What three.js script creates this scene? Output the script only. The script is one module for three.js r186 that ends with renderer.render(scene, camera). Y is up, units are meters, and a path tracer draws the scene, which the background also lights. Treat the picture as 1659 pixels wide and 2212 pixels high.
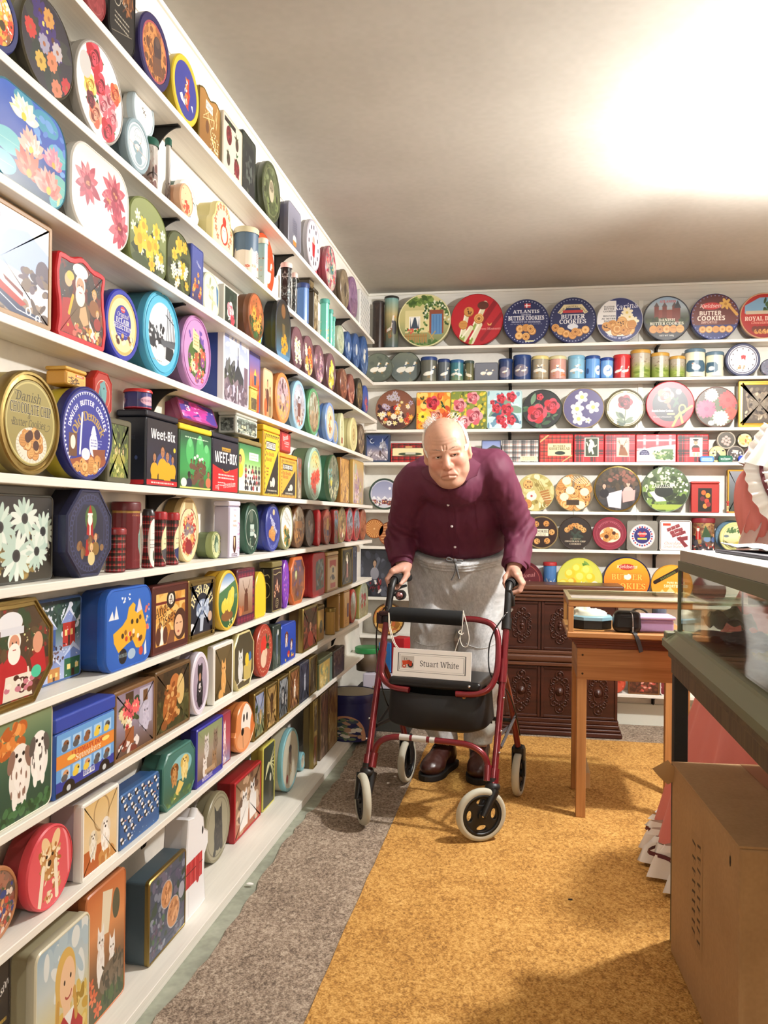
import * as THREE from 'three';
import { mergeGeometries, mergeVertices, toCreasedNormals } from 'three/addons/utils/BufferGeometryUtils.js';
import { RoundedBoxGeometry } from 'three/addons/geometries/RoundedBoxGeometry.js';
import { ImprovedNoise } from 'three/addons/math/ImprovedNoise.js';

// ---------- camera, light, exposure ----------
const scene = new THREE.Scene();
scene.background = new THREE.Color(0x000000);
const FOCAL = 1800, CX = 829.5, CY = 1106, EYE = 1.13;
const camera = new THREE.PerspectiveCamera(2 * Math.atan(CY / FOCAL) * 180 / Math.PI, 1659 / 2212, 0.05, 40);
camera.position.set(0, EYE, 0);
camera.rotation.set(0.388 * Math.PI / 180, 9.73 * Math.PI / 180, 0.645 * Math.PI / 180, 'YXZ');
camera.updateMatrixWorld();
const renderer = new THREE.WebGLRenderer({ antialias: true });
renderer.toneMapping = THREE.LinearToneMapping;
renderer.toneMappingExposure = 1.0;
renderer.shadowMap.enabled = true;
// ceiling lamps: position, candela, and whether an added half shade cuts off light behind the bulb
const LAMPS = [
  { at: [1.02, 2.2, -2.85], power: 17, shade: true },
  { at: [0.3, 2.2, 1.1], power: 4, shade: false },  // unseen lamp, added to brighten the near left wall
];
const LAMP_COLOUR = 0xfaf8f6;

// ---------- helpers ----------
let seed = 1;
const rnd = () => { seed = (seed + 0x6d2b79f5) | 0; let t = Math.imul(seed ^ (seed >>> 15), 1 | seed); t = (t + Math.imul(t ^ (t >>> 7), 61 | t)) ^ t; return ((t ^ (t >>> 14)) >>> 0) / 4294967296; };
const rr = (a, b) => a + (b - a) * rnd();
const V = (x, y, z) => new THREE.Vector3(x, y, z);
const noise = new ImprovedNoise();
const used = {};
const numbered = (n) => { const k = used[n] = (used[n] ?? -1) + 1; return k ? n + '_' + String(k).padStart(3, '0') : n; };
// the sight line through a point of the photograph, used to measure real sizes: where it meets a plane
function sight(u, v) { return V((u - CX) / FOCAL, -(v - CY) / FOCAL, -1).applyQuaternion(camera.quaternion); }
function meet(u, v, axis, value) { const d = sight(u, v), o = V(0, EYE, 0); return o.addScaledVector(d, (value - o[axis]) / d[axis]); }
function mesh(name, geo, mat, parent, label) {
  const m = new THREE.Mesh(geo, mat); m.name = parent ? name : numbered(name); m.castShadow = m.receiveShadow = true;
  if (label) m.userData.label = label;
  (parent ?? scene).add(m); return m;
}
function thing(name, label, category, pos = [0, 0, 0], turn = 0, group) {
  const o = new THREE.Group(); o.name = numbered(name); scene.add(o); o.position.set(...pos); o.rotation.y = turn;
  o.userData = { label, category }; if (group) o.userData.group = group; return o;
}
function struct(name, geo, mat) { const m = mesh(name, geo, mat); m.userData.kind = 'structure'; return m; }
const merge = (list) => { const l = list.map((g) => { const n = g.index ? g.toNonIndexed() : g; for (const k of Object.keys(n.attributes)) if (!['position', 'normal', 'uv'].includes(k)) n.deleteAttribute(k); return n; }); return mergeGeometries(l); };
const box = (x, y, z, w, h, d, r = 0.003) => { const g = r > 0 ? new RoundedBoxGeometry(w, h, d, 1, Math.min(r, w / 2.1, h / 2.1, d / 2.1)) : new THREE.BoxGeometry(w, h, d); g.translate(x, y, z); return g; };
const span = (x0, x1, y0, y1, z0, z1, r) => box((x0 + x1) / 2, (y0 + y1) / 2, (z0 + z1) / 2, Math.abs(x1 - x0), Math.abs(y1 - y0), Math.abs(z1 - z0), r);
function uvMetres(g, s = 1) { // box projected uv in metres
  if (g.index) g = g.toNonIndexed();
  const p = g.attributes.position, n = g.attributes.normal, uv = new Float32Array(p.count * 2);
  for (let i = 0; i < p.count; i++) {
    const ax = Math.abs(n.getX(i)), ay = Math.abs(n.getY(i)), az = Math.abs(n.getZ(i)); let a, b;
    if (ay >= ax && ay >= az) { a = p.getX(i); b = -p.getZ(i); } else if (ax >= az) { a = -p.getZ(i); b = p.getY(i); } else { a = p.getX(i); b = p.getY(i); }
    uv[2 * i] = a * s; uv[2 * i + 1] = b * s;
  }
  g.setAttribute('uv', new THREE.BufferAttribute(uv, 2)); return g;
}
function cyl(a, b, r0, r1 = r0, seg = 16) { // a rod between two points
  const d = V(0, 0, 0).subVectors(b, a), g = new THREE.CylinderGeometry(r1, r0, d.length(), seg, 1);
  g.applyQuaternion(new THREE.Quaternion().setFromUnitVectors(V(0, 1, 0), d.clone().normalize())); g.translate((a.x + b.x) / 2, (a.y + b.y) / 2, (a.z + b.z) / 2); return g;
}
function pipe(pts, r, seg = 60, rad = 14, tension = 0.5) { return new THREE.TubeGeometry(new THREE.CatmullRomCurve3(pts, false, 'catmullrom', tension), seg, r, rad, false); }
function lathe(pts, seg = 40) { return new THREE.LatheGeometry(pts.map((p) => new THREE.Vector2(p[0], p[1])), seg); }
const mats = {};
function paint(c, rough = 0.4, metal = 0, extra) {
  const k = c + '|' + rough + '|' + metal + (extra ? JSON.stringify(extra) : '');
  return mats[k] ??= new THREE.MeshPhysicalMaterial({ color: c, roughness: rough, metalness: metal, side: THREE.DoubleSide, ...extra });
}
// fractal value noise, tiling with the given period
const lattice = (() => { const a = new Float32Array(65536); seed = 77; for (let i = 0; i < 65536; i++) a[i] = rnd(); return a; })();
function vnoise(x, y, per) { const xi = Math.floor(x), yi = Math.floor(y), fx = x - xi, fy = y - yi, s = fx * fx * (3 - 2 * fx), t = fy * fy * (3 - 2 * fy), w = (n) => ((n % per) + per) % per, L = (i, j) => lattice[(w(i) * 173 + w(j) * 4111 + per * 7) & 65535]; return (L(xi, yi) * (1 - s) + L(xi + 1, yi) * s) * (1 - t) + (L(xi, yi + 1) * (1 - s) + L(xi + 1, yi + 1) * s) * t; }
function texture(n, f, srgb) { // f(u, v, out) fills out[0..2] with 0..255
  const d = new Uint8Array(n * n * 4), o = [0, 0, 0];
  for (let j = 0; j < n; j++) for (let i = 0; i < n; i++) { f(i / n, j / n, o); const k = (j * n + i) * 4; d[k] = o[0]; d[k + 1] = o[1]; d[k + 2] = o[2]; d[k + 3] = 255; }
  const t = new THREE.DataTexture(d, n, n); t.wrapS = t.wrapT = THREE.RepeatWrapping; t.magFilter = t.minFilter = THREE.LinearFilter; if (srgb) t.colorSpace = THREE.SRGBColorSpace; t.needsUpdate = true; return t;
}
const mixc = (a, b, t, o) => { for (let k = 0; k < 3; k++) o[k] = a[k] + (b[k] - a[k]) * t; };
// ---------- the room ----------
const XW = -0.935, XLOW = -1.06, ZB = -4.79, HC = 2.44, XR = 2.6, ZF = 1.9;
const wallNoise = texture(256, (u, v, o) => { const n = 0.5 * vnoise(u * 12, v * 12, 12) + 0.3 * vnoise(u * 48, v * 48, 48) + 0.2 * vnoise(u * 128, v * 128, 128); o[0] = o[1] = o[2] = 235 + 20 * n; }, true);
const wallMat = new THREE.MeshStandardMaterial({ color: 0xf2eee4, map: wallNoise, roughness: 0.75, bumpMap: wallNoise, bumpScale: 0.0006 });
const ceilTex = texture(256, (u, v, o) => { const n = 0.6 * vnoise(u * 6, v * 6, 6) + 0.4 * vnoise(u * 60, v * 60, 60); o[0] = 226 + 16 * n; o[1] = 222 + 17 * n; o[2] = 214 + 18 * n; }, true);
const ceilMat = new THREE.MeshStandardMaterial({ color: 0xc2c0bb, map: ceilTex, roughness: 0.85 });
struct('wall_left', uvMetres(merge([span(XW - 0.24, XW, 0.39, HC, ZB, ZF, 0), span(XLOW - 0.12, XLOW, 0, 0.39, ZB, ZF, 0)])), wallMat);
struct('wall_back', uvMetres(span(XLOW - 0.12, XR + 0.12, 0, HC, ZB - 0.12, ZB, 0)), wallMat);
struct('wall_right', uvMetres(span(XR, XR + 0.12, 0, HC, ZB, ZF, 0)), wallMat);
struct('wall_front', uvMetres(span(XLOW - 0.12, XR + 0.12, 0, HC, ZF, ZF + 0.12, 0)), wallMat);
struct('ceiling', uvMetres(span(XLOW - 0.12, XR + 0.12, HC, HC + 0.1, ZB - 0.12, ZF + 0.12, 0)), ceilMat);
const slabTex = texture(256, (u, v, o) => { const n = 0.5 * vnoise(u * 8, v * 8, 8) + 0.3 * vnoise(u * 40, v * 40, 40) + 0.2 * vnoise(u * 128, v * 128, 128); mixc([120, 124, 110], [182, 186, 168], n, o); }, true);
struct('floor', uvMetres(span(XLOW - 0.12, XR + 0.12, -0.1, 0, ZB - 0.12, ZF + 0.12, 0)), new THREE.MeshStandardMaterial({ map: slabTex, roughness: 0.9 }));
const trimMat = new THREE.MeshStandardMaterial({ color: 0xf6f2e6, roughness: 0.5 });
struct('trim_1', span(XW, XW + 0.011, HC - 0.014, HC, ZB, ZF, 0.003), trimMat);
struct('trim_2', span(XW + 0.011, XR, HC - 0.014, HC, ZB, ZB + 0.011, 0.003), trimMat);
struct('trim_3', span(XW, XW + 0.004, HC - 0.1, HC - 0.014, ZB + 0.004, ZF, 0.0015), wallMat);
struct('trim_4', span(XW + 0.004, XR, HC - 0.09, HC - 0.014, ZB, ZB + 0.004, 0.0015), wallMat);
struct('baseboard_back', span(XW, XR, 0, 0.12, ZB, ZB + 0.018, 0.004), new THREE.MeshStandardMaterial({ color: 0xdcdccf, roughness: 0.5 }));
// wall seams: narrow cover strips on the back wall
struct('trim_5', span(0.6, 0.625, 0.2, HC - 0.09, ZB, ZB + 0.006, 0.0015), trimMat);

// carpets
function fleck(base, dark, light, n = 512) {
  return texture(n, (u, v, o) => {
    const a = vnoise(u * 220, v * 220, 220), b = vnoise(u * 90 + 7, v * 60 + 3, 90), c = vnoise(u * 9, v * 9, 9), d = vnoise(u * 256, v * 256, 256);
    const t = 0.44 * a + 0.3 * b + 0.14 * c + 0.12 * d; t < 0.5 ? mixc(dark, base, Math.max(0, (t - 0.2) / 0.3), o) : mixc(base, light, Math.min(1, (t - 0.5) / 0.3), o);
  }, true);
}
const taupeTex = fleck([150, 132, 114], [92, 78, 66], [196, 180, 160]), ochreTex = fleck([190, 140, 68], [136, 92, 38], [222, 176, 104]);
taupeTex.repeat.set(1.6, 1.6); ochreTex.repeat.set(1.5, 1.5);
function carpet(name, label, outline, y, h, tex) {
  const s = new THREE.Shape(outline.map((p) => new THREE.Vector2(p[0], -p[1])));
  const g = new THREE.ExtrudeGeometry(s, { depth: h, bevelEnabled: false, curveSegments: 1 }); g.rotateX(-Math.PI / 2); g.translate(0, y, 0);
  const m = mesh(name, uvMetres(g), new THREE.MeshStandardMaterial({ map: tex, bumpMap: tex, bumpScale: 0.004, roughness: 0.97 }));
  m.userData = { label, category: 'carpet' };
}
{
  seed = 5; const edge = []; for (let z = ZF - 0.02; z > ZB + 0.05; z -= 0.05) edge.push([-0.8 + 0.012 * Math.sin(z * 5) + rr(-0.008, 0.008), z]);
  carpet('carpet', 'taupe flecked carpet with a ragged edge beside the shelf wall', [...edge, [-0.8, ZB + 0.03], [XR - 0.02, ZB + 0.03], [XR - 0.02, ZF - 0.02]], 0, 0.006, taupeTex);
  const e2 = []; for (let z = ZF - 0.05; z > -4.36; z -= 0.1) e2.push([-0.475 + rr(-0.003, 0.003), z]);
  carpet('carpet', 'ochre yellow carpet strip running under the walking frame', [...e2, [-0.47, -4.375], [XR - 0.05, -4.375], [XR - 0.05, ZF - 0.05]], 0.006, 0.005, ochreTex);
}
const FLOOR = 0.011;
// bits of lint and grit on the floor
for (const [u, v, s, c, label] of [[540, 1908, 0.012, 0xf4f2ee, 'white scrap of lint on the taupe carpet edge'], [1232, 1944, 0.007, 0x2a2320, 'small dark crumb lying on the ochre carpet'], [648, 1679, 0.012, 0x6d5a3c, 'dry brown leaf scrap on the concrete strip']]) {
  const p = meet(u, v, 'y', FLOOR), g = new THREE.IcosahedronGeometry(s, 1); g.scale(1, 0.28, 0.6); g.translate(0, s * 0.25, 0);
  const o = mesh('floor_scrap', g, paint(c, 0.9)); o.position.set(p.x, v < 1700 ? 0 : v < 1940 ? 0.006 : FLOOR, p.z); o.userData = { label, category: 'scrap' };
}

// ---------- lamps ----------
for (const L of LAMPS) {
  const [x, y, z] = L.at;
  const t = thing('ceiling_lamp', L.shade ? 'bare bulb ceiling lamp with added half shade above the display case' : 'unseen bare bulb lamp added behind the camera for fill light', 'lamp', [x, y, z]);
  const bulb = mesh('light_bulb', new THREE.SphereGeometry(0.045, 24, 16), new THREE.MeshStandardMaterial({ color: 0xffffff, emissive: LAMP_COLOUR, emissiveIntensity: 12 }), t); bulb.castShadow = false;
  mesh('lamp_stem', merge([cyl(V(0, 0.04, 0), V(0, HC - y - 0.02, 0), 0.012), lathe([[0.001, HC - y - 0.03], [0.05, HC - y - 0.025], [0.055, HC - y], [0.001, HC - y]], 24)]), paint(0xeeeae0, 0.5), t);
  if (L.shade) { // unseen curved shade, shaped to cut light off the far ceiling
    const g = new THREE.CylinderGeometry(0.2, 0.2, 0.07, 40, 1, true, 1.4, 2.4); g.translate(0, 0.02, 0);
    mesh('added_cutoff_shade', g, new THREE.MeshStandardMaterial({ color: 0xf3f1ea, roughness: 0.6, side: THREE.DoubleSide }), t);
  }
  const p = new THREE.PointLight(LAMP_COLOUR, L.power, 0, 2); p.castShadow = true; p.shadow.radius = 2.2; p.shadow.mapSize.set(1024, 1024); t.add(p);
}

// ---------- shelves ----------
const shelfMat = new THREE.MeshStandardMaterial({ color: 0xf7f3e8, roughness: 0.45, map: wallNoise });
const bracketMat = paint(0x2b2a28, 0.45, 0.6);
const ordinal = ['top', 'second', 'third', 'fourth', 'fifth', 'sixth', 'seventh', 'eighth', 'ninth', 'bottom'];
// left wall: [height of the top face, x of the front edge]
const LEFT = { A: [2.118, -0.85], B: [1.885, -0.85], C: [1.673, -0.83], D: [1.46, -0.85], E: [1.197, -0.85], F: [1.006, -0.85], G: [0.797, -0.85], H: [0.597, -0.85], I: [0.398, -0.85], J: [0.03, -0.845] };
// back wall: height of the top face
const BACK = { 1: 2.1, 2: 1.903, 3: 1.631, 4: 1.446, 5: 1.175, 6: 0.967, 7: 0.678, 8: 0.46, 9: 0.19 };
const ZBF = -4.67, TH = 0.017;
function bracket(len, turn) { // steel angle bracket: upright leg on the wall, tapering arm under the board
  const s = new THREE.Shape(); s.moveTo(0, 0); s.lineTo(len, 0); s.lineTo(len, -0.004); s.quadraticCurveTo(len * 0.35, -0.012, 0.008, -0.075); s.lineTo(0, -0.08); s.closePath();
  const g = new THREE.ExtrudeGeometry(s, { depth: 0.004, bevelEnabled: false }); g.translate(0, 0, -0.002);
  const l = merge([g, box(len / 2, -0.0015, 0, len, 0.003, 0.018, 0), box(0.0015, -0.04, 0, 0.003, 0.08, 0.018, 0)]); l.rotateY(turn); return l;
}
for (const [k, [y, xf]] of Object.entries(LEFT)) {
  const i = 'ABCDEFGHIJ'.indexOf(k), t = thing('wall_shelf', 'white painted ' + ordinal[i] + ' shelf along the left wall', 'shelf', [0, y, 0], 0, 'white shelves on the left wall');
  if (k === 'J') { mesh('board', span(XLOW, xf, -0.03, 0, -4.33, 0.7, 0.002), shelfMat, t); continue; }
  mesh('board', span(XW, xf, -TH, 0, -4.58, 0.7, 0.002), shelfMat, t);
  const len = xf - XW - 0.012;
  if (k < 'J') for (const z of [-1.95, -2.98, -3.98]) { const b = mesh('bracket', bracket(len, 0), bracketMat, t); b.position.set(XW, -TH, z); }
  if (k === 'C') mesh('support_block', span(-0.9, -0.835, -0.055, -TH, -4.6, -4.56, 0.002), shelfMat, t);
}
for (const [k, y] of Object.entries(BACK)) {
  const t = thing('wall_shelf', 'white painted ' + ordinal[k - 1] + ' shelf across the back wall', 'shelf', [0, y, 0], 0, 'white shelves on the back wall');
  const x0 = k === '9' ? -0.3 : XW, cut = k === '5' ? 0.25 : null;
  if (cut) { mesh('board', span(x0, cut, -TH, 0, ZB, ZBF, 0.002), shelfMat, t); mesh('board', span(cut + 0.001, 2.0, -TH, 0, ZB, ZBF, 0.002), shelfMat, t); }
  else mesh('board', span(x0, 2.0, -TH, 0, ZB, ZBF, 0.002), shelfMat, t);
  for (const x of [-0.1, 0.695, 1.5]) { const b = mesh('bracket', bracket(0.105, -Math.PI / 2), bracketMat, t); b.position.set(x, -TH, ZB); }
}
// printing on the tins: each print is drawn on a tile of a sheet, in units of 0..100 across and down

const PAGE=2048,sheets=[];
let G,AS=1,TAU=Math.PI*2;
function newSheet(){
const c=document.createElement('canvas');c.width=c.height=PAGE;const ctx=c.getContext('2d');ctx.fillStyle='#888';ctx.fillRect(0,0,PAGE,PAGE);
const t=new THREE.CanvasTexture(c);t.colorSpace=THREE.SRGBColorSpace;t.magFilter=t.minFilter=THREE.LinearFilter;
const s={ctx,x:4,y:4,row:0,mat:new THREE.MeshPhysicalMaterial({map:t,roughness:0.36,side:THREE.DoubleSide})};sheets.push(s);return s;
}
function tile(w,h,draw,key){
w=Math.round(w);h=Math.round(h);let s=sheets[sheets.length - 1]??newSheet();
if(s.x+w+4>PAGE){s.x=4;s.y+=s.row+4;s.row=0;}
if(s.y+h+4>PAGE)s=newSheet();
const x=s.x,y=s.y;s.x+=w+4;s.row=Math.max(s.row,h);
G=s.ctx;AS=w/h;seed=key*7919+13;G.save();G.beginPath();G.rect(x - 2,y - 2,w+4,h+4);G.clip();G.setTransform(w/100,0,0,h/100,x,y);
G.lineCap='round';G.lineJoin='round';G.textAlign='center';G.textBaseline='middle';
draw();G.restore();
return{mat:s.mat,u0:x/PAGE,u1:(x+w)/PAGE,v0:1 -(y+h)/PAGE,v1:1 - y/PAGE};
}
const pick=(a)=>a[Math.floor(rnd()*a.length)];
function bg(...c){if(c.length===1)G.fillStyle=c[0];else{const q=G.createLinearGradient(0,0,0,100);c.forEach((k,i)=>q.addColorStop(i/(c.length - 1),k));G.fillStyle=q;}G.fillRect(-3,-3,106,106);}
function E(x,y,r,c,ry=r*AS,rot=0){G.fillStyle=c;G.beginPath();G.ellipse(x,y,r,ry,rot,0,TAU);G.fill();}
function Q(c,...p){G.fillStyle=c;G.beginPath();for(let i=0;i<p.length;i+=2)G.lineTo(p[i],p[i+1]);G.closePath();G.fill();}
function B(c,x,y,w,h){G.fillStyle=c;G.fillRect(x,y,w,h);}
function L(c,w,...p){G.strokeStyle=c;G.lineWidth=w;G.beginPath();for(let i=0;i<p.length;i+=2)G.lineTo(p[i],p[i+1]);G.stroke();}
function C(c,w,x0,y0,x1,y1,x2,y2,x3,y3){G.strokeStyle=c;G.lineWidth=w;G.beginPath();G.moveTo(x0,y0);G.bezierCurveTo(x1,y1,x2,y2,x3,y3);G.stroke();}
function O(x,y,r,c,w,ry=r*AS){G.strokeStyle=c;G.lineWidth=w;G.beginPath();G.ellipse(x,y,r,ry,0,0,TAU);G.stroke();}
function T(s,x,y,z,c,f='bold serif',o={}){
G.save();G.translate(x,y);if(o.r)G.rotate(o.r);G.scale(1,AS);const[st,fam]=f.split(' ').length>1?f.split(' '):['',f];G.font=`${st} ${z}px ${fam}`;G.fillStyle=c;
if(o.s){G.strokeStyle=o.s;G.lineWidth=o.sw??z*0.14;G.strokeText(s,0,0,o.w??96);}G.fillText(s,0,0,o.w??96);G.restore();
}
function arcT(s,cx,cy,r,a0,a1,z,c,f='bold serif'){const n=s.length;[...s].forEach((ch,i)=>{const a=(a0+(a1 - a0)*(n>1?i/(n - 1):0))*Math.PI/180;T(ch,cx+r*Math.cos(a),cy+r*AS*Math.sin(a),z,c,f,{r:a+(a1>a0?1:-1)*Math.PI/2});});}
function sp(cols,n,s,x0=0,y0=0,x1=100,y1=100){for(let i=0;i<n;i++)E(rr(x0,x1),rr(y0,y1),s*rr(0.4,1.2),pick(cols),s*AS*rr(0.3,1),rr(0,3));}
function ph(up,low,n=110,s=9){bg(up[0],low[0]);for(let i=0;i<n;i++){const y=rr(-3,103);E(rr(-2,102),y,s*rr(0.25,1),pick(y<50+rr(-14,14)?up:low),s*rr(0.3,1.3),rr(-0.6,0.6));}sp([...up,...low],n/2,s*0.28);}
function lf(x,y,r,a,c='#2f5a2c'){G.fillStyle=c;G.save();G.translate(x,y);G.scale(1,AS);G.rotate(a);G.beginPath();G.moveTo(0,0);G.quadraticCurveTo(r*0.5,-r*0.38,r,0);G.quadraticCurveTo(r*0.5,r*0.38,0,0);G.fill();G.restore();}
function lfs(x,y,r,n,c=['#2f5a2c','#47743a','#1d3c22']){for(let i=0;i<n;i++)lf(x+rr(-r,r)*0.25,y+rr(-r,r)*0.25,r*rr(0.7,1.3),rr(0,TAU),pick(c));}
function fl(x,y,r,n,c,cc='#7a4a10',pw=0.3,c2){
const a0=rnd();for(let k=0;k<(c2?2:1);k++)for(let i=0;i<n;i++){const a=(a0+(i+k*0.5)/n)*TAU,q=r*(k?0.72:1)*rr(0.92,1.06);G.save();G.translate(x,y);G.scale(1,AS);G.rotate(a);G.fillStyle=k?c2:Array.isArray(c)?pick(c):c;G.beginPath();G.ellipse(q*0.56,0,q*0.46,q*pw*0.6,0,0,TAU);G.fill();G.restore();}
E(x,y,r*0.24,cc);
}
function st(x,y,r,n,c,cc='#f3c94f'){
const pal=Array.isArray(c)?c:[c];for(const k of[1,0.75,0.5])for(let i=0;i<n;i++)lf(x,y,r*k*rr(0.9,1.1),-Math.PI*(0.02+0.96*(i+0.5*k)/n)+(k<0.8?rr(-0.1,0.1):0),pick(pal));E(x,y - r*0.12,r*0.16,cc);}
function rs(x,y,r,c,d,l){
for(let k=0;k<3;k++){const q=r*(1 - k*0.28),n=5 - k;for(let i=0;i<n;i++){const a=(i/n+k*0.13)*TAU;E(x+Math.cos(a)*q*0.45,y+Math.sin(a)*q*0.45*AS,q*0.62,(i+k)% 2?c:k % 2?d:l,q*0.55*AS,a);}}
for(let k=0;k<4;k++){G.strokeStyle=k % 2?l:d;G.lineWidth=r*0.07;G.beginPath();G.ellipse(x,y,r*(0.1+k*0.12),r*AS*(0.08+k*0.1),k,0.4,4.6);G.stroke();}
}
const ROSE={r:['#b8232f','#6d0f1c','#d8485a'],p:['#d0616e','#8c2f40','#eba0a4'],o:['#d8502f','#8e2a16','#f08a5a'],y:['#e9b43a','#a8741a','#f7dc7e'],w:['#e8e0d2','#b6a98f','#fffaf0'],d:['#5e1620','#2b080d','#8a2f3a'],c:['#c8654a','#7d3324','#e8a184']};
const R1=(x,y,r,k)=>rs(x,y,r,...ROSE[k]);
function bunch(cols,n,r,x0,y0,x1,y1){for(let i=0;i<n;i++){const x=rr(x0,x1),y=rr(y0,y1),q=r*rr(0.6,1.25);fl(x,y,q,6+Math.floor(rnd()*4),pick(cols),pick(['#f0d060','#5b3515','#e8e0b0']),0.42);}}
function ck(x,y,r,k=Math.floor(rnd()*4)){
E(x,y,r,'#9a5f26');E(x,y - r*0.06,r*0.93,pick(['#d39a55','#dca964','#c98e48']));
if(k===0){E(x,y,r*0.3,'#8a5522');O(x,y,r*0.62,'#a86d2e',r*0.1);}else if(k===1)for(let i=0;i<6;i++)E(x+rr(-0.6,0.6)*r,y+rr(-0.6,0.6)*r*AS,r*0.14,'#4a2812');else if(k===2)for(let i=-1;i<2;i++)L('#a8713a',r*0.08,x - r*0.6,y+i*r*0.35,x+r*0.6,y+i*r*0.35);else{O(x,y,r*0.6,'#e8c58c',r*0.16);E(x,y,r*0.2,'#b27a38');}
}
function cks(x,y,w,h,n,r){for(let i=0;i<n;i++){const a=rnd()*TAU,q=Math.sqrt(rnd());ck(x+Math.cos(a)*q*w,y+Math.sin(a)*q*h,r*rr(0.8,1.15));}}
function tar(base,cols,n=4){
bg(base);const p=100/n;for(let d=0;d<2;d++)for(let i=0;i<=n;i++)cols.forEach(([c,at,w])=>{G.globalAlpha=c.length>7?1:0.62;G.fillStyle=c.slice(0,7);const q=i*p+at*p;if(d)G.fillRect(0,q,100,w*p);else G.fillRect(q,0,w*p,100);G.globalAlpha=1;});}
const RED_TARTAN=[['#12251f',0.1,0.2],['#12251f',0.5,0.2],['#f2e3a0',0.44,0.02],['#e8eef0',0.8,0.03]];
function gs(x,y,s,f=1,c='#ece8da',bow='#27466e'){
E(x,y,s,c,s*0.62*AS,-0.25*f);Q(c,x+f*s*0.45,y - s*0.2,x+f*s*0.95,y - s*1.5,x+f*s*1.25,y - s*1.4,x+f*s*0.95,y+s*0.1);E(x+f*s*1.2,y - s*1.5,s*0.26,c);Q('#d98a2b',x+f*s*1.4,y - s*1.55,x+f*s*1.85,y - s*1.38,x+f*s*1.4,y - s*1.32);E(x+f*s*0.95,y - s*0.85,s*0.24,bow,s*0.15);L('#c98a3a',s*0.09,x,y+s*0.5,x - s*0.05,y+s*0.95);L('#c98a3a',s*0.09,x+s*0.25,y+s*0.5,x+s*0.25,y+s*0.95);}
function dg(x,y,s,c,e=c,m='#f3eee4'){
E(x,y+s*0.9,s*0.62,c,s*0.95);E(x - s*0.28,y+s*1.65,s*0.16,m,s*0.42);E(x+s*0.24,y+s*1.65,s*0.16,m,s*0.42);E(x,y+s*0.75,s*0.34,m,s*0.62);E(x,y,s*0.52,c,s*0.5);E(x - s*0.5,y+s*0.12,s*0.2,e,s*0.46,0.25);E(x+s*0.5,y+s*0.12,s*0.2,e,s*0.46,-0.25);E(x,y+s*0.22,s*0.25,m,s*0.28);E(x,y+s*0.16,s*0.1,'#1c1412',s*0.08);E(x - s*0.2,y - s*0.08,s*0.075,'#1c1412');E(x+s*0.2,y - s*0.08,s*0.075,'#1c1412');for(let i=0;i<16;i++)E(x+rr(-0.5,0.5)*s,y+rr(0.4,1.6)*s,s*0.05,pick([e,m]),s*0.16);}
function ct(x,y,s,c,d,eye='#3a2a14'){
E(x,y+s*0.95,s*0.55,c,s*0.9);E(x - s*0.2,y+s*1.65,s*0.15,c,s*0.3);E(x+s*0.2,y+s*1.65,s*0.15,c,s*0.3);Q(c,x - s*0.48,y - s*0.1,x - s*0.42,y - s*0.78,x - s*0.05,y - s*0.32);Q(c,x+s*0.48,y - s*0.1,x+s*0.42,y - s*0.78,x+s*0.05,y - s*0.32);E(x,y,s*0.5,c,s*0.44);for(let i=0;i<40;i++)E(x+rr(-0.45,0.45)*s,y+rr(-0.3,1.6)*s,s*0.035,pick([c,d]),s*0.14);E(x - s*0.19,y - s*0.03,s*0.085,eye);E(x+s*0.19,y - s*0.03,s*0.085,eye);Q('#c77f74',x - s*0.06,y+s*0.12,x+s*0.06,y+s*0.12,x,y+s*0.2);}
function pn(x,y,s,skin,hair,cloth,beard){
E(x,y+s*1.5,s*0.95,cloth,s*0.95);B(skin,x - s*0.14,y+s*0.3,s*0.28,s*0.35);E(x,y - s*0.1,s*0.46,hair,s*0.56);E(x,y,s*0.36,skin,s*0.47);E(x - s*0.13,y - s*0.05,s*0.045,'#2a1c16');E(x+s*0.13,y - s*0.05,s*0.045,'#2a1c16');Q('#00000033',x - s*0.03,y,x+s*0.06,y+s*0.14,x - s*0.06,y+s*0.14);L('#8a3a34',s*0.05,x - s*0.1,y+s*0.25,x+s*0.1,y+s*0.25);if(beard){E(x,y+s*0.52,s*0.44,beard,s*0.55);E(x,y+s*0.22,s*0.24,beard,s*0.08);L('#a03a34',s*0.05,x - s*0.09,y+s*0.32,x+s*0.09,y+s*0.32);}}
function wf(x,y,s,coat='#a8201f'){
Q(coat,x - s*0.3,y,x+s*0.3,y,x+s*0.55,y+s*2.3,x - s*0.55,y+s*2.3);L('#f0e8da',s*0.14,x,y+s*0.2,x,y+s*2.2);E(x,y - s*0.15,s*0.27,'#d8a184',s*0.3);E(x,y+s*0.1,s*0.28,'#f4efe4',s*0.36);Q(coat,x - s*0.3,y - s*0.25,x,y - s*0.85,x+s*0.3,y - s*0.25);B('#f4efe4',x - s*0.3,y - s*0.32,s*0.6,s*0.14);}
function hs(x,y,w,h,wall,roof,snow){B(wall,x,y,w,h);Q(roof,x - w*0.12,y,x+w*0.5,y - h*0.75,x+w*1.12,y);if(snow)Q(snow,x - w*0.14,y,x+w*0.5,y - h*0.8,x+w*1.14,y,x+w*0.5,y - h*0.52);B('#f6dc8a',x+w*0.16,y+h*0.3,w*0.2,h*0.26);B('#f6dc8a',x+w*0.62,y+h*0.3,w*0.2,h*0.26);B('#4a2c1c',x+w*0.42,y+h*0.55,w*0.17,h*0.45);}
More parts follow.
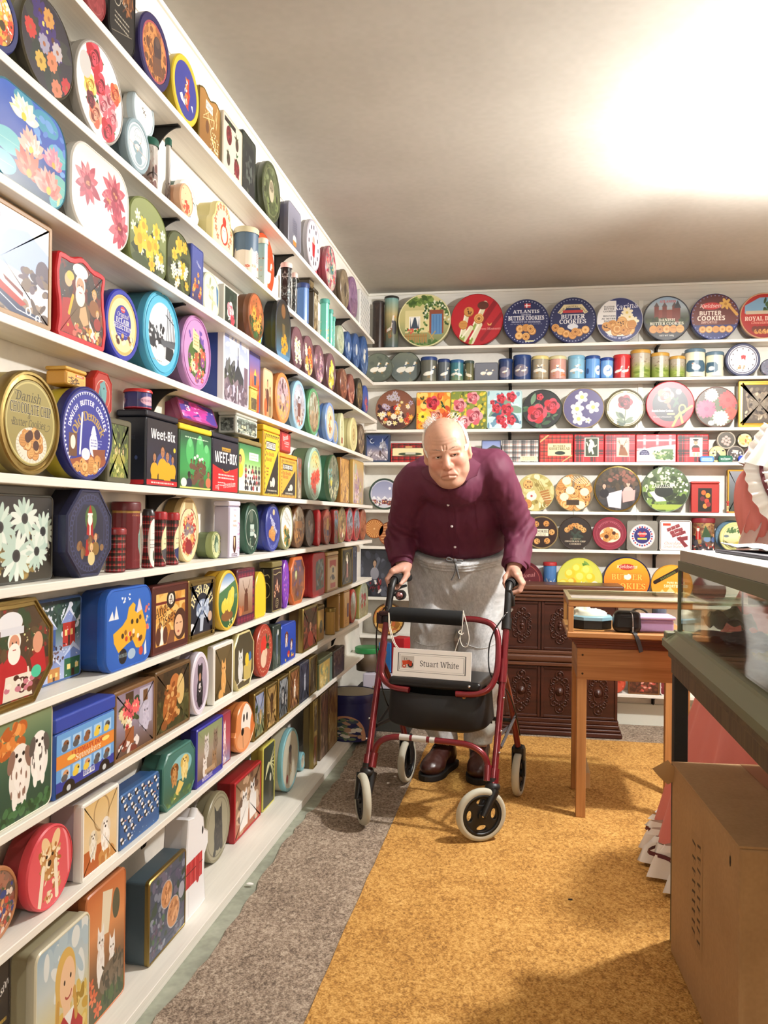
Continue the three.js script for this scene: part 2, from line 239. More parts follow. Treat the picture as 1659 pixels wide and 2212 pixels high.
function tr(x,y,s,c=['#2c4a24','#41642f','#1e3319']){B('#4a3420',x - s*0.06,y,s*0.12,s*0.7);for(let i=0;i<14;i++)E(x+rr(-0.45,0.45)*s,y - rr(-0.1,0.8)*s,s*0.22,pick(c));}
function land(sky,hill,fg){bg(...sky);Q(hill,-3,52,20,38,45,50,70,34,103,48,103,103,-3,103);Q(fg,-3,66,40,60,103,68,103,103,-3,103);sp([hill,fg],50,4,0,48,100,100);}
function fr(c,w,wy=w*AS){B(c,-3,-3,106,wy+3);B(c,-3,100 - wy,106,wy+3);B(c,-3,-3,w+3,106);B(c,100 - w,-3,w+3,106);}
function ln(c,x0,x1,y,n,gap,z=2.2){for(let i=0;i<n;i++){let x=x0;while(x<x1 - 2){const w=Math.min(rr(2,7),x1 - x);B(c,x,y+i*gap,w,z);x+=w+1.6;}}}
// tin builder

function outline(type,w,h,o){
const P=[],arc=(cx,cy,rx,ry,a0,a1,n)=>{for(let i=0;i<=n;i++){const a=a0+(a1 - a0)*i/n;P.push([cx+rx*Math.cos(a),cy+ry*Math.sin(a)]);}},q=Math.PI/2;
if(type==='R'){for(let i=0;i<44;i++){const a=i/44*TAU;P.push([w/2*Math.cos(a),h/2+h/2*Math.sin(a)]);}return P;}
if(type==='O'){const c=(o.c??0.28)*Math.min(w,h),x=w/2;const k=[[x - c,0],[x,c],[x,h - c],[x - c,h],[-x+c,h],[-x,h - c],[-x,c],[-x+c,0]];for(let i=0;i<8;i++){const a=k[i],b=k[(i+1)% 8],n=3;for(let j=0;j<n;j++)P.push([a[0]+(b[0]- a[0])*j/n,a[1]+(b[1]- a[1])*j/n]);}return P;}
if(type==='D'){const r=o.r??0.02,k=o.k??0.4;arc(w/2 - r,r,r,r,-q,0,4);arc(0,h - h*k,w/2,h*k,0,Math.PI,26);arc(-w/2+r,r,r,r,Math.PI,Math.PI+q,4);return P;}
if(type==='K'){
const sh=h*0.6,r=0.012;arc(w/2 - r,r,r,r,-q,0,3);arc(w/2 - r*2,sh - r*2,r*2,r*2,0,q*0.8,4);arc(0,sh+(h - sh)*0.42,w*0.34,(h - sh)*0.58,-0.1,Math.PI+0.1,18);arc(-w/2+r*2,sh - r*2,r*2,r*2,q*1.2,Math.PI,4);arc(-w/2+r,r,r,r,Math.PI,Math.PI+q,3);return P;}
if(type==='H'){
const k=[[0.2,0],[0.42,0.02],[0.34,0.3],[0.36,0.48],[0.5,0.56],[0.5,0.68],[0.34,0.74],[0.3,0.86],[0.12,0.95],[0.02,1],[-0.1,0.93],[-0.34,0.95],[-0.42,0.6],[-0.5,0.4],[-0.5,0]];return k.map((p)=>[p[0]*w,p[1]*h]);}
if(type==='U'){
const k=40;for(let i=0;i<k;i++){const a=i/k*TAU - q,s=Math.sin(a),r=1+0.07*Math.cos(3*a+0.5);P.push([w/2*Math.cos(a)*r*(s<0?1:0.86),h/2+h/2*s*(1 - 0.0*r)]);}return P;}
const r=Math.min(o.r??0.012,w/2.05,h/2.05),n=r>0.03?8:4;arc(w/2 - r,r,r,r,-q,0,n);
if(type==='S'){const m=5;for(let i=1;i<m;i++)P.push([w/2+0.035*w*Math.sin(i/m*TAU*1.0),r+(h - 2*r)*i/m]);}
arc(w/2 - r,h - r,r,r,0,q,n);
if(type==='S'||type==='W'){const m=10,b=type==='S'?0.07:0.045;for(let i=1;i<m;i++){const t=i/m;P.push([w/2 - r -(w - 2*r)*t,h+b*h*(type==='S'?Math.sin(t*Math.PI)+0.35*Math.cos(t*TAU*2)- 0.35:Math.sin(t*TAU*1.5))]);}}
arc(-w/2+r,h - r,r,r,q,Math.PI,n);
if(type==='S'){const m=5;for(let i=1;i<m;i++)P.push([-w/2 - 0.035*w*Math.sin(i/m*TAU),h - r -(h - 2*r)*i/m]);}
arc(-w/2+r,r,r,r,Math.PI,Math.PI+q,n);return P;
}
function inset(P,d){const n=P.length;return P.map((p,i)=>{const a=P[(i+n - 1)% n],b=P[(i+1)% n];let tx=b[0]- a[0],ty=b[1]- a[1];const l=Math.hypot(tx,ty)||1;return[p[0]- ty/l*d,p[1]+tx/l*d];});}
function loft(rings,cap0,cap1){
const pos=[],n=rings[0][0].length,at=(k,i)=>{const[P,z]=rings[k],p=P[(i+n)% n];pos.push(p[0],p[1],z);};
for(let k=0;k+1<rings.length;k++)for(let i=0;i<n;i++){at(k,i);at(k,i+1);at(k+1,i+1);at(k,i);at(k+1,i+1);at(k+1,i);}
const cap=(k,f)=>{const P=rings[k][0],z=rings[k][1];let cx=0,cy=0;for(const p of P){cx+=p[0]/n;cy+=p[1]/n;}for(let i=0;i<n;i++){pos.push(cx,cy,z);at(k,f?i:i+1);at(k,f?i+1:i);}};
if(cap0)cap(0,false);if(cap1)cap(rings.length - 1,true);
const g=new THREE.BufferGeometry();g.setAttribute('position',new THREE.Float32BufferAttribute(pos,3));g.setAttribute('uv',new THREE.Float32BufferAttribute(new Float32Array(pos.length/3*2),2));g.computeVertexNormals();
return toCreasedNormals(g,0.7);
}
function facePlate(P,z,t,dome=0){
let x0=9,x1=-9,y0=9,y1=-9;for(const p of P){x0=Math.min(x0,p[0]);x1=Math.max(x1,p[0]);y0=Math.min(y0,p[1]);y1=Math.max(y1,p[1]);}
const pos=[],uv=[],n=P.length,cx=(x0+x1)/2,cy=(y0+y1)/2,put=(x,y,q)=>{pos.push(x,y,z+dome*q);uv.push(t.u0+(t.u1 - t.u0)*(x - x0)/(x1 - x0),t.v0+(t.v1 - t.v0)*(y - y0)/(y1 - y0));};
for(let i=0;i<n;i++){const a=P[i],b=P[(i+1)% n],m=(p)=>[cx+(p[0]- cx)*0.6,cy+(p[1]- cy)*0.6],c=m(a),d=m(b);put(cx,cy,1);put(...c,0.8);put(...d,0.8);put(...c,0.8);put(...a,0);put(...b,0);put(...c,0.8);put(...b,0);put(...d,0.8);}
const g=new THREE.BufferGeometry();g.setAttribute('position',new THREE.Float32BufferAttribute(pos,3));g.setAttribute('uv',new THREE.Float32BufferAttribute(uv,2));g.computeVertexNormals();return dome?toCreasedNormals(g,0.6):g;
}
const METAL={gold:['#c9a24a',0.32,0.85],silver:['#c3c3c0',0.32,0.85],brass:['#8f7a45',0.38,0.8],copper:['#a8623a',0.34,0.8],steel:['#8d8d88',0.35,0.85]};
const coat=(c)=>METAL[c]?paint(...METAL[c]):paint(c,0.36);
let tinKey=0;
function tin(type,w,h,d,body,rim,art,label,place,o={}){
const k=++tinKey,scale=Math.max(56,Math.min(300,(o.px??100)*1.35))/Math.max(w,h),tw=Math.max(36,w*scale),thh=Math.max(36,h*scale);
const canister=type==='C',t=thing(o.name??(canister?'canister_tin':'biscuit_tin'),label,'tin',place.pos,place.turn,place.group);
if(o.lean)t.rotation.set(o.lean,place.turn,0,'YXZ');if(o.roll)t.rotation.set(0,place.turn,o.roll,'YXZ');
if(canister){const fz=o.flat??1;if(fz<1)t.scale.z=fz;
const p=tile(tw,thh,art,k),r=w/2,lh=o.lid??Math.min(0.022,h*0.16),N=40,hb=h - lh*0.8;
const pos=[],uv=[],rows=[[r - 0.004,0.0],[r - 0.0005,0.003],[r - 0.001,hb]];
const put=(i,j)=>{const a=i/N*TAU,[q,y]=rows[j];pos.push(q*Math.sin(a),y,q*Math.cos(a));let s=((i/N+0.5)% 1)*2 - 0.5;s=s<0?-s:s>1?2 - s:s;uv.push(p.u0+(p.u1 - p.u0)*s,p.v0+(p.v1 - p.v0)*Math.min(1,y/hb));};
for(let j=0;j<2;j++)for(let i=0;i<N;i++){put(i,j);put(i+1,j);put(i+1,j+1);put(i,j);put(i+1,j+1);put(i,j+1);}
const g=new THREE.BufferGeometry();g.setAttribute('position',new THREE.Float32BufferAttribute(pos,3));g.setAttribute('uv',new THREE.Float32BufferAttribute(uv,2));g.computeVertexNormals();
const b=mesh('body',toCreasedNormals(g,0.8),p.mat,t);mesh('base',lathe([[0.0005,0.0015],[r - 0.008,0.002],[r - 0.006,0],[r - 0.002,0.0005],[r+0.0005,0.003]],N),coat(body),b);
const nk=o.neck??0,lr=r+0.0015;
mesh('lid',nk?lathe([[r,hb],[r*0.98,hb+lh*0.3],[r*nk,hb+lh*0.6],[r*nk,h - 0.002],[r*nk - 0.003,h],[0.0005,h]],N):lathe([[lr,hb - 0.002],[lr,h - 0.004],[lr - 0.003,h],[lr - 0.006,h - 0.001],[lr - 0.008,h - 0.003],[0.0005,h - 0.003]],N),coat(rim),t);
return t;
}
if(type==='T'){
const p=tile(tw,thh,art,k),lh=o.lid??0.016;mesh('body',box(0,(h - lh)/2,0,w - 0.003,h - lh,d - 0.003,0.005),coat(body),t);mesh('lid',box(0,h - lh/2,0,w,lh,d,0.005),coat(rim),t);
const P=outline('B',w - 0.011,h - lh - 0.006,{r:0.003}).map((q)=>[q[0],q[1]+0.003]);mesh('front_panel',loft([[P,-0.0008],[P,0.0004]],false,false),coat(body),t).position.z=d/2 - 0.0015;const f=t.children[t.children.length - 1];mesh('print',facePlate(P,0.0005,p),p.mat,f);
if(o.side){const s=tile(tw*Math.min(1,d/w)+20,thh,o.side,k+5000),S=outline('B',d - 0.012,h - lh - 0.006,{r:0.003}).map((q)=>[q[0],q[1]+0.003]);const m=mesh('side_panel',facePlate(S,0.0006,s),s.mat,t);m.rotation.y=-Math.PI/2;m.position.x=-w/2+0.0015;}
return t;
}
const P=outline(type,w,h,o),p=tile(tw,thh,art,k),lid=Math.min(o.lid??0.02,d*0.6),rw=o.rim??0.004,z1=d/2,z0=-d/2,I=inset(P,0.0022);
mesh('body',loft([[inset(P,0.005),z0],[I,z0+0.003],[I,z1 - lid+0.004]],true,false),coat(body),t);
const deep=o.deep??0.0015,rings=[[inset(P,0.001),z1 - lid],[P,z1 - lid+0.0015],[P,z1 - 0.003],[inset(P,0.0028),z1]];
if(rw>0.007&&o.step)rings.push([inset(P,rw*0.45),z1],[inset(P,rw*0.5),z1 - 0.003],[inset(P,rw*0.95),z1 - 0.002]);
rings.push([inset(P,Math.max(rw,0.003)),z1 - 0.0002]);const F=inset(P,Math.max(rw,0.003)+0.001);rings.push([F,z1 - deep]);
const l=mesh('lid',loft(rings,false,false),coat(rim),t);mesh('lid_print',facePlate(F,z1 - deep,p,o.dome??0),p.mat,l);
return t;
}
const rowCheck={};
function put(shelf,list,dflt={}){
const left=isNaN(+shelf),y0=left?LEFT[shelf][0]:BACK[shelf],edge=left?LEFT[shelf][1]:ZBF,wall=left?(shelf==='J'?XLOW:XW):ZB,n=left?'ABCDEFGHIJ'.indexOf(shelf):shelf - 1;
const where=left?(shelf==='J'?"left wall's bottom board":`left wall's ${ordinal[n]} shelf`):`back wall's ${ordinal[n]} shelf`;
const room=edge - wall,ax=left?'x':'z';
const items=list.map(([type,u0,u1,vt,dcm,body,rim,art,label,o={}])=>{
o={...dflt,...o};const it={type,body,rim,art,label,o,d:dcm/100,in:o.in??(type==='C'?0.002:0.008),u0,u1,um:(u0+u1)/2,vt};
if(!left&&o.in===undefined&&type !=='C')it.in=0.012;
const solve=(plane)=>{
const top=meet(it.um,vt,ax,plane),base=o.vb?meet(it.um,o.vb,ax,plane).y:y0,vm=o.vb?(vt+o.vb)/2:(vt+projectV(it.um,y0,ax,plane))/2,a=meet(u0,vm,ax,plane),b=meet(u1,vm,ax,plane);
it.base=base;it.w=(left?a.z - b.z:b.x - a.x)*(o.sw??1);it.h=o.h??top.y - base;it.c=left?(a.z+b.z)/2:(a.x+b.x)/2;if(type==='R'&&!o.oval)it.w=it.h;
};
solve(edge - it.in);
if(type==='C'){for(let k=0;k<4;k++){const deep=meet(it.um,1106,ax,it.q??edge - it.in - 0.04).sub(camera.position).dot(sight(CX,CY));it.w=(u1 - u0)/FOCAL*deep;it.q=shelf==='B'?Math.max(edge - it.in - it.w/2,wall+0.004+it.w/2):edge - it.in - Math.min(it.w,room - it.in - 0.004)/2;const w=it.w;solve(it.q);it.w=w;}it.flat=shelf==='B'?1:Math.min(1,(room - it.in - 0.004)/it.w);it.d=it.w*it.flat;}
it.d=Math.min(it.d,room - it.in - 0.003);if(o.vb)it.fixed=true;return it;
});
const row=items.filter((t)=>!t.fixed).sort((a,b)=>left?b.c - a.c:a.c - b.c),dir=left?-1:1,layer=(t)=>t.type !=='C'&&t.type !=='T'&&t.o.in===undefined;
const gap=(a,b)=>dir*(b.c - a.c)-(a.w+b.w)/2,meetDepth=(a,b)=>a.in<b.in+b.d - 0.0005&&b.in<a.in+a.d - 0.0005;
for(let k=0;k+1<row.length;k++){const a=row[k],b=row[k+1];if(gap(a,b)<-0.014&&meetDepth(a,b)&&layer(b)){const half=room/2 - 0.004;if(a.lay===2){b.lay=1;b.in=0.003;b.d=Math.min(b.d,half);}else if(layer(a)||a.in+a.d<half+0.006){a.d=Math.min(a.d,half);if(!a.lay)a.in=Math.min(a.in,0.003);a.lay=1;b.lay=2;b.in=room/2+0.001;b.d=Math.min(b.d,half);}}}
row.forEach((t)=>{t.c0=t.c;});
for(let r=0;r<60;r++)for(let k=0;k<row.length;k++)for(let m=k+1;m<Math.min(row.length,k+4);m++){const a=row[k],b=row[m],g=gap(a,b);if(g<0.0008&&meetDepth(a,b)){const p=(0.0012 - g)*0.3*dir;a.c=Math.max(a.c0 - 0.014,Math.min(a.c0+0.014,a.c - p));b.c=Math.max(b.c0 - 0.014,Math.min(b.c0+0.014,b.c+p));}}
for(let r=0;r<3;r++)for(let k=0;k<row.length;k++)for(let m=k+1;m<Math.min(row.length,k+4);m++){const a=row[k],b=row[m],g=gap(a,b);if(g<0&&meetDepth(a,b)){if(g<-0.02)(rowCheck[shelf]??=[]).push(a.label+' | '+b.label+' '+g.toFixed(3));for(const t of[a,b]){const f=(t.w+g/2 - 0.0005)/t.w;t.w*=f;if(t.type==='R'&&!t.o.oval)t.h*=f;}}}
for(const t of items){
const q=t.type==='C'?t.q:edge - t.in - t.d/2;
tin(t.type,t.w,t.h,t.d,t.body,t.rim,t.art,`${t.label} on ${where}`,{pos:left?[q,t.base,t.c]:[t.c,t.base,q],turn:(left?Math.PI/2:0)+(t.o.yaw??0),group:`tins on the ${where}`},{...t.o,flat:t.flat??1,px:projectV(t.um,t.base,ax,edge - t.in)- t.vt});
}
}
function projectV(u,y,ax,val){let lo=-2000,hi=5000;for(let i=0;i<40;i++){const m=(lo+hi)/2;if(meet(u,m,ax,val).y>y)lo=m;else hi=m;}return lo;}
// tins, shelf by shelf: shape, left and right end, top, depth in cm, body, lid, print, label

const AUT=['#8a5a3a','#c78a4a','#5a3a2a','#a06a7a'],MAU='#6d4a52',NAVY='#1c2260',WHITE='#eeeade',CREAM='#efe6b8',GREEN='#2e5a38',RED='#b3222a',BLACK='#1c1c1e',GOLDEN='gold';
const oldPic=(a,b,k)=>()=>{ph(a,b);k?.();};
put('A',[
['R',172,238,-58,6,'#7a2a2c','#8a3034',()=>{bg('#8a3034');O(50,50,40,'#a85a58',2);sp(['#9a3c40','#7a2428'],30,6);},'plain dark red round tin'],
['B',236,294,-75,5,'#d8cba0',BLACK,()=>{bg('#1d1a18');T('Assorted',46,40,15,'#cfc6b4','italic serif',{r:0.1});O(28,44,14,'#bdb4a0',1.5);sp(['#7a4a2a','#a0683c','#5a351f'],40,7,50,12,95,50);ln('#a8a08e',20,80,62,3,6);L('#8c8370',1,10,90,90,74);},'tall black rounded tin with white script',{r:0.04}],
['R',299,370,33,6,'#241d4a','#2a2358',()=>{ph(['#c58a52','#a86a3c','#8a5436'],['#d08a4a','#b06a34','#6b4632']);E(60,40,16,'#4a3838',22);E(60,28,9,'#5e4a44');Q('#6a4a3c',40,60,74,50,80,80,46,90);for(let i=0;i<8;i++)L('#7a4a2a',2,30+i*7,66,26+i*8,96);O(50,50,48,'#a8485a',3);},'round navy tin with an orange brown figure scene',{rim:0.016}],
['R',372,431,122,5,'#c9a92a','#d9bc34',()=>{bg('#3a3f94','#343a8c');Q('#d23a24',52,26,66,22,64,46,70,50,62,74,64,82,52,78);sp(['#f0e8d8','#c8803a'],16,5,46,28,56,76);Q('#f4f2ea',24,66,34,60,50,78,30,74);Q('#f4f2ea',74,66,82,64,84,76);},'round blue tin with wide yellow rim',{rim:0.014}],
['W',430,477,208,5,'#8a6430','brass',()=>{bg('#a87a3e','#8a5e2a');for(let i=0;i<12;i++)L('#f0d8a0',1.2,rr(5,95),rr(4,40),rr(5,95),rr(30,60));B('#e8e4da',30,14,34,16);T('Classic',47,22,10,'#40464e','italic serif');C('#f6e6b4',2,70,50,40,60,60,80,84,92);sp(['#fff3c4','#f4d680'],60,2,55,60,95,98);E(38,62,8,'#6a4424',12);},'golden brown wavy topped tin with a white tag'],
['B',482,524,260,6,'#a2937c','#cfc2ac',()=>{bg('#d9cdb8');B('#2c2622',6,4,60,9);for(const[x,y]of[[30,32],[74,76]]){E(x,y,15,'#6a2028',17);sp(['#8c3038','#551820'],24,4,x - 12,y - 14,x+12,y+14);lfs(x,y - 18,10,4);}for(const[x,y]of[[74,32],[28,76]]){E(x,y,9,'#4a3a30',12);lfs(x,y - 8,10,6,['#4a4a34','#33331f']);}},'cream tin printed with dark berries'],
['B',524,553,294,6,'#2f332c','#343a32',()=>{ph(['#343a33','#2a2f2a','#454c42'],['#22262a','#343a33','#4b5046'],70);B('#25292a',12,12,76,76);sp(['#5a625c','#474e4a'],20,9,25,30,75,80);},'dark green black rectangular tin'],
['R',567,601,351,7,'#3c4230','#4c5238',()=>{ph(['#5a6342','#434b30','#76805a'],['#4a5434','#6d7a4a','#2f3620']);E(50,48,15,'#b9ad92',21);E(50,40,12,'#8a8068',10);L('#4a4634',2,42,44,47,44);L('#4a4634',2,54,44,58,44);O(50,50,44,'#6e7250',2);},'round olive tin with a pale bearded face',{rim:0.01}],
['R',601,622,404,5,'#28305c','#38447c',()=>{bg('#44518a','#3c3a44','#43482e');Q('#6b4a3a',20,44,64,36,60,70,18,74);L('#c89a62',4,56,42,54,96);O(50,50,48,'#1d2344',4);},'round blue and brown tin with a lamp post'],
['B',621,648,446,5,'#71717c','#8f8f9c',()=>{bg('#8d8d9e','#6a6a74');for(let i=0;i<6;i++){T('yuletide',50,34+i*6,10,'#33364a','italic serif',{r:0.1});}E(50,82,14,'#ece8e2',12);B('#d08038',38,84,26,12);},'grey blue rounded tin with script',{r:0.02}],
['R',665,686,475,6.5,'#8c8a90','#b5b1ba',()=>{bg('#d5cbd6');for(let i=0;i<12;i++){const a=i/12*TAU;B('#2e2a34',47+38*Math.cos(a),46+38*Math.sin(a),6,8);}E(50,40,9,'#c8a898');Q('#b8262c',38,46,62,46,58,74,42,74);L('#333',3,50,74,50,84);},'pale lilac clock face tin with a red figure',{rim:0.006}],
['R',686,702,513,5,'#a84a58','#c86272',()=>{ph(['#d88a94','#e8b4b4','#c8606e'],['#c85462','#e09aa0','#d8737e']);},'round rose pink floral tin'],
['R',702,724,532,5,'#7c3a44','#9a5a62',()=>{ph(['#c8a49c','#b84a5c','#3c7a74'],['#c0b0a0','#a83a54','#4a8a84']);bunch(['#c84a60','#e0c8bc','#2f7a78'],10,12,15,15,85,85);},'round tin with pink and teal flowers'],
['D',722,737,558,5,'#2a303c','#34405a',()=>{bg('#3c4862','#35404e','#4a4034');sp(['#2a3040','#5a5040'],20,9);Q('#b08a52',44,60,54,52,62,92,40,92);},'dark blue arched tin with a golden foot'],
['R',738,753,582,5,'#6a5c4a','#7a6a54',()=>{ph(['#8a7a62','#6d604c','#a08e70'],['#7d6e56','#5c5040','#94826a']);E(56,50,14,'#4a3e34',20);},'round sandy brown tin'],
['R',753,773,597,5,'#6a4a66','#7d5a7a',()=>{ph(['#86648a','#75547a','#9a7a96'],['#6d4c6c','#8a6480','#5a3c58']);O(50,50,38,'#9a7a92',3);},'round mauve purple tin'],
['B',778,799,637,5,'#c9c9c4','#d6d6d2',()=>{bg('#d4d4d0');for(let i=0;i<6;i++)for(let j=0;j<10;j++)E(10+i*16+(j % 2)*8,6+j*10,2.6,'#8a8c92');},'white spotted square tin in the far corner'],
]);
put('B',[
['R',-62,55,-44,6,NAVY,'#222a66',()=>{ph(['#f0c050','#e8a8a8','#f6e8d8'],['#d85a3a','#e8b040','#8a5a2a']);bunch(['#f2c23c','#f0e6dc','#e07a8a','#d84a2a'],16,13,6,6,94,94);E(66,60,9,'#4a3a16');},'round navy rimmed tin crowded with bright flowers',{rim:0.012}],
['R',60,166,0,5.5,'#5a5a3a','#4a4636',()=>{bg('#2c2630');lfs(50,50,40,18,['#3a3a34','#26302a']);bunch(['#4a2f7a','#3d2a6a'],9,13,10,12,70,50);for(const[x,y,c]of[[50,18,'#c8924a'],[16,46,'#c23a34'],[68,46,'#b8b0b4'],[36,72,'#c8a648'],[58,62,'#d0805a'],[68,88,'#c87a5c'],[88,76,'#b82f34'],[42,50,'#9a96ac']]){R1(x,y,9,'o');fl(x,y,11,9,c,c==='#c8a648'?'#8a6a20':'#a0603a',0.5);}},'large round dark tin with pansies and roses',{}],
['R',167,278,86,5.5,'#85807c','#aaa6a0',()=>{bg('#f7f4ec');for(const[x,y,r,k]of[[36,18,18,'r'],[50,42,15,'r'],[74,44,14,'p'],[28,52,13,'y'],[84,34,12,'o'],[58,60,12,'p'],[78,66,12,'p'],[40,78,14,'c'],[68,84,15,'r'],[30,66,9,'d']]){lfs(x,y,r,3);R1(x,y,r,k);}E(18,34,12,'#c9c6c2',14);},'large round white tin with red and yellow roses',{rim:0.005}],
['R',289,334,192,3,'#b9b9b4','#b4c4cc',()=>{bg('#f2f0e8');O(50,50,42,'#d8d8d0',1.5);L('#4a4440',2,40,40,60,52);L('#4a4440',2,46,52,56,42);sp(['#5c5650'],8,2,40,38,62,60);},'round white tin standing on a green lidded jar tin',{rim:0.008,vb:296,in:0.045}],
['R',267,318,241,4.6,'#5f7480','#8fa6b0',()=>{bg('#eef0ee');O(50,50,44,'#a8bcc4',5);O(50,28,17,'#7d939e',1.5);T('Farm',50,28,12,'#7d939e','italic serif');E(50,56,24,'#86a0ac',16);gs(46,54,11,1);L('#c8b0a8',2,10,52,96,62);E(54,78,17,'#86a0ac',12);},'round white tin with pale blue goose picture',{rim:0.009,in:0.002}],
['C',302,340,300,7,'#4a4a44','#1f5a4a',()=>{ph(['#c9c6be','#b0aca4'],['#6a4540','#3a2826','#a89a90'],60);C('#2a1c1a',3,10,60,40,40,60,70,90,50);C('#e8e4dc',2,30,70,50,50,60,90,96,84);},'small green lidded jar tin with brown ship print',{in:0.03,sw:0.8}],
['C',339,395,302,8,'#4a4a44','#1f5a4a',()=>{bg('#d8d4cc','#b8b2aa','#5a4238');sp(['#6a4a40','#3a2a28','#a0938a'],60,8,0,58,100,90);C('#3a3634',2,20,60,50,20,60,10,92,30);L('#555',1.4,60,70,74,12);Q('#a49c94',50,60,70,20,84,58);B('#cfc49a',0,92,100,3);B('#3c382c',0,95,100,6);},'large green lidded jar tin with sailing ship print',{in:0.004}],
['R',384,407,348,4,'#d8a480','#e6b894',()=>{bg('#f0c49a');sp(['#c84a30','#d8603c'],30,9,0,55,100,100);sp(['#b03a28'],12,2);},'peach round tin with a red splash'],
['U',410,456,388,5,'#244f3c','#ece9e2',()=>{bg('#f2efe8');lfs(60,34,20,10,['#3c5a44','#58705a']);E(44,42,22,'#c02c38',26);E(48,52,19,'#2c3c78',24);E(74,54,16,'#f6f4f0',20);E(50,66,9,'#f6f4f0',13);Q('#2c3c78',52,70,74,80,66,98,50,84);},'white bell shaped tin with a blue hen',{}],
['K',460,505,437,6,'#d8cc8c','#ecdf9e',()=>{bg('#f0e6b4');for(let i=0;i<13;i++){const a=Math.PI*(0.75+1.5*i/12);fl(52+40*Math.cos(a),50+44*Math.sin(a),7,5,'#c86a5a','#e8c060',0.5);}O(56,66,17,'#c03424',5);ct(56,58,14,'#f4f0e8','#d8cfc0');E(56,38,9,'#c03424',11);},'cream loaf shaped tin with red wreath and cat',{rim:0.003}],
['C',505,557,494,8,'#3a3a22','#cfc4a4',()=>{bg('#52687e');Q('#e6d8c8',-3,40,20,42,24,34,32,44,44,38,52,44,62,46,70,34,80,42,100,34,103,103,-3,103);ln('#8a7a8c',40,72,44,6,4);for(let i=0;i<5;i++){fl(14+i*19,74+rr(-6,6),8,6,pick(['#d87a50','#5a6a8c','#c86a5a']),'#e8c890',0.5);L('#5a6a5a',1,14+i*19,82,14+i*19,94);}},'blue grey canister with cream geese and lid'],
['C',556,578,515,6,'#4a4a28','#e6dcc4',()=>{bg('#a9d0d4','#d8e4da');bunch(['#e8c0a8','#f0e8d8','#c88a6a'],14,6,0,10,100,98);sp(['#7a9a5a','#c8b060'],30,3,0,70,100,100);},'small pale blue canister with flowers',{in:0.006}],
['R',579,609,504,5.5,'#a63418','#d8481e',()=>{bg('#d9481f');gs(34,62,20,1,'#f4eee0','#3a5a34');gs(66,66,17,1,'#f4eee0','#d9481f');C('#f4eee0',5,40,50,40,30,34,20,46,16);},'orange red round tin with two white geese',{rim:0.003}],
['C',606,630,568,7,'#26261e','#e8c4bc',()=>{bg('#22201f');sp(['#e8e6e0','#b8c0bc','#7a8484'],60,7,0,5,100,60);sp(['#cfe0e0','#8aa8ac'],50,6,0,60,100,100);C('#e8e6e0',3,50,4,30,30,70,50,40,96);},'black and white floral canister with pink lid'],
['C',630,642,589,5.5,'#26261e','#e8c4bc',()=>{bg('#22201f');sp(['#e8e6e0','#b8c0bc','#7a8484'],70,8);},'smaller black and white floral canister with pink lid',{in:0.012,sw:0.85}],
['T',674,692,624,6,'#332c20','#3a3324',()=>{ph(['#c8c0a8','#8a7a58','#5a4a2c'],['#6a5434','#3a2a18','#a89068']);},'square dark tea tin with landscape print',{in:0.02,sw:0.55}],
['T',666,683,598,5,'#3a3226','#3a3226',()=>{ph(['#8a7a58','#5a4a2c'],['#4a3a20','#8a744c']);},'square dark tea tin stacked on another tea tin',{vb:624,in:0.025,sw:0.55}],
['C',641,667,612,5.5,'#2a2a28','#2a3a6c',()=>{bg('#4f74ac');sp(['#5a80b8','#4a6ca2'],30,8);gs(74,62,16,1,'#e6e8ec');L('#8a6a4a',1.5,0,92,100,92);},'tall blue canister with white bird',{in:0.003}],
['C',691,711,646,6.6,'#3a4a42','#4f9a8c',()=>{bg('#6cc0ac');bunch(['#e8d8a0','#d8e4c8','#c8b070'],14,9,20,40,90,95);},'largest mint green canister with yellow flowers'],
['C',709,719,668,5.4,'#3a4a42','#4f9a8c',()=>{bg('#6cc0ac');bunch(['#e8d8a0','#d8e4c8'],10,10,20,40,90,95);},'middle mint green canister with yellow flowers',{sw:0.8}],
['C',716,724,684,4.6,'#3a4a42','#4f9a8c',()=>{bg('#64b4a2');bunch(['#e8d8a0','#d8e4c8'],8,10,20,40,90,95);},'smallest mint green canister with yellow flowers',{sw:0.8}],
['R',728,746,703,5,'#7c8a76','#9aa890',()=>{ph(['#aeb8a0','#94a088','#c4ccb4'],['#a0ac90','#8a967c','#bcc49c']);O(50,50,40,'#c8ccb8',3);},'pale sage green round tin',{rim:0.01}],
['R',747,760,716,4.5,'#1f3a66','#2a4a7c',()=>{ph(['#2c5088','#3a64a0'],['#2a4a80','#6a86b0']);E(56,50,16,'#b8c4d0',18);},'first of three blue round tins with white birds',{rim:0.006}],
['R',762,779,720,4.5,'#1f3a66','#2a4a7c',()=>{ph(['#2c5088','#3a64a0'],['#2a4a80','#6a86b0']);E(52,46,15,'#c4ccd4',18);},'middle one of three blue round tins with white birds',{rim:0.006}],
['R',780,795,726,4.5,'#1f3a66','#2a4a7c',()=>{ph(['#2c5088','#3a64a0'],['#2a4a80','#6a86b0']);E(52,50,15,'#c4ccd4',20);gs(50,54,14,1);},'last of three blue round tins, nearest the corner',{rim:0.006}],
]);
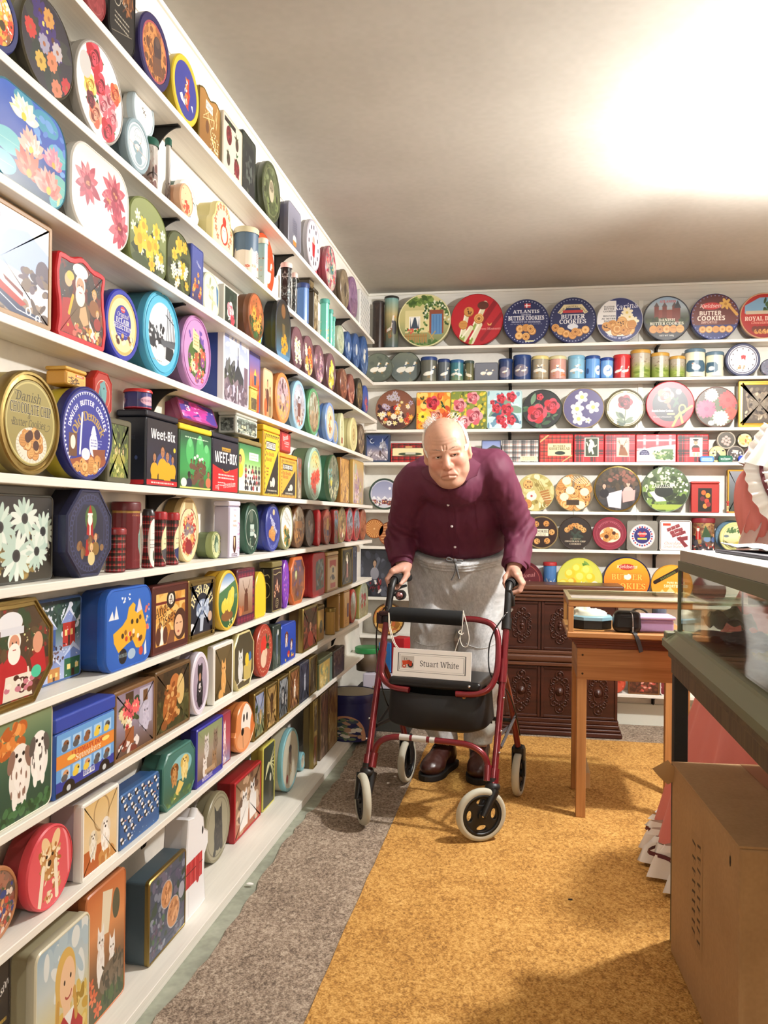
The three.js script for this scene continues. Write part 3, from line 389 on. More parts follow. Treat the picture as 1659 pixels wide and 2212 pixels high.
put('C',[
['B',-22,146,205,6,'#2a3a5c','#4a8aa0',()=>{bg('#3f66c0','#2b4aa6','#20405a');for(const[x,y,r]of[[70,14,18],[88,40,16],[20,62,18],[92,72,16],[40,8,14],[14,86,16],[90,92,14]]){E(x,y,r,pick(['#5fb0b8','#4a96b4','#74b8b0']),r*0.72);L('#8ac8c4',0.8,x - r*0.8,y,x+r*0.8,y);}sp(['#6f9fd8','#5a84cc'],14,5,50,10,100,60);st(38,28,20,9,['#f8f2d8','#f0e4b0','#fffdf0'],'#f0c840');st(48,58,19,9,['#f0b8a8','#f8dcd0','#e89890']);st(80,56,17,9,['#d88a9c','#e8b0b4','#c07a98'],'#f0a848');st(46,84,22,8,['#d86a54','#c8503c','#e88a70'],'#f0a040');st(74,88,21,9,['#e88a80','#f0a8a0','#d86a64'],'#f4b840');lf(88,96,10,-1.2,'#d8d09a');},'large blue tin with water lilies',{r:0.05,rim:0.003,dome:0.004}],
['B',153,280,332,6,'#97928a','#e6e2da',()=>{bg('#f4ecd6','#faf8f2','#fbf9f4');for(const[x,y,r]of[[24,44,20],[72,34,22],[84,72,20],[60,48,10]]){st(x,y,r,5,['#c05a68','#a83a50','#cf7a80']);G.save();G.translate(x,y);G.rotate(Math.PI);G.translate(-x,-y);st(x,y,r*1.1,5,['#b8485c','#c8707c','#a03a50'],'#8a2a34');G.restore();E(x,y,r*0.3,'#8a2c3c');sp(['#d08a60'],3,2,x - 3,y - 3,x+3,y+3);}},'white rounded tin with pink orchids',{r:0.06,dome:0.003}],
['D',280,361,430,5,'#566038','#78844e',()=>{bg('#8a9458','#7c8850','#4a5430');lfs(50,80,40,24,['#3c4a26','#56683a','#2c3a1e']);for(let i=0;i<16;i++)fl(rr(4,94),rr(30,84),8,6,['#f0ecc8','#f8f6e4'],'#e8d890',0.4);for(const[x,y,r]of[[26,62,17],[52,64,17],[72,36,12],[36,40,12],[70,58,12],[60,88,10],[86,70,8]]){fl(x,y,r,6,['#f0c440','#e8b430'],'#d88a20',0.55);E(x,y,r*0.4,'#e09a28');}},'green arched tin with daffodils',{k:0.35,r:0.03,rim:0.003}],
['D',361,414,500,5,'#3a4026','#4a5030',()=>{bg('#4e5630','#3a4224');lfs(50,60,40,20,['#2c3418','#56602e','#1e2612']);for(const[x,y,r]of[[50,22,18],[74,18,12],[30,42,12],[66,62,18],[44,84,10],[84,84,9]]){fl(x,y,r,6,['#f0bc40','#e8a830'],'#d08420',0.55);E(x,y,r*0.42,'#e0a030');}for(let i=0;i<12;i++)fl(rr(20,90),rr(50,98),8,6,['#f2eed0','#f8f8ea'],'#e8d890',0.4);},'dark green arched tin with yellow daffodils',{k:0.4,r:0.03,rim:0.003}],
['B',414,440,533,5.5,'#3c4680','#4a569a',()=>{bg('#4c589e','#4a5290','#443a5c');T('Vogue',62,28,14,'#e8e8f0','italic serif',{r:0.2});bunch(['#e08a3a','#d8602a','#f0b060','#b8422a'],14,11,10,60,95,98);fl(60,48,10,6,'#e89a40','#b85a20',0.5);},'violet blue tin with orange flowers',{r:0.008}],
['D',440,474,589,5,'#3a5a80','#d8dcc0',()=>{bg('#e8e8cc');lfs(40,40,22,8,['#b8bc94','#9aa078','#d0d0ac']);lfs(60,70,20,8,['#b0b48c','#c8cba0']);Q('#4a78a0',84,20,100,30,100,80,90,70);},'pale cream arched tin with blue edge',{k:0.4}],
['B',485,514,622,6.5,'#3f7a4c','#e4e2d8',()=>{bg('#243428','#1c2a20');sp(['#34483a'],20,10);rs(46,62,26,'#e0909a','#c05a6c','#f6dcd6');rs(66,86,16,'#b83a4a','#8a1c2c','#d8606a');lf(30,92,16,-0.5,'#f0d8d0');},'green tin with a pink rose on black',{r:0.006}],
['R',536,566,634,7,'#6a4228','#8a5434',()=>{ph(['#b8653a','#a4552e','#c47a48'],['#5a4a24','#7a5a2a','#3a3a1c']);lfs(50,70,34,14);for(const[x,y,r]of[[34,44,17],[64,66,18],[40,72,12],[78,46,10]])fl(x,y,r,13,['#e88428','#f09a3c','#d8701c'],'#6a4410',0.26,'#f0a84a');},'round copper tin with orange gerberas',{rim:0.003}],
['R',566,593,648,5,'#5a8a94','#7ab0ba',()=>{bg('#7ab0ba');fl(50,52,48,22,['#f4e01c','#f8ec2a','#ecd010'],'#6a7420',0.3,'#f6e424');E(50,52,10,'#5a661c');sp(['#8a8a2c','#3c4a18'],20,2,44,46,56,58);Q('#3c5a2a',44,4,62,8,50,18);},'round tin filled by one yellow sunflower',{}],
['D',597,629,647,5,'#22242a','#2c3038',()=>{bg('#2c2c2c','#34382c','#4a7aa0');E(48,18,16,'#7a5634');O(48,18,15,'#4a3018',2);Q('#6a5a34',40,40,60,40,64,66,44,66);for(const[x,y]of[[44,72],[62,64],[60,84],[46,90],[74,76]])fl(x,y,11,12,['#d8a02c','#c88a20'],'#8a5a14',0.35);B('#5a86a8',-3,92,106,12);},'black arched tin with sunflowers in a vase',{k:0.45,r:0.03}],
['R',632,655,706,5,'#553c40',MAU,()=>{bg('#745058','#5c4048');lfs(50,60,26,10);for(let i=0;i<12;i++)fl(rr(24,78),rr(28,92),13,6,['#f0eed0','#f8f6e8','#dfe4b0'],'#c8b850',0.4);},'mauve round tin with white lilies',{}],
['R',655,679,725,5,'#553c40',MAU,()=>{bg('#745058','#5c4048');bunch(['#e8943a','#f4d48a','#d8602a','#f8ecc8'],26,11,16,26,84,94);},'mauve round tin with orange and cream flowers',{}],
['R',680,701,745,5,'#553c40',MAU,()=>{bg('#745058','#5c4048');bunch(['#9a6a80','#b890a0','#7a4a68','#d8c0c4'],26,11,16,20,84,94);},'mauve round tin with purple blossom',{}],
['R',703,728,763,5,'#553c40',MAU,()=>{bg('#745058','#5c4048');bunch(['#d8cc4a','#c8b83a','#f0ec9a'],24,12,26,24,76,92);},'mauve round tin with yellow flowers',{}],
['R',733,753,796,5,'#4a2a20','#6a4030',()=>{ph(['#8a5a44','#a07a5c','#6a3a2c'],['#5a2c20','#a8684a','#7a3a28']);},'brown red round tin with an old picture',{}],
['R',752,767,808,4,'#4a2a24','#703a34',()=>{ph(['#9a6450','#7a3c34'],['#6a2c28','#a85a48','#c89a84']);},'reddish round tin behind a brown red tin',{}],
['R',770,786,817,5,'#1c1814','#262018',()=>{ph(['#8a7a48','#4a4226'],['#5a4c2c','#2a2418','#9a8450']);O(50,50,46,'#1c1814',6);},'black rimmed round tin with golden picture',{rim:0.01}],
['R',784,795,832,4,'#1f3a7c','#2a4a94',()=>{bg('#2f54a8','#244488');sp(['#c23a30','#d8604a'],16,9,40,40,90,90);},'bright blue round tin in the corner',{rim:0.003}],
]);
put('D',[
['B',-132,114,416,5,'#8a6a44','#a9855a',()=>{bg('#f4f4f4','#dfe6f2','#eceaf0');Q('#c4d2ec',-3,34,14,26,34,38,50,46,-3,52);Q('#aabfe6',36,50,58,20,76,14,103,30,103,56,60,58);Q('#f0eef4',-3,52,60,56,103,62,103,103,-3,103);E(93,50,8,'#5c5260',14);sp(['#4a4250','#6d5f6a','#7a6a5c'],30,4,72,52,100,70);sp(['#8a7a6a','#5c4c44','#a08c7a'],60,5,0,84,100,103);Q('#22345c',30,70,46,76,76,92,92,94,88,99,60,99,36,86);Q('#b0382c',40,66,52,74,76,86,70,90,44,78);Q('#7a3028',52,66,72,76,72,80,54,70);L('#e8e8ea',1.2,34,76,66,94,92,97);O(78,92,2.4,'#f4f4f4',1.4);O(88,96,2.2,'#f4f4f4',1.4);T('Loch',42,10,6,'#a9aec0');},'large wooden framed picture tin of a boat by a lake',{rim:0.01,r:0.008}],
['S',124,228,566,5,'#8a1a20','#c0202a',()=>{ph(['#3a3634','#28282a','#6a2c24'],['#5a3428','#8a4a2a','#3a2c26']);sp(['#e8e4dc'],40,0.8);E(20,30,8,'#d8b48a',9);pn(78,34,12,'#d8a880','#c89a4a','#8a5a34');Q('#a8241f',8,56,34,50,34,98,4,98);pn(46,32,24,'#d09a7c','#f2ece0','#6d5638','#efe8da');E(46,12,17,'#f0ebe0',9);E(24,24,8,'#e0c060',6);Q('#caa67a',46,60,58,54,66,76,54,82,44,72);Q('#f0e8dc',66,70,78,84,92,80,80,98,70,92);L('#e0b030',5,30,48,22,72);pn(86,58,9,'#e0b090','#caa04a','#9a3a34');sp(['#d8a040','#c86a5a','#e8d0a0'],30,4,20,82,90,98);},'red scalloped tin with a bearded man and dolls',{rim:0.011}],
['R',229,301,625,5,'#232a94','#2a34a8',()=>{bg('#e9dfa4');O(50,50,47,'#c8b468',5);E(50,46,29,'#2b2f9e',29);E(50,24,8,'#d8404a',5);T('arnotts',50,24,4,'#fff','italic serif');T('Original',50,34,10,'#f0ecd0','italic serif');T('ECLAIR',50,44,12,'#f6f2e0');T('SELECTION',50,54,11,'#f6f2e0');ln('#b8b8e0',32,68,61,2,4,1.2);for(let i=0;i<16;i++){E(rr(14,88),rr(72,84)- Math.abs(i - 8),5,pick(['#4a2418','#e8dcc0','#6a3a24','#c8a468']),4);}},'round cream tin with blue ECLAIR SELECTION badge',{rim:0.011}],
['R',309,391,629,7.6,'#3f7d8c','#56b4d4',()=>{bg('#5ab8d8');G.save();G.beginPath();G.ellipse(50,50,41,41,0,0,TAU);G.clip();bg('#c4d2e4','#e8ecf0','#b0b4b8');Q('#30343a',10,40,46,58,60,78,12,70);sp(['#1c1e22','#444a50','#e0e2e4'],60,4,8,40,60,92);Q('#5a6066',46,58,96,52,96,62,50,66);Q('#22262a',62,64,84,64,96,96,60,90);for(let i=0;i<6;i++)L('#30343a',1.6,66+i*5,12+i*2,64+i*5,56);L('#30343a',1.6,60,22,96,34);Q('#f2f2f0',8,76,94,84,94,98,8,98);E(46,74,14,'#d8dadc',10);G.restore();ln('#9a9a98',22,50,86,1,4,1.6);},'deep light blue round tin with black and white photo',{rim:0.01,step:1}],
['R',394,456,681,7,'#7c5a7c','#c08ac0',()=>{bg('#c592c6');sp(['#6a4aa0'],14,6,20,16,80,36);E(52,60,36,'#4d6a2c',30);lfs(50,60,30,20);bunch(['#e8e0c0','#d8603c','#c04a5a','#f0d890','#8a4a8a'],34,7,20,40,80,92);Q('#ecd8a0',34,14,58,22,62,48,34,44);ln('#b09a60',38,56,22,4,5);B('#a85a3a',42,50,10,14);B('#5a3a24',58,48,8,22);},'deep lilac round tin with garden bouquet',{rim:0.012,step:1}],
['B',487,541,714,7.6,'#26408c','#eceaf0',()=>{bg('#8a9ad4','#c8d0ec','#b0a8b4');sp(['#e8ecf6','#f4f4fa'],20,9,0,5,100,45);L('#4a4a5c',3,56,22,56,62);L('#4a4a5c',6,56,40,56,62);Q('#3c4044',38,62,56,44,80,62,80,74,36,74);sp(['#4a5044','#6a6c6c','#35383a'],40,7,2,44,40,72);B('#7a6470',82,44,16,40);sp(['#6a5c6a','#8a7a84','#5a4c5a'],70,6,0,72,100,100);L('#e8d8dc',4,54,76,54,94);L('#2a2430',2,34,70,34,92);},'dark blue tin with a church spire street scene',{r:0.008}],
['B',541,566,760,5,'#5a4a8a','#6a5aa0',()=>{bg('#5a62b8','#8a6a9a','#e0703a','#c8542a','#a84a24');Q('#2c4a6c',44,38,68,38,66,54,46,54);Q('#d8c44a',42,38,56,26,70,38);L('#3a3440',3,56,54,58,98);sp(['#e89a5a','#b04a2a'],24,9,0,50,100,92);},'sunset orange tin with a street lantern',{r:0.02,in:0.02}],
['T',539,554,835,1.6,'#c8b04a','#d8c45a',()=>{bg('#e0cc6a');B('#5a5038',4,40,92,56);ln('#8a7a34',14,86,14,4,7);sp(['#3a3428','#7a6c44'],16,8,8,45,92,95);},'little yellow tin in front of the sunset tin',{in:0.002,lid:0.006}],
['B',566,588,796,5,'#8a6a44','#cdb088',()=>{bg('#e6cfa4','#d8b482','#b08858');for(const[x,y,c]of[[44,30,'#5a2c24'],[74,44,'#7a5a34'],[24,52,'#c8602c']]){pn(x,y,17,'#c89a74','#3a2a20',c);Q(c,x - 14,y+20,x+14,y+20,x+9,y+60,x - 9,y+60);}B('#8a7a54',62,76,30,20);},'sepia rounded tin with standing people',{r:0.02}],
['R',593,630,805,6,'#a8622e','#d88a4a',()=>{ph(['#b8a0a8','#a88c98','#ccb8b8'],['#b8926a','#a07c74','#c8a860']);sp(['#5c4048','#7a5a5c'],16,7,24,10,76,80);E(50,50,14,'#c8b4b4',12);},'round tin with orange rim and faded figures',{rim:0.014}],
['R',632,661,822,6,'#4d6a80','#9ac4e0',()=>{ph(['#b8bccc','#9aa0b0','#d0d4dc'],['#a8a0a0','#8a7c7c','#c0b4ac']);Q('#6a3f38',38,46,64,44,62,76,40,76);E(42,24,10,'#f0f0ee',8);Q('#3c4240',38,28,56,30,46,38);sp(['#c84a3a','#7a4a2a','#e0d8d0'],14,6,30,78,80,94);},'round tin with pale blue rim and flying gull',{rim:0.013}],
['R',664,688,839,6,'#2f5a3c','#5a9a6a',()=>{ph(['#b0b8a8','#8c947c','#7a6a50'],['#8a7050','#a88c68','#6a5a3c']);for(let i=0;i<5;i++)L('#e0d8c0',2,26+i*10,50,22+i*12,84);},'round tin with green rim and brown country scene',{rim:0.013}],
['R',687,704,857,5,'#5a86b0','#8ab8e0',()=>{bg('#e8e6c8');lfs(50,50,34,12,['#4a6a3c','#7a8a4a']);bunch(['#c8402c','#f0ecd0','#d8c080','#3c5a78'],14,9,20,14,86,90);},'round cream tin with light blue rim and flowers',{rim:0.01}],
['R',705,721,870,5,'#4a6aa0','#7a9ad0',()=>{bg('#c8c4b4');E(46,52,30,'#e8dcc0',36);sp(['#c8a468','#a8683c','#e8d4a0'],24,9,26,24,66,80);},'round tin with blue rim and biscuit picture',{rim:0.012}],
['R',721,732,879,4,'#3c5a94','#6a8ac4',()=>{ph(['#b8b4a0','#a09880'],['#9a8a6c','#c0b490']);},'narrow blue rimmed round tin partly hidden',{rim:0.012,in:0.02}],
['D',731,745,891,5,'#9a9a74','#c4c49a',()=>{bg('#d4d4a8','#c8c89c');lfs(50,40,30,10,['#9aa078','#b4b88a']);B('#a04a34',30,74,44,18);},'pale green dome topped tin',{k:0.45}],
['R',756,773,902,7,'#b0a874','#dcd49c',()=>{bg('#d8ce96');O(50,50,34,'#b4a868',3);E(50,50,20,'#b89a5a',22);sp(['#8a7040','#d0b878'],14,6,36,34,64,68);},'deep cream round tin with gold medallion',{rim:0.012,step:1}],
['R',774,788,916,4,'#4a3a2c','#5c4a38',()=>{ph(['#6a5a48','#4a3c30','#9a8a74'],['#5c4a38','#8a7254','#c0a87c']);},'dark brown round tin at the corner'],
]);
// tins, shelf by shelf: shape, left and right end, top, depth in cm, body, lid, print, label
const team=(shirt,n,y0,y1)=>{for(let i=0;i<n;i++)pn(rr(8,92),rr(y0,y1),8,'#6a4630','#1c1614',pick(shirt));};
put('E',[
['R',12,134,802,7,'#a69546','brass',()=>{bg('#a09455','#948748');O(50,50,47,'#c9bd78',2);T('Danish',44,20,15,'#3c361f','italic serif');T('CHOCOLATE CHIP',50,34,17,'#262114','bold serif',{w:82,s:'#d8ceA0',sw:1});T('&',46,43,8,'#3c361f','italic serif');T('Butter Cookies',46,51,12,'#3c361f','italic serif',{w:66});E(52,76,31,'#e2dccb',21);for(let i=0;i<30;i++)L('#b8b09a',0.8,52+31*Math.cos(i/30*TAU),76+21*Math.sin(i/30*TAU),52+26*Math.cos(i/30*TAU),76+17*Math.sin(i/30*TAU));cks(52,73,21,14,26,7);for(let i=0;i<4;i++){E(rr(36,70),rr(62,84),6,'#4a2616');}C('#5c5432',0.8,16,52,8,46,14,58,24,54);C('#5c5432',0.8,84,50,94,46,88,60,78,56);C('#5c5432',0.8,20,20,12,12,26,14,28,22);},'large round gold Danish chocolate chip cookie tin',{rim:0.016,step:1,lid:0.024}],
['R',136,238,834,6,'#c9b840','#1d2470',()=>{bg('#27309a','#242b90');O(50,50,46.5,'#e6e8f2',3.2);for(let i=0;i<60;i++)E(50+46*Math.cos(i/60*TAU),50+46*Math.sin(i/60*TAU),1.5,'#242b80');arcT('DANISH BUTTER COOKIES',50,52,38,-165,-15,8.5,'#f2f2f6','bold sans-serif');arcT('Old Denmark',52,60,31,-155,-25,15,'#b8974a','bold serif');Q('#9a4f2c',14,82,86,68,90,84,50,97,22,92);B('#6d4526',12,52,16,26);E(20,62,5,'#ece6d8',8);L('#eef0f6',3.4,38,28,34,74);E(62,62,9,'#e6eaf4',14);Q('#e6eaf4',56,50,68,50,64,40,60,40);E(46,74,9,'#dfe4f0',7);Q('#8a4a2a',60,68,88,66,86,78,64,80);for(let i=0;i<18;i++)ck(rr(24,74),rr(80,94),6.5);ln('#8a92c8',56,80,56,3,3.4,1.4);},'large round navy Old Denmark butter cookie tin',{rim:0.006,in:0.003,yaw:-0.04}],
['T',143,189,796,4.6,'#d8a048','#e2b458',()=>{bg('#e6b860');B('#d8502c',44,6,46,20);T('ROSE',67,16,13,'#fff4d8','bold sans-serif');sp(['#4a3418','#8a5a2a'],26,6,8,40,60,96);L('#3a2c18',3,20,40,34,90);L('#3a2c18',3,44,44,26,94);ln('#9a6a2c',66,92,50,5,9);},'orange box tin perched above the navy round tin',{vb:836,in:0.02,lid:0.008}],
['O',200,246,803,4,'#7a2420','#b8322c',()=>{bg('#b0382e');O(50,50,44,'#e0c8b4',2);E(48,54,24,'#6aa0a4',34,0.4);Q('#6aa0a4',30,26,60,14,76,40,40,50);Q('#86bcbc',46,60,64,96,40,92);E(56,34,3,'#1c2c30');Q('#4a8086',36,30,26,60,44,56);},'red cut cornered tin with a teal dolphin',{vb:903,in:0.014,c:0.25,sw:0.86}],
['B',228,281,904,5,'#3f4030','#5c5a44',()=>{B('#4a4c38',0,0,100,100);ph(['#4a5a30','#7a8a48','#2f3a20'],['#8a9440','#5a6a34','#b0a860']);sp(['#c8c86a','#e0d890'],16,6,20,30,70,90);for(const x of[34,52,70]){pn(x,50,9,'#d8c090','#5a4a2a','#a8a24c');}L('#c8bc7c',1.5,94,4,94,96);},'grey green framed tin with garden figures',{rim:0.012,r:0.006,in:0.014}],
['T',316,386,893,7.6,'#141824','#171b2a',()=>{bg('#10131c','#1a2036','#141824');E(60,66,30,'#3a4a80',20);T('Weet-Bix',52,21,21,'#f6f6f4','bold sans-serif',{w:80});for(const[x,y,s]of[[24,58,13],[50,48,17],[66,54,15],[84,58,12]]){Q('#1c2430',x - s*0.5,y+s*2,x+s*0.5,y+s*2,x+s*0.6,92,x - s*0.6,92);pn(x,y,s,'#b07a54','#20160f','#e8a81e');B('#e8a81e',x - s*0.75,y+s*1.2,s*1.5,s*1.3);}B('#c4232a',-3,92,106,11);ln('#f0d8d0',14,90,95,1,3,2.4);E(90,42,4,'#d8c830');},'large black Weet-Bix tin with yellow shirted players',{in:0.003,side:()=>{bg('#141824','#171d2c');T('TERORI',40,30,14,'#2c3448','bold sans-serif');E(70,60,6,'#3c4a7a');B('#c4232a',0,93,100,10);}}],
['C',268,326,842,5,'#8a2028','#d2383a',()=>{bg('#3a3a7c','#34306a');E(46,52,26,'#d8a8b8',26);T('RUDOLPH',46,50,13,'#4a2450');B('#c8304a',0,88,100,14);sp(['#d86a5a','#e8d8c8'],14,6,66,10,100,80);},'small red lidded round tin on the black Weet-Bix tin',{vb:886,in:0.012,sw:0.78}],
['T',388,458,921,6,'#2c4a2c','#e6cc2e',()=>{bg('#1c4a34','#2c8a4c','#3c9a50','#3a5a30');for(const[x,y]of[[30,34],[62,26],[84,40]]){E(x,y,12,'#4cb464',24);E(x,y - 16,6,'#6cc880',8);}ln('#cfe0c8',14,92,8,1,3,2);for(let i=0;i<22;i++)pn(rr(34,78),rr(46,88),6,'#7a5434','#2a1c12','#6a4a3c');for(const[x,y]of[[46,44],[54,40],[62,46],[70,44]])E(x,y,4,'#f0ece0',3);pn(28,76,10,'#3a2c26','#1c1614','#2c3444');pn(92,72,10,'#b06a4a','#5a3020','#c87050');E(12,90,9,'#ece8e0',8);B('#d8d070',-3,97,106,6);},'green tin with yellow lid and crowded players'],
['B',398,474,872,5,'#7a2a5a','#8a3a6c',()=>{bg('#3c3a94','#5a3a9a');sp(['#d83aa0','#e86ab8','#b83a90'],26,12,0,10,70,100);sp(['#f0c0e0','#fff'],10,3);T('3',22,40,24,'#f4e8f0','bold serif');},'purple and pink tin leaning above the green tin',{vb:921,in:0.03,roll:0,lean:-0.35,r:0.006}],
['T',511,557,893,6,'#b8bcb0','#d8dad0',()=>{bg('#d4d8cc');B('#6a7a70',6,8,88,84);sp(['#4a5850','#8a9a90','#2f3a34'],60,8,8,10,92,90);E(34,56,14,'#e8dca8',9);for(let i=0;i<6;i++)L('#34403a',3,20+i*13,18,20+i*13,60);sp(['#d8d4b8','#b0b89c'],16,4,10,60,90,90);},'white tin with grey street scenes on two Weet-Bix tins',{vb:942,in:0.01,side:()=>{bg('#b4b8b0');B('#4a524c',8,10,84,80);sp(['#2f3632','#6a746c','#8a948c'],50,8,10,12,90,88);}}],
['T',459,516,939,6,'#191d2b','#1c2030',()=>{bg('#1c2030');Q('#c8242a',-3,48,20,54,50,60,80,54,103,48,103,103,-3,103);B('#d8a430',34,13,36,8);T('Sanitarium',52,17,7,'#1c2030','bold serif');T('WEET-BIX',52,34,23,'#f6f6f4','bold sans-serif',{w:88});ln('#f4dcd8',22,84,66,2,6,3.2);T('Premium',66,86,11,'#f4e8e0','italic serif',{r:-0.1});ln('#f4dcd8',20,46,82,2,5);T('375g',18,92,6,'#f4dcd8');C('#d8a430',1.6,36,56,44,64,58,64,66,56);},'navy and red upright WEET-BIX tin'],
['T',517,566,950,6,'#3c5a3c','#8a7a4a',()=>{bg('#2c7a4a','#8ac46c','#e8ecd8','#f0f0e4');E(10,30,14,'#e8d868',20);pn(4,32,15,'#b88a68','#2a1c14','#d8c83a');B('#e6ece0',44,14,44,16);ln('#a8b8a0',50,82,18,2,6);for(let r=0;r<4;r++)for(let i=0;i<5+r;i++)pn(30+i*(62/(4+r)),44+r*12,5.4,'#4a3428','#17110e',pick(['#e8e6de','#3c3c44','#b8585c']));B('#8a7a4a',-3,95,106,8);},'green and white sports team tin with gold lid'],
['T',568,604,921,6,'#b88c1a','#f0bc28',()=>{bg('#f2c42e');fr('#1c1a14',6);fr('#f2c42e',3.5);for(let i=0;i<9;i++){B('#f2c42e',6+i*11,0,4,100);}B('#f2c42e',7,5,86,90);Q('#1a1816',92,26,92,96,10,96);B('#1c1a16',14,14,60,13);B('#f6f2e4',16,15.5,56,10);T('WEET-BIX',44,20.5,12,'#1c1a16','bold sans-serif',{w:52});T('The Health',38,34,10,'#6a3a10','bold serif',{w:54});T('Biscuit',32,43,10,'#6a3a10','bold serif');ln('#8a4a14',16,34,56,3,5);E(62,78,10,'#f0e8d0',8);Q('#e8e0c8',40,76,56,78,52,86,42,86);T('THE IDEAL BREAKFAST FOOD',54,92,4.4,'#f2e8c8','bold sans-serif');for(let i=0;i<10;i++){B('#1c1a16',9+i*8.4,5,3,3);B('#1c1a16',9+i*8.4,96,3,3);B('#1c1a16',8,8+i*9,3,3.5);B('#1c1a16',90,8+i*9,3,3.5);}},'tall yellow vintage WEET-BIX tin',{in:0.002,lid:0.02,side:()=>{bg('#f2c42e');B('#1c1a16',10,12,70,84);T('BIX',60,20,18,'#f6f2e4','bold sans-serif');}}],
['T',607,629,930,5,'#a01c20','#b8282c',()=>{bg('#d03030');fr('#8a1418',5);T('Brand',44,26,19,'#fff','italic serif',{r:-0.3});ln('#f6dcd8',34,88,46,2,9,5);ln('#f6dcd8',44,80,68,1,9,5);},'red tin standing on the smaller orange WEET-BIX tin',{vb:978,in:0.02,lid:0.006}],
['T',605,642,981,5,'#b87a1a','#f0a82c',()=>{bg('#f0ac34');B('#f0ac34',7,5,86,90);Q('#1a1816',92,26,92,94,10,94);B('#1c1a16',14,14,60,15);B('#f6f2e4',16,16,56,11);T('WEET-BIX',44,21.5,12,'#1c1a16','bold sans-serif',{w:52});T('The Health',38,38,9,'#7a3a10','bold serif',{w:54});T('Biscuit',32,47,9,'#7a3a10');E(66,74,10,'#f0e8d0',9);Q('#e8e0c8',46,76,60,76,58,84,48,84);T('THE IDEAL BREAKFAST',54,90,4.4,'#f2e8c8','bold sans-serif');for(let i=0;i<10;i++){B('#1c1a16',9+i*8.4,4,3,5);B('#1c1a16',9+i*8.4,94,3,5);B('#1c1a16',8,10+i*9,3,3.5);}},'smaller orange vintage WEET-BIX tin',{in:0.002}],
['B',643,652,988,5,'#4a4038','#6a5a48',()=>{ph(['#a8483a','#8a8a80','#5a4a3c'],['#a09888','#6a5a44','#c8bc9c']);},'narrow dark floral tin beside the orange WEET-BIX tin',{in:0.02}],
['R',661,700,966,7.5,'#58694c','#a4c4b4',()=>{bg('#d8cc74','#b8ccb0','#9cbca8');sp(['#c8a040','#8a7a2a'],18,4,20,8,80,36);for(const[x,y,r]of[[36,66,24],[74,54,20],[56,60,18],[50,84,14]]){fl(x,y,r,11,['#d83a24','#c82c1c','#e85a34'],'#a8301c',0.26,'#e0442a');}O(50,50,44,'#8aa494',1.5);},'deep green round tin with red flowers',{rim:0.014,step:1,in:0.002}],
['R',706,735,982,6,'#2a5a40','#3a5a3a',()=>{ph(['#8a8a70','#5c6448','#46503a'],['#3c4a30','#a8a878','#28341f']);E(30,58,9,'#d8c83a',10);sp(['#5aa8a8','#88c0b8'],14,4,6,30,34,54);sp(['#d8d4b0','#c0b88a'],24,4,20,70,80,96);},'dark green round tin with lake scene',{}],
['B',736,754,990,5,'#7a4f1e','#9a6a2a',()=>{ph(['#b8863c','#8a5a24','#d0a050'],['#c8943c','#7a4c1c','#e0b458']);},'golden brown rectangular tin',{r:0.006}],
['B',763,785,995,5,'#2a241c','#b8944c',()=>{bg('#c8a860','#b89a8c','#a89a8a');E(24,20,12,'#b0b8a0',14);bunch(['#c8a0b0','#d8c0c0','#9a7090','#b8a050'],22,11,20,24,80,96);L('#f0ece0',3,4,4,4,96);},'cream and gold rounded tin with pink flowers',{r:0.012}],
]);
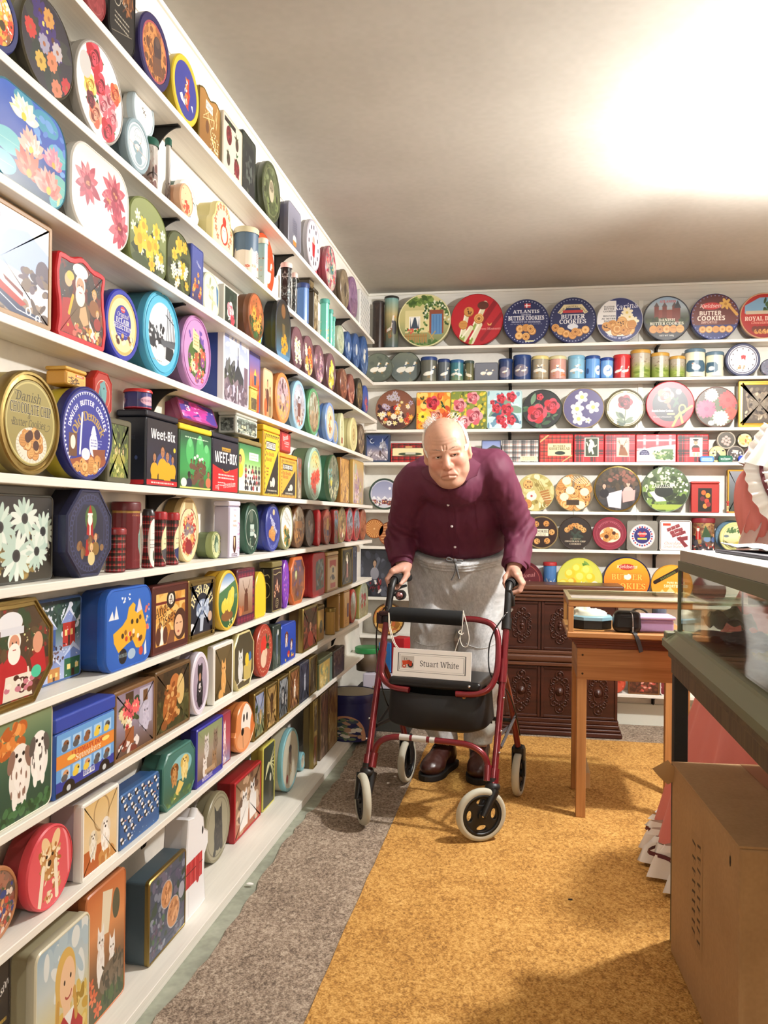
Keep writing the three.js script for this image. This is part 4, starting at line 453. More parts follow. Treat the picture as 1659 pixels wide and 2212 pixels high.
put('F',[
['B',-62,122,1066,6,'#2c2c2a','#4a4a44',()=>{bg('#2e2c2a','#2a2826','#38342a');sp(['#8a7440','#6a5a34','#a88c50'],60,4,20,40,80,98);for(let i=0;i<150;i++)E(rr(2,98),rr(10,96),rr(0.4,1.0),'#d8d4c8');for(const[x,y,r]of[[34,36,18],[64,26,17],[88,42,16],[54,70,20],[80,66,15]]){fl(x,y,r,15,['#cfe0d4','#b8d0c4','#dfe9e0'],'#3a3c3c',0.24);E(x,y,r*0.16,'#2c2c2c');}},'large dark tin with white daisies',{r:0.012}],
['O',139,237,1056,6,'#26283a','#2c3050',()=>{bg('#262a44','#20243a');for(let i=0;i<44;i++){const a=i/44*TAU;O(50+44*Math.cos(a),50+44*Math.sin(a),3.4,'#3c4268',1.6);}Q('#2f3658',32,12,70,12,86,30,86,70,70,88,32,88,16,70,16,30);Q('#23283f',34,15,68,15,83,31,83,69,68,85,34,85,19,69,19,31);E(52,32,14,'#4a6a34',16);wf(50,32,20);sp(['#7a4a24','#8a6a44','#3a3c54'],24,6,22,54,80,76);pn(64,56,9,'#d8a880','#a86a34','#8a6a34');pn(54,68,9,'#e0b890','#d8b060','#d8c890');},'navy octagonal tin with a white bearded man in red',{c:0.3,rim:0.006,in:0.003}],
['C',226,270,1140,7,'#7a1c20','#8a2024',()=>{tar('#a8242a',RED_TARTAN,3);B('#efe9d8',66,44,30,46);ln('#5a4a3a',68,94,60,4,7,3.4);},'short red tartan canister with white label',{in:0.002}],
['C',240,307,1084,8,'#54141a','#601a20',()=>{bg('#6a161e');B('#a8823a',0,2,100,4);T('FORTNUM',52,10,8,'#b8944c');Q('#7a9a90',50,40,66,40,68,62,60,76,50,62);Q('#8ab0a4',52,42,58,30,64,42);E(78,46,8,'#9ab8ac',8);E(78,46,5,'#d8e0d8',5);L('#8ab0a4',2,58,30,58,24);T('Famous',56,84,10,'#8a5a4c','italic serif');},'large dark red canister with a lantern print',{in:0.02}],
['C',303,331,1099,6,'#7a1c20','#28282a',()=>{tar('#a8242a',RED_TARTAN,3);E(50,52,38,'#f2efe8',46);T('&',50,20,10,'#333','italic serif');T('Aust',50,34,12,'#7a7a78','italic serif');T('COFFEE',50,46,14,'#26262a');ln('#8a8a88',26,74,54,2,5);E(50,76,8,'#4a5a44',10);E(54,70,4,'#b04a5a');},'tartan and white COFFEE canister with black cap',{in:0.006,neck:0.8,lid:0.02}],
['C',331,359,1105,6,'#7a1c20','#a82028',()=>{tar('#a0222a',RED_TARTAN,3);E(64,54,44,'#efe2b4',40);T('ASSTD',62,42,14,'#2a2a26');T('FUDGE',62,52,15,'#2a2a26');Q('#4a4a50',24,66,60,60,100,70,96,84,60,94,30,80);},'red tartan ASSORTED FUDGE canister',{in:0.006}],
['C',358,386,1107,6,'#7a1c20','#a82028',()=>{tar('#a0222a',RED_TARTAN,3);E(64,54,44,'#efe2b4',40);T('VANILLA',62,42,12,'#2a2a26');T('FUDGE',62,52,15,'#2a2a26');Q('#2c3464',24,66,60,60,100,66,96,84,60,94,30,80);},'red tartan VANILLA FUDGE canister',{in:0.006}],
['R',386,430,1074,5,'#8a7448','#d8c28c',()=>{bg('#e8d8ac');O(50,50,45,'#7a3a2c',2);bunch(['#c85a48','#e0a060','#d88a7a','#8a7a80','#b83a34'],34,11,18,26,82,88);E(52,78,18,'#8a2c30',12);B('#b8a070',30,2,40,14);},'cream oval tin with red autumn fruit',{oval:1}],
['R',452,492,1094,7.4,'#5c6a44','#8a965c',()=>{bg('#cfd09c');for(let i=0;i<60;i++)lf(rr(0,100),rr(0,100),rr(8,16),rr(0,TAU),pick(['#4d6a44','#7a8a5a','#a8b078','#33503a']));E(50,46,22,'#4a6a50',34);E(56,58,16,'#a8bca0',20);L('#c8d0b8',3,56,30,56,60);},'deep camouflage green leaf patterned round tin',{rim:0.003}],
['T',482,525,1082,5,'#b8b0c4','#d8d2e2',()=>{bg('#e6e0f0');ln('#b8b0c8',36,64,4,1,3);for(let i=0;i<3;i++)T(['The','Golden','Pudding'][i],50,17+i*10,9,'#b8863a','italic serif');sp(['#c868b0','#a84a98'],30,3,80,30,100,92);Q('#4a2618',38,58,62,58,66,82,56,92,44,92,34,82);Q('#e8d0a0',42,60,56,60,52,84,44,76);for(let i=0;i<7;i++)O(26+i*8,96,4,'#4a4452',1.2);},'lilac upright tin with chocolate pudding',{in:0.004}],
['R',530,560,1085,5,'#24443a','#2f5848',()=>{bg('#1f4234');O(50,50,46,'#c8ccc0',2);E(44,26,14,'#5a6a5c',14);B('#bfd0c8',36,42,30,24);T('Irish',50,54,12,'#26342c');sp(['#26302a','#7a8a78'],20,6,24,68,76,94);gs(76,66,8,-1);},'dark green oval tin with silver edge',{oval:1}],
['R',575,606,1088,6,'#22307a','#27358c',()=>{bg('#27348c');O(50,50,46,'#8a96c8',1.2);T('Butter',46,34,13,'#eef0f8','bold serif',{r:0.5});T('Cookies',58,48,13,'#eef0f8','bold serif',{r:0.5});E(54,16,8,'#d8c090',7);cks(46,66,18,13,14,9);arcT('baked in tradition',50,50,41,150,40,6,'#c8d0ec','italic serif');},'navy round tin with slanted writing and biscuits',{}],
['R',608,633,1090,5,'#6a6a4c','#85835c',()=>{bg('#f2f0e4');T('Sunshine',52,20,13,'#4a4a44','italic serif',{r:0.5});T('Sunflower',54,34,12,'#4a4a44','italic serif',{r:0.5});for(const[x,y]of[[36,58],[60,66],[40,82],[68,84]])fl(x,y,15,14,['#b88a3c','#c89a48'],'#4a2e14',0.3);lfs(50,72,26,8);},'white round tin with sunflowers',{rim:0.01}],
['R',634,663,1090,5.5,'#4a2c1a','#6a4426',()=>{ph(['#a8a08c','#5a4a3a','#7a5a34'],['#8a5a24','#5c381c','#a87434']);B('#a8743c',16,36,60,18);E(52,76,18,'#b8782c',14);sp(['#5a2c14','#d8a04c'],20,5,36,64,70,90);},'brown round tin with honey pot',{rim:0.005}],
['R',661,683,1092,5,'#2c2420','#41342a',()=>{ph(['#4a3c30','#2e2620'],['#4a4440','#2a2422','#6a5c50']);pn(40,36,17,'#b07a54','#2a1c14','#4a4648');sp(['#8a8480'],10,7,50,40,76,60);},'dark brown round tin with a gentleman',{}],
['B',683,692,1101,4,'#a01c24','#c02830',()=>{bg('#c8343a');sp(['#e8e0dc','#8a1820'],26,7,20,30,90,98);},'red and white rounded tin',{r:0.03,in:0.02}],
['R',697,721,1095,5.5,'#5a1c1c','#8a3a30',()=>{ph(['#a8563c','#c08a4c','#7a3428'],['#8a4a34','#4a3450','#a86a44']);E(54,46,16,'#c8a050',24);B('#3c3460',44,60,26,18);},'red rimmed round tin with golden figure',{rim:0.008}],
['B',720,730,1101,4,'#2c4a34','#8a2c28',()=>{ph(['#6a86a8','#a83a30','#3a5a3a'],['#2c4430','#a82c28','#4a4c34']);},'red and green tin tucked between round tins',{in:0.018}],
['R',731,748,1094,5.5,'#4a4426','#7a6e3c',()=>{ph(['#8a7a48','#b89a5a','#5c4a30'],['#8a4a3c','#c8b078','#4a3c2c']);E(58,82,9,'#e0d4bc',8);},'olive gold rimmed round tin',{rim:0.009}],
['R',749,764,1095,5,'#7a2024','#a8343a',()=>{ph(['#8aa4b8','#3a4a50'],['#8a4a44','#5a2c2c','#b88a78']);},'first of two red rimmed round tins with blue sky',{rim:0.01}],
['R',765,778,1097,5,'#7a2024','#a8343a',()=>{ph(['#8aa4b8','#3a4a50'],['#8a4a44','#5a2c2c','#b88a78']);},'second of two red rimmed round tins with blue sky',{rim:0.01}],
['R',778,790,1099,4,'#6a2c24','#94503c',()=>{ph(['#a8745c','#8a4434'],['#9a5a44','#c08a68','#6a342a']);},'copper red round tin at the end of the row',{rim:0.006}],
],{in:0.03});
put('G',[
['O',-52,116,1297,6,'#4a4028','brass',()=>{ph(['#4a3a28','#34482c','#5c4a30'],['#5a3a24','#8a2c24','#3a3020']);sp(['#e8d8a0','#d8e0a0'],14,1.2,60,8,96,50);Q('#b8242a',4,66,30,54,36,98,4,98);Q('#b8242a',70,58,92,48,96,76,76,80);Q('#efe9d8',34,66,68,66,74,98,30,98);pn(46,38,21,'#d89a7c','#f2efe6','#b8242a','#f6f2e8');E(40,15,18,'#e6e8ee',12);B('#dcdfe8',26,20,34,8);E(82,42,8,'#d89a7c',12);Q('#e8e2d2',34,72,66,72,72,98,30,98);T('O',58,84,20,'#4a1c20');for(let i=0;i<20;i++)E(rr(34,84),rr(74,92),4,pick(['#4a2618','#f0e8dc','#c87a8a','#6a3a24']),3);E(80,74,8,'#4ac8a0',7);},'gold octagonal tin with a bearded baker in red',{c:0.3,rim:0.014,step:1,in:0.002}],
['B',70,194,1291,2.4,'#3c5c94','#4a6ca8',()=>{bg('#2c3c44','#4a6a5c','#a0b0d8','#b4c0e4');sp(['#dfe6f2','#3a5a48','#274034'],80,5,0,4,100,44);hs(14,36,30,26,'#3c5a9c','#8a9cd0','#dce4f6');hs(60,30,28,30,'#b83a2c','#8a9cd0','#dce4f6');hs(64,76,40,26,'#3a6a4a','#7a94d4','#c8d6f4');hs(28,84,26,20,'#c88a4a','#8a9cd0','#dce4f6');sp(['#e8eef8'],60,1.2);sp(['#3a3440','#6a4a44'],26,2.4,30,56,66,84);},'blue snowy village tin behind the octagonal tin',{r:0.01,in:0.058}],
['B',212,329,1270,6.5,'#1f4488','#2a62c0',()=>{bg('#2c66c4','#2a60bc');Q('#e8ae2e',34,46,44,38,48,24,58,18,64,22,62,30,70,34,74,14,80,30,86,44,92,56,88,72,78,82,66,80,58,68,44,72,26,80,16,66,14,54);E(36,86,9,'#1c1e22',10);T('NOMAD',36,85,5,'#9aa');for(let i=0;i<16;i++)E(rr(24,82),rr(36,70),3,pick(['#6a4420','#3c2c1c','#c8402c','#e8e0c8','#8a5a24']),3.4);Q('#d8d0e0',72,14,80,30,66,34);Q('#f0ecf0',12,24,16,36,4,36);Q('#f0ecf0',20,18,26,36,16,36);Q('#e8e8ee',86,80,90,72,92,92,86,94);E(56,86,9,'#a8c0d8',7);E(78,86,5,'#c84a3a',6);sp(['#f0f0f4'],8,2,30,6,50,16);sp(['#e8c0b0','#58a0c0','#d86a5a'],12,3,88,20,98,60);},'blue rounded tin with a yellow map of Australia',{r:0.035,in:0.002}],
['B',330,407,1262,5,'#4a201c','#5c2822',()=>{B('#4a1c18',0,0,100,100);B('#d8a24c',7,7,86,86);sp(['#c88a38','#e8bc6c','#b87a30'],60,10,9,9,90,90);B('#6a1c18',7,22,86,4);E(50,20,13,'#241810',15);E(50,20,8,'#e8e0d0',9);T('A',50,20,13,'#241810');T('Angel',26,34,17,'#3a1c10','italic serif',{r:-0.25});T('Kisses',38,50,18,'#3a1c10','italic serif',{r:-0.25});Q('#f4f0e6',18,90,20,66,24,58,28,66,29,90);E(14,76,7,'#5a3020',14);E(34,76,7,'#5a3020',14);Q('#7a4a30',36,93,48,70,62,72,60,93);E(78,64,20,'#4a2a1a',26);E(74,66,13,'#e0b48c',18);L('#5a3020',1.4,66,62,71,62);L('#5a3020',1.4,77,62,82,62);E(73,76,3,'#b0584a',2);fr('#4a1c18',7);},'dark red tin reading Angel Kisses',{r:0.008,rim:0.005}],
['B',405,463,1250,5,'#5a4a26','brass',()=>{bg('#1c2230');arcT('FRESH FRUIT',50,62,42,-150,-30,19,'#f0e0a8','bold serif');E(52,50,24,'#8a9cb8',17);sp(['#c8d4e4','#a8b8d0','#6a7c9c'],40,5,32,38,74,64);Q('#b8c4d4',44,60,58,60,54,88,42,88);E(12,80,12,'#e0e4e8',9);E(82,66,8,'#c8a890',9);B('#4a3420',-3,90,106,12);},'gold framed tin reading FRESH FRUIT',{rim:0.016,step:1,r:0.004}],
['R',471,516,1232,6,'#c0962c','#dcb83c',()=>{bg('#5a86c0','#e6eef4','#3f7048','#34643c','#2f5c36');Q('#4c7a50',-3,36,40,26,103,10,103,40,-3,50);E(46,78,30,'#8a5a30',10);for(const[x,y,r]of[[28,60,12],[64,48,17],[42,58,10],[58,60,12]]){E(x,y,r,'#f0cc48');E(x+r*0.5,y - r*0.7,r*0.6,'#f4d65c');}sp(['#f0e080','#f6f0c0'],16,3,50,86,94,99);},'round yellow tin with chicks in a nest',{rim:0.008,in:0.002}],
['B',510,549,1228,5,'#4a2026','#5a2830',()=>{tar('#7a2438',[['#30203c',0.1,0.25],['#c85a6a',0.6,0.05]],6);B('#bda89a',10,14,80,72);bg2('#c8b8ac','#a88a74','#8a5a3a');Q('#6a3a24',42,46,62,46,66,80,40,80);L('#5a3a24',2,50,46,34,28);L('#5a3a24',2,34,28,32,20);L('#5a3a24',2,54,46,70,28);L('#5a3a24',2,70,28,74,20);E(52,44,6,'#5a3020',8);sp(['#a85a34','#c87a4c'],12,6,14,66,40,84);},'tartan bordered tin with a stag',{r:0.012}],
['D',551,575,1235,4.5,'#a8902a','#d0b030',()=>{bg('#ecc82c');},'plain yellow dome topped tin',{k:0.5}],
['T',590,611,1212,5,'#2c2818','#7a7040',()=>{bg('#2a1416');fr('#a89a5c',3);Q('#8a4a34',34,40,44,20,56,44);Q('#d8b09a',44,36,54,24,60,52,40,54);sp(['#a8603c','#6a2c24','#e0b890'],24,6,20,40,80,66);O(50,82,16,'#b8ac78',2);ln('#b8ac78',40,60,76,3,5);C('#b8ac78',2,10,12,30,20,60,6,90,12);},'black and gold clip lid tin',{yaw:0.0,in:0.01,lid:0.022,side:()=>{bg('#14130e');O(50,50,42,'#b8ac78',2);C('#b8ac78',3,20,14,50,20,70,6,86,20);L('#d8d0a0',2,30,2,34,22);}}],
['R',610,624,1210,4,'#5a2a8a','#7a3ab0',()=>{bg('#7a3cb4','#6a34a4');sp(['#d83a9c','#e8c0e8','#b050d0'],30,7,20,10,90,90);},'bright purple oval tin',{oval:1}],
['O',629,659,1203,6,'#3c4658','#c2642c',()=>{bg('#4a3c6a','#7a4a3a','#8a5c30');sp(['#a05a34','#6a3a30','#5a4a70'],50,8);E(34,36,9,'#c8c890',12);O(34,36,9,'#5a6a34',2,12);for(let i=0;i<8;i++)L('#5a2c1c',2,30+i*7,40,30+i*7,96);},'octagonal orange rimmed tin with violet print',{c:0.26,rim:0.012}],
['B',675,703,1194,7,'#a8242a','#b4262c',()=>{bg('#b4282c');Q('#4a5a5c',30,18,80,12,92,30,92,84,30,88,24,30);sp(['#3a4a34','#6a7a5c','#7a4a34','#8a9aa0'],40,7,30,18,88,84);},'deep red striped tin with a dark green picture',{r:0.03}],
['T',707,731,1192,4,'#b08a54','#d8b878',()=>{bg('#e0c48c');B('#c84a34',20,12,60,20);E(50,52,30,'#e8d8ac',26);B('#3a3a3a',46,34,14,14);sp(['#2f2c2a','#5a4a38'],16,5,30,56,74,68);B('#c84a34',30,78,46,14);fr('#b8843c',4);},'cream and red upright tin'],
['B',739,762,1183,5,'#5a5026','brass',()=>{bg('#2c2618');O(50,52,30,'#8a7c44',3,40);E(50,54,24,'#3a3020',34);wf(50,34,20,'#8a3a30');sp(['#d8ccb0'],8,5,40,20,60,34);},'gold framed dark tin with a robed old man',{rim:0.01,step:1,r:0.004}],
['B',763,771,1180,4,'#20222e','#2a2e40',()=>{ph(['#2c3044','#22263a'],['#343850','#1c1e2a']);O(60,20,14,'#9a9cac',3);},'narrow navy tin beside the gold framed tin',{in:0.014}],
]);
function bg2(...c){const q=G.createLinearGradient(0,14,0,86);c.forEach((k,i)=>q.addColorStop(i/(c.length - 1),k));G.fillStyle=q;G.fillRect(10,14,80,72);}
// tins, shelf by shelf: shape, left and right end, top, depth in cm, body, lid, print, label
const GF={rim:0.009,step:1,r:0.004,in:0.012};
put('H',[
['B',-48,115,1543,5,'#8a8a70','#e4e0cc',()=>{bg('#8a9a70','#4a6a50','#2c5040','#24483a');sp(['#d8803a','#e8a058','#b8602a'],60,6,0,10,60,40);dg(54,40,24,'#efeae2','#8a6a5c','#f4f0ea');dg(82,34,21,'#f4f0ea','#5c5450','#f8f6f0');sp(['#2c5a34','#1c4428','#44744a'],80,4,0,86,100,100);},'large cream edged tin with two spaniel puppies',{r:0.02,rim:0.003}],
['T',119,249,1527,6.4,'#2f58a8','#3048a8',()=>{bg('#6aa4e0');B('#e08a3a',-3,34,106,22);B('#3340a0',-3,76,106,16);B('#22221f',-3,92,106,11);for(let r=0;r<2;r++)for(let i=0;i<5;i++){const x=8+i*18,y=r?58:10;B('#a8d0f4',x,y,14,20);E(x+7,y+9,4.6,pick(['#8a5a3a','#e8c84a','#5a5a5c','#d89a6a','#f0ece4']),6);E(x+5,y+15,5,pick(['#8a5a3a','#e8c84a','#5a5a5c','#f0ece4']),6);E(x+9.5,y+9,1.2,'#1c1614');}T('ULTIMATE DOG',52,40,7,'#b02c2c','bold serif');T('Squeakers',52,49,9,'#f4e8d8','italic serif');E(24,45,7,'#ecdc7a',4);E(84,42,7,'#ecdc7a',4);B('#e8ecf4',44,79,20,9);T('BIG W',54,83,6.5,'#3340a0','bold sans-serif');for(const x of[20,82]){E(x,92,10,'#1c1a1a',13);E(x,92,3.5,'#c8d0d4',5);}},'blue and orange double decker bus tin with cartoon dogs',{lid:0.03,in:0.004}],
['B',250,337,1479,5,'#5a3f28','#7a5836',()=>{bg('#8a7a8c','#9a90a4','#5a4438');B('#b8b4c8',60,6,34,60);B('#6a4a2c',70,10,12,18);B('#4a3420',24,4,20,30);sp(['#4a5a34','#35452a'],24,7,14,20,56,54);bunch(['#c83a44','#e86a6c','#f0ecd8','#e0d0a0','#d85060'],18,8,12,20,58,60);B('#9a5a34',24,60,22,26);ct(78,44,17,'#c8c4d8','#a8a0bc','#5a5a6a');sp(['#e8e0dc','#7a3a2c'],20,6,4,80,60,98);},'brown framed tin with white cat and flower vase',{rim:0.008,r:0.006}],
['B',336,411,1439,5,'#4f3a20','#6b5030',()=>{ph(['#3a2c1a','#2c2216','#4f3a22'],['#4a4a28','#3a3c20','#5c5a34']);E(40,60,20,'#a8622e',30,0.2);E(54,26,15,'#b87038',16);E(72,40,12,'#d8b878',26);sp(['#c88a4c','#8a4c20','#d8a868'],40,5,26,26,66,86);E(24,88,9,'#8a5228',8);},'brown tin with a curled up red setter',{rim:0.008,r:0.006}],
['R',413,451,1409,5,'#a8a0b4','#e2dcea',()=>{bg('#b0a2b4','#9a8a9e');E(50,66,22,'#2c2a30',30);E(50,32,16,'#2a282c',17);E(50,38,8,'#b88a6a',8);E(38,24,6,'#1c1a1c',12);E(62,22,6,'#1c1a1c',10);E(50,58,10,'#d8d0d0',9);sp(['#4a464c','#18161a'],30,5,30,50,70,92);},'lilac oval tin with a black dog',{oval:1,rim:0.013,in:0.006}],
['B',462,504,1389,6.5,'#b0a848','#f0eee6',()=>{bg('#6a5a38','#5a4a2c');ct(50,44,25,'#e0a860','#f0c88a','#4a3414');E(36,92,14,'#dca860',10);},'yellow tin with white lid and a ginger kitten',{r:0.008,rim:0.01,deep:0.0005}],
['O',506,549,1365,5,'#8a8450','#d6cc94',()=>{bg('#4a4430','#5c543c');ct(32,44,23,'#e4e6e2','#c0c8c8','#5a6a5a');Q('#c8b468',48,62,92,54,86,90,50,92);E(66,52,10,'#e8c83a',13);E(82,48,7,'#3a6aa8',9);L('#f0ece0',2,10,92,40,86,60,90);},'cut cornered tin with white kitten and wool basket',{c:0.24,rim:0.005}],
['R',553,590,1349,5.5,'#34443c','#a84434',()=>{bg('#b04a38');for(let i=0;i<26;i++)E(50+42*Math.cos(i/26*TAU),50+42*Math.sin(i/26*TAU),1.6,'#e8d0b0');E(50,50,34,'#a85a4c');E(46,40,20,'#d83a30',20);lfs(66,38,16,6);E(46,66,18,'#e8ccb0',18);E(60,56,9,'#e0c0a4',9);},'round red tin with a sleeping cream cat',{in:0.003}],
['B',590,607,1350,4.5,'#24302c','#2c3a34',()=>{ph(['#2c3a34','#22302a'],['#34443c','#56645a']);Q('#5a6a78',40,20,66,14,70,70,44,84);E(66,16,9,'#e8e8e6',8);L('#dfe0de',4,60,70,66,92);},'dark green tin with a grey dog',{r:0.006}],
['B',608,639,1346,5.5,'#27408c','#2c4aa8',()=>{bg('#2a4cb4','#2444a4');dg(36,26,17,'#8a4a2c','#6a3420','#f0ece6');dg(72,50,13,'#8a4a2c','#6a3420','#f0ece6');E(52,82,9,'#c83a3a',9);sp(['#e8c84a','#d85a5a'],10,4,20,84,90,96);},'bright blue tin with two hounds',{r:0.014}],
['B',655,686,1310,6,'#5a4422','brass',()=>{ph(['#3a3020','#5a2c24'],['#6a3428','#8a4c34','#4a3424']);pn(52,46,20,'#b08060','#3a2418','#8a3a2c');fr('#2c2012',3);},'gold framed tin with a dark red portrait',{...GF,in:0.004}],
['T',687,701,1308,5,'#8a7438','brass',()=>{bg('#b8944c','#a88440');E(50,56,24,'#4a4a3c',22);sp(['#2c2c24','#7a6a3c'],16,6,36,40,66,76);},'gold tea caddy with dark oval',{in:0.02}],
['C',702,724,1313,6,'#8a7438','brass',()=>{bg('#c4a05c','#b08c48');E(84,66,14,'#4a4a3c',24);L('#8a6a34',1,30,4,30,96);},'round gold tea caddy in front of the row',{in:0.002}],
['B',705,725,1292,2.2,'#3a4034','#4a5040',()=>{ph(['#5a6450','#3c4436'],['#7a8470','#4a5442','#a0a48c']);},'grey green floral tin behind the round gold caddy',{in:0.062}],
['T',728,741,1282,6,'#b08a4c','#d0ac6c',()=>{bg('#d4b070');B('#7a3c4a',30,20,34,34);E(50,76,16,'#6a2c38',12);ln('#8a6a34',20,80,62,2,6);},'cream upright tin with maroon print',{lid:0.008}],
['T',741,755,1275,6,'#b88a44','#d8b070',()=>{bg('#dcb474','#d0a460');B('#5a3c74',56,34,30,40);E(30,30,16,'#e8d0a0',16);ln('#a8743c',20,70,82,2,6);},'cream upright tin with violet print',{lid:0.008}],
['R',756,770,1273,5,'#7a2a20','#a03428',()=>{ph(['#b8bcb4','#8c9488'],['#8a8474','#b0a890']);},'red rimmed oval tin with pale view',{oval:1,rim:0.014}],
['D',776,795,1257,5,'#6a6434','#8a8444',()=>{ph(['#a8b0a0','#8a947c'],['#8a8a70','#a8a88c']);sp(['#a82c34','#8a2028'],14,9,30,30,74,70);},'olive arched tin with red roses',{k:0.4}],
]);
put('I',[
['R',-72,67,1860,5,'#8a5038','#b07850',()=>{ph(['#8a6a5a','#a4705c','#5c5448'],['#8a4a3c','#7a5a54','#a87a64']);sp(['#c84a3a','#3c4a84','#e0d0c0','#4a5a3c','#d89a6a'],90,5,10,30,96,96);E(70,40,8,'#3a4c84',6);},'round copper tin with a crowded Christmas scene',{rim:0.007,in:0.03}],
['R',62,138,1780,5.5,'#8a3034','#d84a54',()=>{bg('#d8505c','#e06068');C('#f09098',4,80,10,96,30,90,60,96,80);E(48,42,20,'#b8834c',24);E(40,22,9,'#e8c898',16,-0.5);E(62,18,9,'#e8c898',14,0.5);sp(['#e8cfa0','#f0e0c0','#a86a34','#c8985c'],70,4,26,24,72,92);L('#f0e4cc',8,34,46,26,92);L('#f0e4cc',8,62,46,66,92);E(48,44,4,'#241814');E(41,34,2.4,'#241814');E(55,34,2.4,'#241814');},'round coral pink tin with a long haired terrier',{in:0.014}],
['B',178,257,1716,7.6,'#a8a4aa','#efece4',()=>{bg('#d8b87c','#e4cca0','#dcc090');B('#b8602f',-3,66,56,40);O(52,24,22,'#a8885c',3,24);dg(28,50,17,'#e8e0cc','#cfc0a0','#f4f0e4');dg(64,44,21,'#f4f0e8','#e0d4c0','#fbf8f2');sp(['#b8783c','#c89050'],20,8,50,84,100,100);},'white tin with fluffy puppies and a basket',{r:0.006,rim:0.007,in:0.01}],
['B',259,345,1693,5,'#2c5080','#38659c',()=>{bg('#34649e','#2c5a94');for(let i=0;i<26;i++){const x=6+(i % 6)*17+(Math.floor(i/6)% 2)*8,y=10+Math.floor(i/6)*20+rr(-4,4);E(x,y,4,'#14161c',7);E(x - 2,y - 5,3,'#f0f0f0',3.4);E(x+2,y+4,2.4,'#f0f0f0',3);E(x+7,y+2,2.6,pick(['#e89a84','#f0f0f4','#c8d8ec']),1.4);}sp(['#f0f4f8'],40,1);},'blue tin patterned with little black and white dogs',{r:0.012,rim:0.003,in:0.012}],
['O',358,426,1612,6,'#2f5a50','#44786c',()=>{bg('#4a8078','#3c7068','#345c44');E(56,36,36,'#8ac0c4',24);G.save();dg(34,30,18,'#a8713a','#7a4a20','#c8965c');dg(68,26,20,'#e8cf7c','#d0b058','#f0dc98');G.restore();Q('#e4c870',50,60,30,92,42,94,66,72);sp(['#4a6a38','#6a8a4a'],30,5,0,84,100,100);},'green cut cornered tin with two yellow dogs',{c:0.2,rim:0.006,in:0.014}],
['B',422,479,1563,5,'#2f2c74','#3a38a0',()=>{bg('#8a9a6c','#a49484','#6a5848');for(const[x,y,s,c,d]of[[36,26,17,'#d8d4d0','#8a7a70'],[72,24,17,'#8a7868','#5a4a3e'],[30,66,15,'#f0ece8','#d8d0c8'],[68,64,18,'#a08060','#6a543c']])ct(x,y,s,c,d);B('#3a38a0',-3,92,106,12);T('WILDLIFE',40,96,8,'#e8e4f0','bold serif');B('#b89a78',30,80,40,8);},'purple tin with a group of kittens',{r:0.006,rim:0.006,in:0.01}],
['B',479,501,1538,4.5,'#6a2c38','#8a3a48',()=>{bg('#a03a48','#b85a68','#8a8ab0');ct(40,30,24,'#f0e4e0','#e0c8c4');sp(['#f0e8e8','#c8a0a4'],30,7,20,50,60,96);},'rose red tin with a white cat',{r:0.006,in:0.018}],
['U',503,547,1520,6.5,'#b06a34','#d88448',()=>{bg('#e0905a');E(60,40,30,'#f6f0e6',40);E(46,74,34,'#e8a878',22);E(90,60,12,'#d87a3c',30);E(38,58,7,'#1a1614',8);L('#5a3420',1.6,40,66,42,94);E(44,30,4,'#1a1614',9);E(60,30,4,'#1a1614',9);},'orange puppy face tin with white muzzle',{in:0.008}],
['B',550,573,1493,5,'#5a4a28','brass',()=>{ph(['#8a94b8','#a0a8c0'],['#6a7a50','#8a8a5c','#4a5238']);dg(60,46,14,'#c8a468','#a8844c','#d8bc84');tr(20,40,18);},'gold framed tin with dog by a lake, first of five',GF],
['B',576,599,1478,5,'#5a4a28','brass',()=>{ph(['#a88a54','#8a6a38'],['#9a7a48','#5a4424','#c8a868']);dg(50,28,20,'#4a3220','#2c1c12','#5a4028');},'gold framed tin with a brown dog, second of five',GF],
['B',602,624,1461,5,'#5a4a28','brass',()=>{ph(['#8a9094','#4a5054'],['#2c3034','#5c6468']);dg(44,30,17,'#1c1e22','#121418','#e8e8e8');dg(72,46,13,'#1c1e22','#121418','#e8e8e8');},'gold framed tin with black and white dogs, third of five',GF],
['B',626,647,1444,5,'#5a4a28','brass',()=>{ph(['#8a5a34','#6a4426'],['#7a5030','#a87a50','#4a3020']);dg(54,34,19,'#e8d8c0','#a05a2c','#f0e8d8');},'gold framed tin with a tan terrier, fourth of five',GF],
['B',649,668,1430,5,'#2a2a34','#3a3c4a',()=>{ph(['#2c2e3c','#3a3e50'],['#343a4a','#22242e']);ct(54,40,18,'#b8bcc8','#8a8e9c');},'dark blue framed tin with a pale cat',GF],
['B',670,686,1417,5,'#5a4a28','brass',()=>{ph(['#5a5034','#44402a'],['#6a5a3a','#3a3424']);dg(52,40,14,'#8a8068','#5a523e','#a89c80');},'gold framed tin with a grey dog, last of five',GF],
['T',689,718,1418,5,'#4f5436','#5a6244',()=>{bg('#b89a50','#a08a4c');bunch(['#d8c078','#c8b060','#7a8a68'],16,12,10,20,60,95);B('#5a7a6c',80,0,22,100);},'gold and green flowered caddy beside the framed tins',{in:0.004}],
['B',721,744,1401,5,'#2a2420','#342c26',()=>{ph(['#6a5a4a','#3a3028','#8a7a64'],['#26201c','#3c342c','#54483c']);dg(48,26,18,'#5a4a38','#3a2e24','#8a7860');},'dark tin with a shaggy dog portrait',{r:0.004,in:0.004}],
]);
